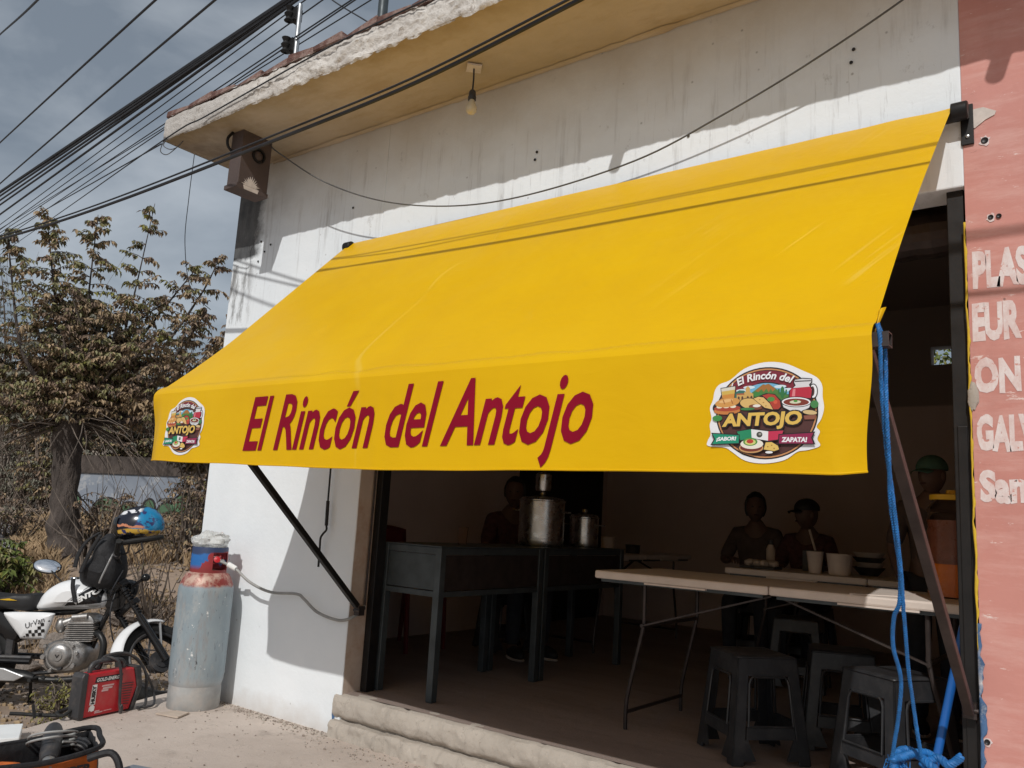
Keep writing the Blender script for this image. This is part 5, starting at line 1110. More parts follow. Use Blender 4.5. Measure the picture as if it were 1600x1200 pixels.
# exhaust
b = MB(); b.tube([tuple(p) for p in catmull([mp(*br_(500, 742), 0.05), mp(*br_(545, 745), 0.09), mp(*br_(574, 790), 0.11), mp(*br_(568, 860), 0.12), mp(*br_(540, 930), 0.13), mp(*br_(470, 968), 0.14), mp(*br_(330, 978), 0.15), mp(*br_(200, 966), 0.16)], 6)], 0.022, 12); b.build('exhaust_pipe', 'exhaust', MC, smooth=True)
b = MB(); b.tube([tuple(mp(*br_(230, 966), 0.165)), tuple(mp(*br_(180, 958), 0.165)), tuple(mp(*br_(-50, 935), 0.165)), tuple(mp(*br_(-330, 890), 0.165))], [0.024, 0.042, 0.052, 0.050], 16); mf = b.build('muffler', 'exhaust', MC, smooth=True)
b = MB(); b.prism(bkr([(205, 946), (100, 905), (-60, 888), (-70, 935), (20, 968), (150, 972)]), mp, 0.212, 0.224); b.build('heat_shield', 'silver', mf, bevel=0.008)
# frame tubes, swingarm, shock, peg, stand
b = MB(); b.tube([tuple(mp(*bk(640, 560), 0)), tuple(mp(*bk(560, 720), 0)), tuple(mp(*bk(470, 930), 0))], 0.018, 10); b.tube([tuple(mp(*bk(470, 930), 0.06)), tuple(mp(*bk(200, 950), 0.08))], 0.013, 8); b.tube([tuple(mp(*bk(645, 540), 0)), tuple(mp(*bk(430, 622), 0)), tuple(mp(*bk(60, 640), 0.05))], 0.020, 10)
b.prism(bkl([(590, 545), (690, 470), (735, 520), (700, 600), (620, 625)]), mp, -0.035, 0.035); b.build('frame', 'black_gloss', MC, smooth=True)
for w_ in (-0.10, 0.10):
    b = MB(); b.tube([tuple(mp(*bk(230, 880), w_)), tuple(mp(-1.30, 0.095, w_))], 0.020, 8); b.build('swingarm', 'black_gloss', MC, smooth=True)
    b = MB(); b.tube([tuple(mp(*bk(-40, 640), w_ * 1.15)), tuple(mp(-1.27, 0.14, w_ * 1.15))], 0.014, 8)
    for k in range(10): b.lathe([(0.018, -0.006), (0.030, 0), (0.018, 0.006)], tuple(V(mp(*bk(-40, 640), w_ * 1.15)).lerp(mp(-1.27, 0.14, w_ * 1.15), 0.15 + 0.07 * k)), 10, tuple(mp(-1.27, 0.14, 0) - mp(*bk(-40, 640), 0)))
    b.build('shock_absorber', 'dk_plastic', MC, smooth=True)
b = MB(); b.tube([tuple(mp(*bk(300, 960), 0.10)), tuple(mp(*bk(296, 955), 0.26))], 0.012, 8); b.tube([tuple(mp(*bk(240, 950), 0.14)), tuple(mp(*bk(340, 958), 0.17))], 0.010, 8); b.build('footpeg', 'rubber', MC, smooth=True)
b = MB(); b.tube([tuple(mp(*bk(205, 985), 0.04)), tuple(mp(*bk(196, 1060), 0.02)), (mp(*bk(182, 1118), 0.01))], 0.011, 8); b.tube([tuple(mp(*bk(175, 1118), -0.05)), tuple(mp(*bk(190, 1118), 0.07))], 0.011, 8); b.build('centre_stand', 'black_metal', MC, smooth=True)
b = MB(); b.prism(bkl([(95, 760), (130, 770), (120, 850), (85, 850)]), mp, 0.06, 0.085); b.tube([tuple(mp(*bk(20, 850), 0.11)), tuple(mp(*bk(240, 858), 0.11))], 0.014, 8); b.ball(tuple(mp(*bk(60, 838), 0.10)), 0.03, 10, 6); b.build('brake_linkage', 'dk_plastic', MC, smooth=True)
b = MB(); b.tube([tuple(p) for p in catmull([sp(-0.42, 0.60, 0.05), mp(*bk(660, 600), 0.10), mp(*bk(655, 720), 0.08), mp(*bk(690, 800), 0.06), sp(-0.08, 0.16, 0.07)], 6)], 0.005, 6); b.tube([tuple(p) for p in catmull([sp(-0.45, 0.63, 0.16), mp(*bk(690, 480), 0.14), mp(*bk(650, 545), 0.10), mp(*bk(600, 560), 0.08)], 6)], 0.004, 6); b.build('control_cable', 'cable', MC, smooth=True)
# helmet on the right mirror
HC = mp(*bk(838, 150), 0.16)
HR = Matrix((tuple(MU), tuple(V((0, 0, 1)).cross(MU)), (0, 0, 1))).transposed() @ Matrix.Rotation(math.radians(-12), 3, 'Y')
def hsh(p):
    q = V(p)
    if q.z < -0.25: q.z = -0.25 + (q.z + 0.25) * 0.45
    return q
hel_me = MB(); hel_me.ball((0, 0, 0), (0.165, 0.128, 0.140), 36, 22, fn=hsh)
ho = hel_me.build('shell', 'helmet', None, smooth=True); HT = thing('helmet', 'dark motorcycle helmet with blue and yellow graphics hung over the handlebar', 'helmet', tuple(HC))
HT.rotation_euler = HR.to_euler(); ho.parent = HT
def hpart(mb, nm, m): o = mb.build(nm, m, None, smooth=True); o.parent = HT; return o
b = MB(); b.grid(16, 8, lambda u, v_: tuple(V((-math.cos((u - 0.5) * 1.9) * 0.170 * math.cos((v_ - 0.42) * 0.95), math.sin((u - 0.5) * 1.9) * 0.132 * math.cos((v_ - 0.42) * 0.95), 0.142 * math.sin((v_ - 0.42) * 0.95) + 0.012)))); hpart(b, 'visor', 'black_gloss')
b = MB(); b.tube([(0.15 * math.cos(a) * 0.93, 0.118 * math.sin(a), -0.088) for a in [2 * PI * k / 30 for k in range(31)]], 0.014, 8, caps=False); hpart(b, 'neck_roll', 'rubber')
b = MB(); b.tube([(-0.158, -0.03, -0.065), (-0.174, 0.0, -0.062), (-0.158, 0.03, -0.065)], 0.022, 8); hpart(b, 'chin_bar', 'black_gloss')
b = MB(); b.tube([(0.05, -0.10, -0.08), (0.06, -0.11, -0.15), (0.0, -0.08, -0.17)], 0.006, 6); hpart(b, 'chin_strap', 'cloth_black')
# backpack
BP = thing('backpack', 'black backpack slung over the motorcycle handlebar beneath the helmet', 'backpack', tuple(mp(*bk(560, 380), 0.05)))
b = MB(); ol = smooth_outline(bkl([(490, 450), (500, 365), (560, 300), (610, 200), (660, 185), (705, 240), (715, 350), (700, 450), (650, 490), (560, 478)]), 4)
b.puff(ol, lambda a, c, t: mp(a + 0.018 * frac(a * 9, c * 9, t * 6), c + 0.014 * frac(a * 8, c * 11, t * 7 + 4), 0.06 + t + 0.02 * frac(a * 10, c * 10, 3)), 0.105, 15, p=2.6); b.build('bag', 'cloth_black', BP, smooth=True)
for pts, w_ in (([(630, 178), (560, 225), (510, 300), (492, 370)], 0.16), ([(640, 190), (590, 270), (560, 330), (530, 400)], 0.18), ([(478, 430), (474, 480), (482, 530), (486, 560)], 0.145)):
    q = [mp(*bk(*p), w_) for p in pts]; q = catmull(q, 6); b = MB(); n_ = len(q)
    b.add([tuple(p + MU * s_ * 0.014) for p in q for s_ in (-1, 1)], [(2 * i, 2 * i + 1, 2 * i + 3, 2 * i + 2) for i in range(n_ - 1)]); b.build('strap', 'cloth_black', BP, smooth=True, solid=0.004)

# ------------------------------------------------------------------ vegetation on the dirt bank
CAMP = V((5.007, -3.239, 0))
FWD, RGT = V((-0.608, 0.794, 0)), V((0.794, 0.608, 0))
def spot(q, s):          # q metres out along the view direction, s metres sideways; on the terrain
    p = CAMP + FWD * q + RGT * s; return V((p.x, p.y, terrain_z(p.x, p.y)))
def leaf(mb, p, d, n, L, W):
    d = d.normalized(); s_ = d.cross(n)
    if s_.length < 1e-4: s_ = d.orthogonal()
    s_.normalize(); n = s_.cross(d)
    a = p + d * L * 0.45 + s_ * W + n * W * 0.5; c = p + d * L * 0.45 - s_ * W + n * W * 0.5; t = p + d * L - n * L * 0.12
    mb.add([tuple(p), tuple(a), tuple(t), tuple(c)], [(0, 1, 2), (0, 2, 3)])
def rv(s=1.0): return V((random.uniform(-s, s), random.uniform(-s, s), random.uniform(-s, s)))
def leafy_shoot(twigs, leaves, path, wts, n_tw=30, tl=0.5, dens=12, L=0.07, t0=0.15, droop=0.8):
    c = catmull(path, 10); n_ = len(c)
    for k in range(n_tw):
        t = t0 + (1 - t0) * (k + random.random()) / n_tw
        i = min(n_ - 1, int(t * (n_ - 1))); p = c[i]
        a = random.uniform(0, 2 * PI); ln = (tl * (1 - t) ** 0.8 + 0.10) * random.uniform(0.6, 1.2)
        d = V((math.cos(a), math.sin(a), random.uniform(0.1, 0.9))).normalized()
        pts = [p]; q = p.copy()
        for j in range(5):
            q = q + d * ln / 5 + rv(0.012); d = (d + V((0, 0, -0.16)) + rv(0.10)).normalized(); pts.append(q.copy())
        twigs.tube(pts, [0.006, 0.005, 0.004, 0.0035, 0.003, 0.002], 3, caps=False)
        cpt = catmull(pts, 4); mi = random.choices(range(len(wts)), wts)[0]
        for j in range(dens):
            u = 0.2 + 0.8 * (j + random.random()) / dens; pp = cpt[min(len(cpt) - 1, int(u * (len(cpt) - 1)))]
            side = d.cross(V((0, 0, 1))); side = side.normalized() if side.length > 1e-3 else V((1, 0, 0))
            dd = side * (1 if j % 2 else -1) * random.uniform(0.3, 1) + d * 0.4 + V((0, 0, -droop * random.uniform(0.3, 1.5))) + rv(0.3)
            leaves.cur = mi if random.random() < 0.75 else random.choices(range(len(wts)), wts)[0]
            leaf(leaves, pp + rv(0.01), dd, V((0, 0, 1)) + rv(0.6), L * random.uniform(0.6, 1.25), L * random.uniform(0.17, 0.27))
LEAFM = ['leaf_olive', 'leaf_tan', 'leaf_brown', 'leaf_green', 'leaf_yellow', 'leaf_grey']
def bark_tube(nm, pts, rr, parent, k=6, n_=12, amp=0.12):
    c = catmull(pts, k); m = len(c); rad = []
    for i in range(m):
        t = i / (m - 1) * (len(rr) - 1); j = min(int(t), len(rr) - 2); rad.append(lerp(rr[j], rr[j + 1], t - j))
    b = MB(); b.tube(c, rad, n_)
    b.v = [tuple(V(p) + (V(p) - c[min(m - 1, i // n_)]) * amp * 2 * mn.noise(V(p) * 6)) for i, p in enumerate(b.v)]
    return b.build(nm, 'bark', parent, smooth=True)
TRB = V((-3.65, 0.84, terrain_z(-3.65, 0.84) - 0.15))
TR = thing('tree', 'thick-trunked tree with drooping dry olive and tan leaves behind the motorcycle', 'tree', tuple(TRB))
bark_tube('trunk', [TRB, (-3.66, 0.84, 0.75), (-3.70, 0.80, 1.15), (-3.735, 0.78, 1.6), (-3.73, 0.78, 1.95), (-3.72, 0.79, 2.12)], [0.26, 0.165, 0.125, 0.125, 0.18, 0.13], TR, 8, 18, 0.16)
F0 = V((-3.73, 0.78, 1.95))
shoots = [([F0, (-3.83, 0.57, 2.85), (-3.98, 0.47, 3.5), (-4.09, 0.38, 4.12)], 46, (5, 5, 1, 0, 0.3, 0.6)), ([F0, (-3.72, 0.79, 2.61), (-3.74, 0.76, 3.4), (-3.76, 0.75, 4.18)], 46, (5, 5, 1, 0, 0.4, 0.5)),
          ([F0, (-3.55, 1.0, 2.6), (-3.49, 1.09, 3.07), (-3.39, 1.16, 4.38)], 44, (5, 4, 2, 0.3, 1.5, 0)), ([F0, (-3.24, 1.28, 2.67), (-2.98, 1.58, 3.4), (-2.87, 1.69, 3.86)], 22, (2, 5, 3, 0, 0.3, 0)),
          ([F0, (-3.62, 1.30, 2.9), (-3.40, 1.5, 3.4), (-3.20, 1.66, 3.80)], 20, (2, 5, 3, 0, 0.4, 0)), ([F0, (-3.65, 0.21, 2.49), (-3.85, 0.05, 3.3), (-3.94, -0.02, 3.80)], 34, (6, 3, 1, 0, 0, 1)),
          ([F0, (-3.05, 1.35, 2.2), (-2.70, 1.7, 2.7), (-2.5, 1.9, 3.35)], 26, (1, 4, 5, 0, 0.2, 0)), ([F0, (-3.08, 1.28, 2.02), (-2.6, 1.6, 2.35), (-2.35, 1.85, 2.75)], 26, (1, 4, 5, 0, 0, 0.5)),
          ([F0, (-3.15, 1.25, 2.15), (-2.85, 1.5, 2.55), (-2.62, 1.66, 2.95)], 24, (1, 5, 4, 0, 0.3, 0.3)), ([F0, (-3.2, 1.2, 2.05), (-2.85, 1.45, 2.25), (-2.5, 1.7, 2.5)], 26, (1, 5, 5, 0, 0, 0.3)), ([F0, (-3.25, 1.3, 2.4), (-3.0, 1.5, 2.9), (-2.85, 1.6, 3.25)], 22, (2, 6, 3, 0, 0.3, 0)), ([F0, (-4.0, 0.33, 1.95), (-4.25, 0.1, 2.5), (-4.4, -0.05, 3.3)], 34, (6, 3, 2, 0, 0, 1)), ([F0, (-3.9, 0.3, 1.85), (-3.9, 0.0, 2.2), (-4.1, -0.5, 2.6)], 26, (5, 3, 2, 0, 0, 1))]
for k in range(34):
    a = random.uniform(-1.3, 1.3); rr = random.uniform(0.3, 1.45); e = F0 + RGT * rr * math.sin(a) + FWD * random.uniform(-0.5, 0.5) + V((0, 0, random.uniform(0.15, 1.45)))
    shoots.append(([F0, F0.lerp(e, 0.5) + V((0, 0, 0.1)) + rv(0.12), e], 24, (3, 5, 3, 0, 0.2, 0.6)))
tw, lv = MB(), MB()
for i, (p, n_, wts) in enumerate(shoots):
    if i < 13: bark_tube('limb', p, [0.040, 0.018, 0.010, 0.003], TR, 8, 7, 0.08)
    else: tw.tube(catmull(p, 5), [lerp(0.02, 0.005, k / 10) for k in range(11)], 5, caps=False)
    leafy_shoot(tw, lv, p, wts, int(n_ * (1.7 if i < 13 else 1.3)), 0.46, 21, 0.064)
for k in range(60):     # bare low twigs that droop from the fork
    a = random.uniform(0, 2 * PI); d = V((math.cos(a), math.sin(a), random.uniform(-0.5, 0.3))); q = F0 + rv(0.12); pts = [q.copy()]
    for j in range(6): q = q + d * random.uniform(0.1, 0.24); d = (d + V((0, 0, -0.12)) + rv(0.18)).normalized(); pts.append(q.copy())
    tw.tube(pts, [0.010, 0.008, 0.007, 0.005, 0.004, 0.003, 0.002], 4, caps=False)
tag(tw.build('twigs', 'twig', TR, fix=False), kind='stuff')
lv.build('crown', LEAFM, TR, fix=False)

def shrub(name, label, q, s, w_, h_, wts, n_sh, group=None, L=0.06, cat='shrub', dens=9, ntw=16, bare=20, dd=0.5, m='twig'):
    p0 = spot(q, s); root = thing(name, label, cat, tuple(p0), group); tw, lv = MB(), MB()
    for k in range(n_sh):
        a = random.uniform(-1, 1); e = p0 + RGT * a * w_ + FWD * random.uniform(-dd, dd) + V((0, 0, h_ * random.uniform(0.45, 1.0) * (1 - 0.35 * a * a)))
        b0 = p0 + RGT * a * w_ * 0.35 + FWD * random.uniform(-.1, .1); path = [b0, b0.lerp(e, 0.5) + V((0, 0, 0.15 * h_)) + rv(0.08), e]
        tw.tube(catmull(path, 5), [lerp(0.018, 0.004, i / 10) for i in range(11)], 4, caps=False)
        if dens: leafy_shoot(tw, lv, path, wts, ntw, 0.42 * min(1, h_), dens, L, 0.1, 0.5)
    for k in range(bare):
        a = random.uniform(-1, 1); q_ = p0 + RGT * a * w_ * 0.6; d = V((random.uniform(-.6, .6), random.uniform(-.6, .6), 1)).normalized(); pts = [q_.copy()]
        for j in range(6): q_ = q_ + d * h_ * 0.17; d = (d + rv(0.22)).normalized(); pts.append(q_.copy())
        tw.tube(pts, [0.008, 0.007, 0.006, 0.005, 0.004, 0.003, 0.002], 3, caps=False)
    tag(tw.build('twigs', m, root, fix=False), kind='stuff')
    if lv.v: lv.build('foliage', LEAFM, root, fix=False)
    return root
G2 = 'dry brush behind the tree'
BRL = ['dry brush behind the graffiti wall, left of the tree trunk', 'dry brown brush above the graffiti lettering right of the trunk', 'brown brush at the right end of the graffiti wall', 'tallest hazy brush mass rising behind the thick tree', 'grey brush mass at the far left behind the feathery tree']
for (q, s, w_, h_, n_, wt_s), bl_ in zip(((14.9, -7.9, 1.5, 3.3, 26, (3, 2, 3, 0, 0, 4)), (15.2, -6.2, 1.4, 2.9, 26, (2, 3, 5, 0, 0, 2)), (15.0, -5.0, 1.1, 2.4, 22, (1, 3, 6, 0, 0, 2)), (16.6, -7.0, 1.9, 4.2, 28, (3, 2, 3, 0, 0, 5)), (16.2, -9.4, 1.5, 3.6, 20, (3, 1, 2, 0, 0, 5))), BRL):
    shrub('brush', bl_, q, s, w_, h_, wt_s, n_, G2, 0.10, dens=12, ntw=30)
shrub('brush', 'dense dry brush with dark twigs close beside the white wall corner', 9.3, -3.2, 0.55, 2.6, (1, 4, 6, 0, 0.2, 1), 24, None, 0.07, dens=11, ntw=22)
shrub('feathery_tree', 'hazy grey-green feathery tree far behind at the left edge', 15.5, -9.3, 1.4, 5.2, (1, 0, 0, 0, 0, 6), 26, None, 0.07, cat='tree', dens=8, ntw=26, dd=1.2)
shrub('green_bush', 'low bright green leafy bush at the foot of the thick tree', 7.75, -4.55, 0.24, 0.50, (1, 0.5, 0, 6, 3, 0), 18, None, 0.075, cat='bush', dens=9, ntw=9, bare=4, dd=0.2)
shrub('dead_branch', 'bare dead branches sticking up from the straw grass', 7.9, -3.75, 0.3, 1.15, (1,), 4, None, 0.06, cat='branch', dens=0, bare=12)
shrub('dead_branch', 'low scraggly dead stems between the helmet and the wall', 7.4, -3.05, 0.35, 0.75, (1, 3, 4, 0, 0, 0), 6, None, 0.05, cat='branch', dens=4, ntw=6, bare=26)
shrub('dead_branch', 'brown dry stems standing in the straw right of the helmet', 8.6, -3.15, 0.4, 0.95, (1, 3, 6, 0, 0, 1), 10, None, 0.055, cat='branch', dens=7, ntw=9, bare=30)
shrub('dead_branch', 'brown dry stems standing in the straw left of the helmet', 8.8, -4.1, 0.5, 0.75, (1, 3, 6, 0, 0, 1), 10, None, 0.055, cat='branch', dens=6, ntw=9, bare=30)
shrub('dead_branch', 'tangle of dry stems beside the rubble at the left edge', 8.9, -5.3, 0.45, 0.8, (2, 3, 5, 0, 0, 2), 10, None, 0.055, cat='branch', dens=7, ntw=9, bare=26)
shrub('weed', 'pale dry weed tuft behind the red welder', 5.35, -2.62, 0.10, 0.22, (1, 0, 0, 0, 5, 0), 14, None, 0.03, cat='weed', dens=8, ntw=7, bare=6, dd=0.06)
# straw grass on the bank
gr = MB()
for k in range(46000):
    q = random.uniform(7.0, 12.5); s = (random.uniform(60, 370) - 800) / 1289 * q
    if frac(q, s, 0, 1.3) < -0.12 and q < 9: continue
    if q < 7.7 and random.random() < 0.75: continue
    p = spot(q, s); h_ = random.uniform(0.04, 0.19) * (1.0 if q > 8 else 0.6); a = random.uniform(0, 2 * PI); ln = V((math.cos(a), math.sin(a), 0)) * h_ * random.uniform(0.05, 0.7)
    sd_ = V((-math.sin(a), math.cos(a), 0)) * 0.0014
    gr.add([tuple(p - sd_), tuple(p + sd_), tuple(p + ln * 0.4 + V((0, 0, h_ * 0.7)) + sd_ * .7), tuple(p + ln + V((0, 0, h_)))], [(0, 1, 2), (0, 2, 3)])
tag(gr.build('dry_grass', 'straw', None, fix=False), kind='stuff')
# leaf litter and pebbles on the dirt
lt = MB()
for k in range(2600):
    q = random.uniform(4.9, 8.6); s = (random.uniform(-20, 330) - 800) / 1289 * q; p = spot(q, s)
    if p.x > -0.02 and q < 5.6: continue
    sz = random.uniform(0.006, 0.028); lt.cur = random.randrange(2)
    lt.ball(tuple(p + V((0, 0, sz * 0.3))), (sz, sz * random.uniform(.5, 1), sz * 0.6), 5, 3)
tag(lt.build('rubble', ['rock', 'leaf_tan'], None, fix=False), kind='stuff')
# rocks
rock_v = []
for k in range(5):
    b = MB(); sd_ = V((k * 3.1, k, 2)); b.ball((0, 0, 0), (1, random.uniform(.6, .9), random.uniform(.45, .7)), 18, 11, fn=lambda p: p * (0.85 + 0.45 * mn.noise(p * 1.3 + sd_) + 0.14 * mn.noise(p * 3.7 + sd_)))
    rock_v.append([b.mesh('rock', 'rock'), b.mesh('rock', 'rock_pale')])
def rock(q, s, sz, pale, label, group=None, lift=0.0):
    p = spot(q, s); o = bpy.data.objects.new('rock', rock_v[random.randrange(5)][1 if pale else 0]); COL.objects.link(o)
    o.location = p + V((0, 0, sz * 0.12 + lift)); o.scale = (sz, sz, sz); o.rotation_euler = (random.uniform(-.3, .3), random.uniform(-.3, .3), random.uniform(0, 6.3)); tag(o, label, 'rock', group)
rock(7.15, -3.62, 0.20, False, 'largest dark boulder on the bank just right of the tank')
rock(7.5, -3.28, 0.22, False, 'dusty boulder half hidden by the motorcycle fork')
rock(7.3, -3.12, 0.16, False, 'boulder between the fork and the gas cylinder')
rock(7.2, -4.05, 0.26, False, 'broad flat boulder above the motorcycle mirror')
for k in range(22):
    q = random.uniform(6.7, 7.9); s = (random.uniform(60, 300) - 800) / 1289 * q; rock(q, s, random.uniform(0.05, 0.14), False, 'dusty brown rock on the dirt bank behind the motorcycle', 'dusty rocks on the bank')
for k in range(22):
    q = random.uniform(7.0, 9.4); s = (random.uniform(-30, 50) - 800) / 1289 * q; rock(q, s, random.uniform(0.07, 0.22), True, 'pale bluish rock in the rubble at the left edge', 'pale rocks at the left edge', random.uniform(0, 0.15))
# graffiti wall beyond the grass
GW0 = CAMP + FWD * 14.0
def gw(a, z, t=0.0): return GW0 + RGT * a + V((0, 0, z)) + FWD * t
GW = thing('graffiti_wall', 'low pale blue wall with green bubble graffiti beyond the grass', 'wall', tuple(gw(-6.3, 0.4)))
b = MB(); b.prism([(-7.45, 0.1), (-4.4, 0.1), (-4.4, 1.63), (-7.45, 1.57)], gw, 0.0, 0.25); b.build('wall', 'graffiti', GW)
b = MB(); b.prism([(-7.5, 1.57), (-4.4, 1.63), (-4.4, 1.93), (-7.5, 1.86)], gw, -0.03, 0.3); b.build('coping', 'bark', GW)
for (a, z, rx, rz) in ((-7.22, 1.06, 0.14, 0.20), (-6.62, 1.02, 0.20, 0.15), (-6.25, 1.00, 0.13, 0.12), (-5.92, 1.02, 0.09, 0.17), (-5.62, 0.98, 0.15, 0.17), (-5.28, 1.10, 0.26, 0.22)):
    b = MB(); b.poly(ell(a, z, rx + 0.035, rz + 0.035, 20), lambda p, c: gw(p, c, -0.004)); b.build('graffiti_outline', 'print_black', GW)
    b = MB(); b.poly(ell(a, z, rx, rz, 20), lambda p, c: gw(p, c, -0.008)); b.build('graffiti_letter', 'green_paint', GW)

# greenery outside the room's little back window
p0 = V((3.45, 6.6, 2.4)); rt_ = thing('garden_bush', 'sunlit green foliage seen through the small rear window', 'bush', (3.45, 6.6, 1.6)); lv = MB()
for k in range(2600):
    lv.cur = random.choice((0, 1)); leaf(lv, p0 + V((random.uniform(-.7, .7), random.uniform(-.4, .4), random.uniform(-.8, 1.05))), rv(), rv(), 0.08, 0.025)
lv.build('foliage', ['leaf_green', 'leaf_yellow'], rt_, fix=False)
b = MB(); b.tube([(3.45, 6.6, 0), (3.45, 6.6, 2.4)], 0.05, 8); b.build('stem', 'twig', rt_)

# ------------------------------------------------------------------ inside the shop
FZ = 0.222
def folding_table(label):
    t = thing('folding_table', label, 'table', (0, 0, 0)); L, W, H_ = 1.81, 0.72, 0.752
    for s_ in (-1, 1):
        b = MB(); x0, x1 = (-L / 2, -0.002) if s_ < 0 else (0.002, L / 2); b.box(x0, x1, -W / 2, W / 2, H_ - 0.040, H_); b.build('top_half', 'table_top', t, bevel=0.009)
        for y in (-W / 2 + 0.02, W / 2 - 0.045): b = MB(); b.box(x0 + 0.03, x1 - 0.03, y, y + 0.025, H_ - 0.055, H_ - 0.0405); b.build('side_rail', 'grey_metal', t)
        for y in (-W / 2 + 0.05, W / 2 - 0.05):
            b = MB(); b.tube(catmull([(s_ * 0.64, y, H_ - 0.042), (s_ * 0.64, y, H_ - 0.20), (s_ * 0.645, y, H_ - 0.27), (s_ * 0.71, y, 0.20), (s_ * 0.725, y, 0.10), (s_ * 0.725, y, 0.0)], 4), 0.0105, 8); b.build('leg', 'dark_metal', t, smooth=True)
        for xx, zz in ((0.725, 0.08), (0.64, H_ - 0.25)): b = MB(); b.tube([(s_ * xx, -W / 2 + 0.05, zz), (s_ * xx, W / 2 - 0.05, zz)], 0.010, 8); b.build('crossbar', 'dark_metal', t, smooth=True)
        b = MB(); b.sqtube((s_ * 0.642, -W / 2 + 0.035, H_ - 0.25), (s_ * 0.02, -W / 2 + 0.10, H_ - 0.05), 0.018, 0.008, (0, 1, 0)); b.tube([(s_ * 0.642, -W / 2 + 0.030, H_ - 0.25), (s_ * 0.642, -W / 2 + 0.05, H_ - 0.25)], 0.010, 8); b.build('brace', 'dark_metal', t)
    for (x0, x1) in ((0.30, 0.62), (-0.62, -0.30)):
        b = MB(); b.box(x0, x1, -W / 2 - 0.001, -W / 2 + 0.03, H_ - 0.048, H_ - 0.0395); b.build('lip', 'table_top', t)
    b = MB(); b.tube([(0.35, -0.36, H_ + 0.0006), (0.52, -0.22, H_ + 0.0006), (0.52, 0.22, H_ + 0.0006)], 0.004, 6); b.build('moulded_line', 'table_top', t)
    return t
t1 = folding_table('long cream folding table along the front of the dark room, partly in sun'); t1.location = (3.66, 0.86, FZ)
t2 = copy_tree(t1); t2.location = (3.67, 2.52, FZ); tag(t2, 'cream folding table in the second row carrying buckets and bowls')
t3 = copy_tree(t1); t3.location = (1.26, 3.22, FZ); t3.rotation_euler = (0, 0, PI / 2); tag(t3, 'cream folding table at the back left, end-on beside the steel pots')
for t in (t1, t2, t3): t['group'] = 'folding tables in the room'

def make_stool(label):
    t = thing('stool', label, 'stool', (0, 0, 0), 'black plastic stools'); Ht = 0.45; a, c = 0.140, 0.185      # half widths at top and at the floor
    def hw(z): return lerp(c, a, z / Ht)
    b = MB()
    def top(u, v_):
        x, y = (u - .5) * 2, (v_ - .5) * 2; r_ = max(abs(x), abs(y)); z = Ht - 0.010 * max(0, r_ - 0.85) / 0.15 * 0.9 - 0.006 * (1 - r_ * r_)
        return (x * a * (1.0 if r_ < 1 else 1.03), y * a * (1.0 if r_ < 1 else 1.03), z)
    b.grid(14, 14, top); b.build('seat', 'stool', t, smooth=True, solid=0.006)
    b = MB(); b.lathe([(0.013, 0.0012), (0.017, 0.002), (0.021, 0.0)], (0, 0, Ht - 0.0065), 14); b.build('drain_ring', 'stool', t, smooth=True)
    for k in range(4):
        Rm = Matrix.Rotation(k * PI / 2, 3, 'Z')
        def F(s, z, d=0.0): h_ = hw(z); return Rm @ V((s * h_, -h_ - d, z))
        m_ = MB()   # face: top apron, mid bar, posts edges, raised rim
        def quad(s0, s1, z0, z1, s2=None, s3=None):
            s2 = s0 if s2 is None else s2; s3 = s1 if s3 is None else s3
            m_.hexa([F(s0, z0, 0.0), F(s1, z0, 0.0), F(s1, z0, -0.010), F(s0, z0, -0.010), F(s2, z1, 0.0), F(s3, z1, 0.0), F(s3, z1, -0.010), F(s2, z1, -0.010)])
        quad(-0.66, 0.66, 0.365, Ht - 0.012); quad(-0.66, 0.66, 0.105, 0.155); quad(-0.72, -0.40, 0.02, 0.104, -0.70, -0.62) ; quad(0.40, 0.72, 0.02, 0.104, 0.62, 0.70)
        m_.tube([tuple(F(s, z, 0.003)) for s, z in ((-0.62, 0.158), (-0.62, 0.33), (-0.58, 0.352), (-0.50, 0.362), (0.50, 0.362), (0.58, 0.352), (0.62, 0.33), (0.62, 0.158), (-0.62, 0.158))], 0.006, 6)
        m_.build('side_panel', 'stool', t)
        p_ = MB()   # angled corner leg
        def G(s, q, z, d): h_ = hw(z); return Rm @ V((-h_ + s, -h_ + q, z))
        wz = lambda z: 0.34 * hw(z)
        p_.hexa([F(-1, 0.0), F(-0.70, 0.0), F(-0.70, 0.0, -0.010), F(-1, 0.0, -0.010), F(-1, Ht - 0.01), F(-0.62, Ht - 0.01), F(-0.62, Ht - 0.01, -0.010), F(-1, Ht - 0.01, -0.010)])
        R2 = Matrix.Rotation(-PI / 2, 3, 'Z')
        def F2(s, z, d=0.0): h_ = hw(z); return Rm @ (R2 @ V((s * h_, -h_ - d, z)))
        p_.hexa([F2(0.70, 0.0), F2(1, 0.0), F2(1, 0.0, -0.010), F2(0.70, 0.0, -0.010), F2(0.62, Ht - 0.01), F2(1, Ht - 0.01), F2(1, Ht - 0.01, -0.010), F2(0.62, Ht - 0.01, -0.010)])
        p_.build('leg', 'stool', t, bevel=0.003)
    return t
s1 = make_stool('black plastic stool standing in shade beneath the middle of the front table'); s1.location = (3.555, 0.60, FZ); s1.rotation_euler = (0, 0, math.radians(48))
for (x, y, rz, lb) in ((4.16, 0.60, -33, 'sunlit dusty black plastic stool by the hanging blue rope'), (3.80, 1.12, 20, 'black plastic stool standing behind the two front stools under the table'), (3.15, 2.50, 10, 'black plastic stool farthest back under the second table'), (2.50, 3.45, 5, 'black stool under the bareheaded person at the second table'), (2.93, 3.42, 0, 'black stool under the person in the dark cap'), (1.05, 2.02, 60, 'black stool under the person behind the steel counter')):
    s_ = copy_tree(s1); s_.location = (x, y, FZ); s_.rotation_euler = (0, 0, math.radians(rz)); tag(s_, lb)

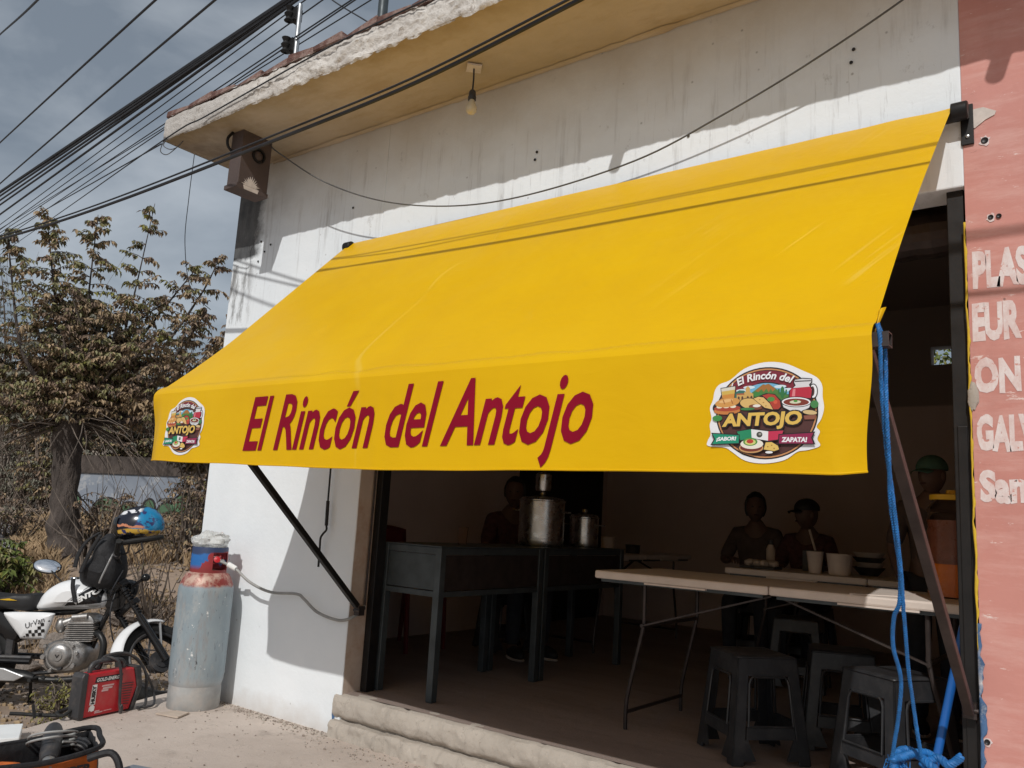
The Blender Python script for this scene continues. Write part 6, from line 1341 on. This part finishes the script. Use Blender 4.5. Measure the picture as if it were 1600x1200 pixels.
# steel counters, end to end along the left
def counter(label, y0, y1, x0=1.515, x1=1.965):
    t = thing('steel_counter', label, 'counter', ((x0 + x1) / 2, (y0 + y1) / 2, FZ), 'steel counters'); zt = 1.035
    for lx in (x0 + 0.022, x1 - 0.022):
        for ly in (y0 + 0.022, y1 - 0.022):
            b = MB(); b.box(lx - 0.022, lx + 0.022, ly - 0.022, ly + 0.022, FZ, zt - 0.004); b.build('leg', 'grey_metal', t, bevel=0.003)
    b = MB(); b.box(x0 - 0.004, x1 + 0.004, y0 - 0.004, y1 + 0.004, zt - 0.003, zt + 0.003); b.build('top', 'grey_metal', t)
    b = MB(); b.box(x0 + 0.046, x1 - 0.046, y0 + 0.010, y0 + 0.018, 0.80, zt - 0.045); b.build('front_panel', 'grey_metal', t)
    b = MB(); b.box(x1 - 0.018, x1 - 0.010, y0 + 0.046, y1 - 0.046, 0.80, zt - 0.045); b.build('side_panel', 'dark_metal', t)
    b = MB(); b.box(x0 + 0.044, x1 - 0.044, y0 + 0.002, y0 + 0.040, zt - 0.043, zt - 0.005); b.box(x0 + 0.044, x1 - 0.044, y0 + 0.002, y0 + 0.040, 0.765, 0.795); b.box(x1 - 0.042, x1 - 0.003, y0 + 0.046, y1 - 0.046, zt - 0.043, zt - 0.005); b.box(x1 - 0.04, x1 - 0.004, y0 + 0.046, y1 - 0.046, 0.765, 0.795); b.build('rail', 'grey_metal', t, bevel=0.002)
counter('grey steel counter standing just inside the left side of the opening', 0.20, 1.18)
counter('second grey steel counter behind the first, carrying the big steel pots', 1.20, 2.22)
def pot(label, x, y, r_, h_, extra=False):
    t = thing('steel_pot', label, 'pot', (x, y, 1.038), 'steel pots on the counter'); b = MB()
    b.lathe([(0.001, 0.0), (r_ * 0.96, 0.0), (r_, 0.012), (r_, h_ * 0.16), (r_ * 1.015, h_ * 0.165), (r_ * 1.015, h_ * 0.18), (r_, h_ * 0.185), (r_, h_), (r_ * 1.04, h_ + 0.004), (r_ * 1.04, h_ + 0.010), (r_ * 0.97, h_ + 0.008), (r_ * 0.97, 0.02)], (x, y, 1.039), 36); b.build('body', 'steel', t, smooth=True)
    b = MB(); b.lathe([(r_ * 1.0, 0.0), (r_ * 0.9, 0.014), (r_ * 0.3, 0.026), (0.001, 0.028)], (x, y, 1.039 + h_ + 0.011), 30); b.lathe([(0.012, 0.0), (0.022, 0.012), (0.018, 0.03), (0.001, 0.034)], (x, y, 1.039 + h_ + 0.036), 12); b.build('lid', 'steel', t, smooth=True)
    for s_ in (-1, 1):
        b = MB(); q = V((0.83 * s_, 0.55 * s_, 0)); e = V((-0.55, 0.83, 0)); c_ = V((x, y, 1.039 + h_ * 0.78)); b.tube([tuple(c_ + q * r_ - e * 0.05), tuple(c_ + q * (r_ + 0.04) - e * 0.04), tuple(c_ + q * (r_ + 0.04) + e * 0.04), tuple(c_ + q * r_ + e * 0.05)], 0.006, 6); b.build('handle', 'steel', t, smooth=True)
pot('big lidded steel stock pot on the second counter', 1.74, 1.46, 0.155, 0.30); pot('narrower steel pot right of the big stock pot', 1.76, 1.98, 0.105, 0.205)
t = thing('steel_canister', 'small steel canister stacked on the lid of the big stock pot', 'canister', (1.74, 1.46, 1.42))
b = MB(); b.lathe([(0.001, 0.0), (0.05, 0.0), (0.055, 0.02), (0.055, 0.11), (0.04, 0.125), (0.001, 0.13)], (1.74, 1.46, 1.412), 20); b.build('body', 'steel', t, smooth=True)
def cup(name, label, x, y, z, r0, r1, h_, m, cat, fill=None):
    b = MB(); b.lathe([(0.001, 0.0), (r0, 0.0), (r1, h_), (r1 * 1.06, h_ + 0.004), (r1 * 0.93, h_ + 0.002), (r0 * 0.92, 0.006), (0.001, 0.006)], (x, y, z), 22); o = b.build(name, m, None, smooth=True, loc=(x, y, z)); tag(o, label, cat); return o
TZ = FZ + 0.753
cup('drinking_glass', 'clear drinking glass standing on the near steel counter', 1.72, 0.66, 1.039, 0.026, 0.033, 0.10, 'jar', 'glass')
o = cup('jug', 'pale jug with a printed patch on the back left table', 1.34, 3.05, TZ, 0.05, 0.06, 0.13, 'table_top', 'jug')
cup('small_tub', 'small dark tub beside the pale jug on the back left table', 1.42, 3.35, TZ, 0.06, 0.065, 0.07, 'dk_plastic', 'tub')
cup('bucket', 'short white bucket with a worn print on the second table', 3.46, 2.34, TZ, 0.065, 0.078, 0.13, 'table_top', 'bucket')
cup('beaker', 'tall white beaker right next to the white bucket', 3.31, 2.33, TZ, 0.038, 0.052, 0.135, 'table_top', 'cup')
t = thing('bottle', 'slim tan bottle standing on the second table near the capped person', 'bottle', (2.95, 2.52, TZ))
b = MB(); b.lathe([(0.001, 0.0), (0.028, 0.0), (0.030, 0.02), (0.030, 0.13), (0.020, 0.155), (0.014, 0.165), (0.001, 0.165)], (2.95, 2.52, TZ), 16); b.build('body', 'cardboard', t, smooth=True)
b = MB(); b.lathe([(0.016, 0.0), (0.017, 0.03), (0.001, 0.032)], (2.95, 2.52, TZ + 0.162), 12); b.build('cap', 'dk_plastic', t, smooth=True)
t = thing('food_tray', 'tray of crumpled wrapped food on the left of the second table', 'tray', (2.93, 2.36, TZ))
b = MB(); b.box(2.82, 3.06, 2.28, 2.44, TZ + 0.001, TZ + 0.016); b.build('tray', 'dk_plastic', t, bevel=0.004)
for k in range(6):
    b = MB(); b.ball((2.86 + 0.035 * k, 2.36 + 0.03 * math.sin(k * 2), TZ + 0.036), (0.035, 0.04, 0.024), 10, 6, fn=lambda p: p * (1 + 0.4 * mn.noise(p * 2 + V((k, 0, 0))))); b.build('wrapped_food', 'cardboard', t, smooth=True)
for k in range(4): cup('bowl', ('bottom dark bowl', 'second bowl up, pale,', 'third bowl up, dark,', 'topmost pale bowl')[k] + ' in the stack on the second table', 3.56, 2.66, TZ + 0.032 * k, 0.055, 0.10, 0.05, 'table_top' if k % 2 else 'dk_plastic', 'bowl')['group'] = 'stacked bowls'
t = thing('napkin_box', 'dark box holding a tilted wooden spoon on the second table', 'box', (3.22, 2.62, TZ))
b = MB(); b.box(3.15, 3.27, 2.57, 2.67, TZ + 0.001, TZ + 0.14); b.build('box', 'dk_plastic', t, bevel=0.004); b = MB(); b.tube([(3.23, 2.62, TZ + 0.12), (3.19, 2.60, TZ + 0.28)], 0.008, 8); b.build('spoon', 'cardboard', t)
# big drink jar
JX, JY = 4.345, 0.93
t = thing('drink_jar', 'large ribbed clear jar of orange drink with a yellow lid on the front table', 'jar', (JX, JY, TZ))
prof = [(0.001, 0.0), (0.10, 0.0)]
for k in range(40):
    z = 0.01 + 0.37 * k / 39; prof.append((0.108 + 0.004 * math.sin(k * 1.15), z))
prof += [(0.10, 0.40), (0.085, 0.42), (0.082, 0.432)]
b = MB(); b.lathe(prof, (JX, JY, TZ), 32); b.build('body', 'jar', t, smooth=True, fix=True)
b = MB(); b.lathe([(0.001, 0.006), (0.102, 0.006), (0.102, 0.145), (0.001, 0.145)], (JX, JY, TZ), 28); b.build('drink', 'orange_drink', t, smooth=True)
b = MB(); b.lathe([(0.001, 0.1455), (0.101, 0.1455), (0.101, 0.335), (0.001, 0.335)], (JX, JY, TZ), 28); b.build('shaded_upper_drink', 'shaded_drink', t, smooth=True)  # drink above the sunlit bottom, its shade painted by a darker colour
b = MB(); b.lathe([(0.094, 0.425), (0.096, 0.427), (0.096, 0.447), (0.085, 0.451), (0.03, 0.453), (0.028, 0.470), (0.001, 0.472)], (JX, JY, TZ), 28); b.build('lid', 'lid_yellow', t, smooth=True)
b = MB(); b.lathe([(0.001, 0.146), (0.06, 0.147), (0.075, 0.30), (0.07, 0.31), (0.055, 0.16)], (JX + 0.02, JY, TZ), 14, a0=-1.0, a1=1.2); b.build('ladle', 'red_plastic', t, smooth=True)
# red chair by the left wall
t = thing('chair', 'dull red plastic chair by the left wall behind the steel counter', 'chair', (0.55, 1.42, FZ))
b = MB(); b.box(0.34, 0.78, 1.20, 1.64, 0.64, 0.67); b.build('seat', 'red_plastic', t, bevel=0.01)
b = MB(); b.grid(10, 8, lambda u, v_: (0.33 - 0.05 * v_ - 0.03 * math.sin(PI * u), 1.19 + 0.46 * u, 0.68 + v_ * (0.40 + 0.03 * math.sin(PI * u)))); b.build('backrest', 'red_plastic', t, smooth=True, solid=0.012)
for lx, ly in ((0.36, 1.22), (0.76, 1.22), (0.36, 1.62), (0.76, 1.62)):
    b = MB(); b.tube([(lx, ly, 0.65), (lx + (0.03 if lx > .5 else -.03), ly, FZ)], [0.022, 0.016], 8); b.build('leg', 'red_plastic', t)

# ------------------------------------------------------------------ people in the dim room
def skin_mesh(verts, edges, radii, root=0, lv=2):
    me = bpy.data.meshes.new('body'); me.from_pydata([tuple(v) for v in verts], edges, []); ob = bpy.data.objects.new('body', me); COL.objects.link(ob)
    sk = ob.modifiers.new('skin', 'SKIN'); sk.use_smooth_shade = True; ob.modifiers.new('sub', 'SUBSURF').levels = lv
    lay = me.skin_vertices[0].data if me.skin_vertices else None
    if lay is None:
        bm = bmesh.new(); bm.from_mesh(me); bm.verts.layers.skin.verify(); bm.to_mesh(me); bm.free(); lay = me.skin_vertices[0].data
    for i, r_ in enumerate(radii): lay[i].radius = (r_, r_) if not isinstance(r_, tuple) else r_; lay[i].use_root = (i == root)
    bpy.context.view_layer.update()
    ev = ob.evaluated_get(bpy.context.evaluated_depsgraph_get()); m2 = ev.to_mesh(); vs = [tuple(v.co) for v in m2.vertices]; fs = [tuple(p.vertices) for p in m2.polygons]
    ev.to_mesh_clear(); bpy.data.objects.remove(ob); bpy.data.meshes.remove(me); return vs, fs
def person(label, loc, yaw, stand=False, scale=1.0, shirt='shirt_dark', cap=None, turn=0.0, long_hair=False, lean=0.0):
    root = thing('person', label, 'person', (0, 0, 0))
    hz = 0.88 if stand else 0.50
    P0 = dict(pel=(0, 0, hz), wai=(0, -0.01 - lean * .3, hz + 0.20), che=(0, -0.02 - lean * .7, hz + 0.40), nek=(0, -0.02 - lean, hz + 0.55), hd=(0, -0.045 - lean, hz + 0.605))
    for s_, k in ((-1, 'l'), (1, 'r')):
        P0['sh' + k] = (0.158 * s_, -0.01 - lean * .8, hz + 0.465)
        if stand: P0['el' + k] = (0.23 * s_, 0.02, hz + 0.22); P0['wr' + k] = (0.20 * s_, -0.14, hz + 0.03)
        else: P0['el' + k] = (0.24 * s_, -0.10 - lean, hz + 0.26); P0['wr' + k] = (0.13 * s_, -0.33 - lean, hz + 0.28)
        P0['hi' + k] = (0.085 * s_, 0, hz - 0.03)
        if stand: P0['kn' + k] = (0.09 * s_, -0.02, 0.47); P0['an' + k] = (0.09 * s_, 0.01, 0.07); P0['to' + k] = (0.10 * s_, -0.13, 0.03)
        else: P0['kn' + k] = (0.12 * s_, -0.43, 0.48); P0['an' + k] = (0.12 * s_, -0.40, 0.08); P0['to' + k] = (0.13 * s_, -0.54, 0.035)
    RD = dict(pel=0.125, wai=0.115, che=0.132, nek=0.066, hd=0.060, sh=0.066, el=0.040, wr=0.027, hi=0.085, kn=0.058, an=0.040, to=0.032)
    def sub(keys, edges, grow=0.0, over={}):
        vs = [P0[k] for k in keys]; ix = {k: i for i, k in enumerate(keys)}
        rd = [over.get(k, RD.get(k, RD.get(k[:-1], 0.05)) + grow) for k in keys]
        return skin_mesh(vs, [(ix[a], ix[b_]) for a, b_ in edges], rd, 0)
    allk = list(P0); ed = [('pel', 'wai'), ('wai', 'che'), ('che', 'nek'), ('nek', 'hd')]
    for k in 'lr': ed += [('che', 'sh' + k), ('sh' + k, 'el' + k), ('el' + k, 'wr' + k), ('pel', 'hi' + k), ('hi' + k, 'kn' + k), ('kn' + k, 'an' + k), ('an' + k, 'to' + k)]
    Tf = Matrix.Translation(V(loc)) @ Matrix.Rotation(yaw, 4, 'Z') @ Matrix.Scale(scale, 4)
    HC_ = V(P0['hd']) + V((0, -0.012, 0.085)); HT_ = Matrix.Rotation(turn, 3, 'Z')
    def H(p): return HC_ + HT_ @ V(p)
    def fin(mb, nm, m, par=root):
        mb.v = [tuple(Tf @ V(p)) for p in mb.v]; return mb.build(nm, m, par, smooth=True)
    b = MB(); b.add(*sub(allk, ed))
    def face(p):
        q = V(p); 
        if q.z < 0: q.x *= 1 - 0.28 * q.z * q.z * 1.2; q.y *= 1 - 0.10 * q.z * q.z
        if q.y < 0: q.x *= 1 - 0.10 * q.y * q.y
        n_ = math.exp(-((p[0]) / 0.13) ** 2 - ((p[2] + 0.08) / 0.20) ** 2) if p[1] < 0 else 0; q.y -= 0.20 * n_
        for e in (-1, 1): q.y += 0.07 * math.exp(-((p[0] - 0.36 * e) / 0.16) ** 2 - ((p[2] - 0.10) / 0.10) ** 2) if p[1] < 0 else 0
        q.y -= 0.07 * math.exp(-(p[0] / 0.28) ** 2 - ((p[2] + 0.48) / 0.10) ** 2) if p[1] < 0 else 0
        return q
    b.ball(tuple(HC_), (0.074, 0.094, 0.118), 30, 22, T=HT_, fn=face)
    for e in (-1, 1): b.ball(tuple(H((0.074 * e, 0.008, -0.005))), (0.010, 0.020, 0.030), 8, 6, T=HT_)
    for s_, k in ((-1, 'l'), (1, 'r')):
        w_ = V(P0['wr' + k]); d = (w_ - V(P0['el' + k])).normalized(); up = V((0, 0, 1)); sd_ = d.cross(up).normalized()
        if stand: sd_ = V((0, 1, 0)); up = d.cross(sd_)
        b.ball(tuple(w_ + d * 0.045), (0.038, 0.052, 0.016), 10, 8, T=Matrix((tuple(sd_), tuple(d), tuple(sd_.cross(d)))).transposed())
        for j, (o_, L_) in enumerate(((-0.026, 0.062), (-0.009, 0.074), (0.009, 0.070), (0.026, 0.054))):
            p1 = w_ + d * 0.085 + sd_ * o_; b.tube([tuple(p1), tuple(p1 + d * L_ * 0.5 - up * 0.004), tuple(p1 + d * L_ * 0.9 - up * 0.022), tuple(p1 + d * L_ - up * 0.04)], [0.009, 0.0085, 0.0075, 0.006], 8)
        b.tube([tuple(w_ + d * 0.03 - sd_ * 0.028 * s_), tuple(w_ + d * 0.06 - sd_ * 0.052 * s_), tuple(w_ + d * 0.088 - sd_ * 0.056 * s_ - up * 0.012)], [0.012, 0.010, 0.008], 8)
    fin(b, 'body', 'skin')
    b = MB()
    for e in (-1, 1): b.ball(tuple(H((0.027 * e, -0.080, 0.010))), (0.012, 0.007, 0.006), 10, 6, T=HT_)
    fin(b, 'eyes', 'print_black')
    b = MB(); b.ball(tuple(H((0, -0.090, -0.056))), (0.024, 0.006, 0.006), 10, 6, T=HT_); fin(b, 'mouth', 'shirt_red')
    if cap is None or long_hair:
        b = MB()
        def hf(p):
            q = V(p) * (1.0 + 0.05 * mn.noise(V(p) * 4)); lim = -0.75 if long_hair else -0.35
            if p[1] < -0.30 and p[2] < 0.52: q *= 0.72
            if p[2] < lim: q *= 0.8
            return q
        b.ball(tuple(H((0, 0.012, 0.014))), (0.088, 0.102, 0.122), 28, 18, T=HT_, fn=hf); fin(b, 'hair', 'hair')
    if cap:
        b = MB(); b.ball(tuple(H((0, 0.004, 0.045))), (0.087, 0.106, 0.086), 26, 14, T=HT_, fn=lambda p: V((p[0], p[1], max(p[2], -0.12)))); cpo = fin(b, 'cap', cap)
        b = MB(); b.grid(12, 6, lambda u, v_: tuple(H(((u - .5) * 0.155 * (1 - 0.22 * v_ * v_), -0.088 - 0.075 * v_ * math.sin(PI * (0.15 + 0.7 * u)) , 0.040 - 0.020 * v_ - 0.018 * (2 * u - 1) ** 2)))); q = fin(b, 'brim', cap, cpo); q.modifiers.new('thickness', 'SOLIDIFY').thickness = 0.004
    b = MB(); b.add(*sub(['che', 'wai', 'pel', 'shl', 'shr', 'ell', 'elr', 'nek'], [('pel', 'wai'), ('wai', 'che'), ('che', 'nek'), ('che', 'shl'), ('che', 'shr'), ('shl', 'ell'), ('shr', 'elr')], 0.014, dict(nek=0.074, ell=0.052, elr=0.052))); fin(b, 'shirt', shirt)
    b = MB(); b.add(*sub(['pel', 'hil', 'hir', 'knl', 'knr', 'anl', 'anr'], [('pel', 'hil'), ('pel', 'hir'), ('hil', 'knl'), ('hir', 'knr'), ('knl', 'anl'), ('knr', 'anr')], 0.012)); fin(b, 'trousers', 'jeans')
    for k in 'lr':
        a = V(P0['an' + k]); c = V(P0['to' + k]); b = MB(); mid = (a + c) / 2; d = (c - a); d.z = 0; d.normalize()
        b.ball((mid.x + d.x * 0.01, mid.y + d.y * 0.01, 0.048), (0.048, 0.135, 0.050), 16, 10, T=Matrix.Rotation(math.atan2(-d.x, d.y) , 3, 'Z'), fn=lambda p: V((p[0], p[1], max(p[2], -0.62)))); so_ = fin(b, 'shoe', 'cloth_black')
        b = MB(); b.ball((mid.x + d.x * 0.01, mid.y + d.y * 0.01, 0.016), (0.051, 0.140, 0.016), 16, 6, T=Matrix.Rotation(math.atan2(-d.x, d.y), 3, 'Z')); fin(b, 'sole', 'table_top', so_)
    return root
person('person in a dark patterned shirt seated behind the steel counter left of the pots', (1.05, 2.02, FZ), math.radians(62), False, 1.0, 'shirt_red', None, math.radians(-30))
person('bareheaded person with dark hair seated at the second table', (2.50, 3.45, FZ), math.radians(10), False, 1.0, 'shirt_dark', None, math.radians(15), True)
person('person in a dark cap and dark shirt seated at the second table', (2.93, 3.42, FZ), 0.0, False, 0.97, 'shirt_red', 'hair', math.radians(-40))
person('person in a green cap standing behind the jar of orange drink', (4.10, 1.78, FZ), math.radians(20), True, 0.86, 'shirt_dark', 'cap_green', math.radians(-45))
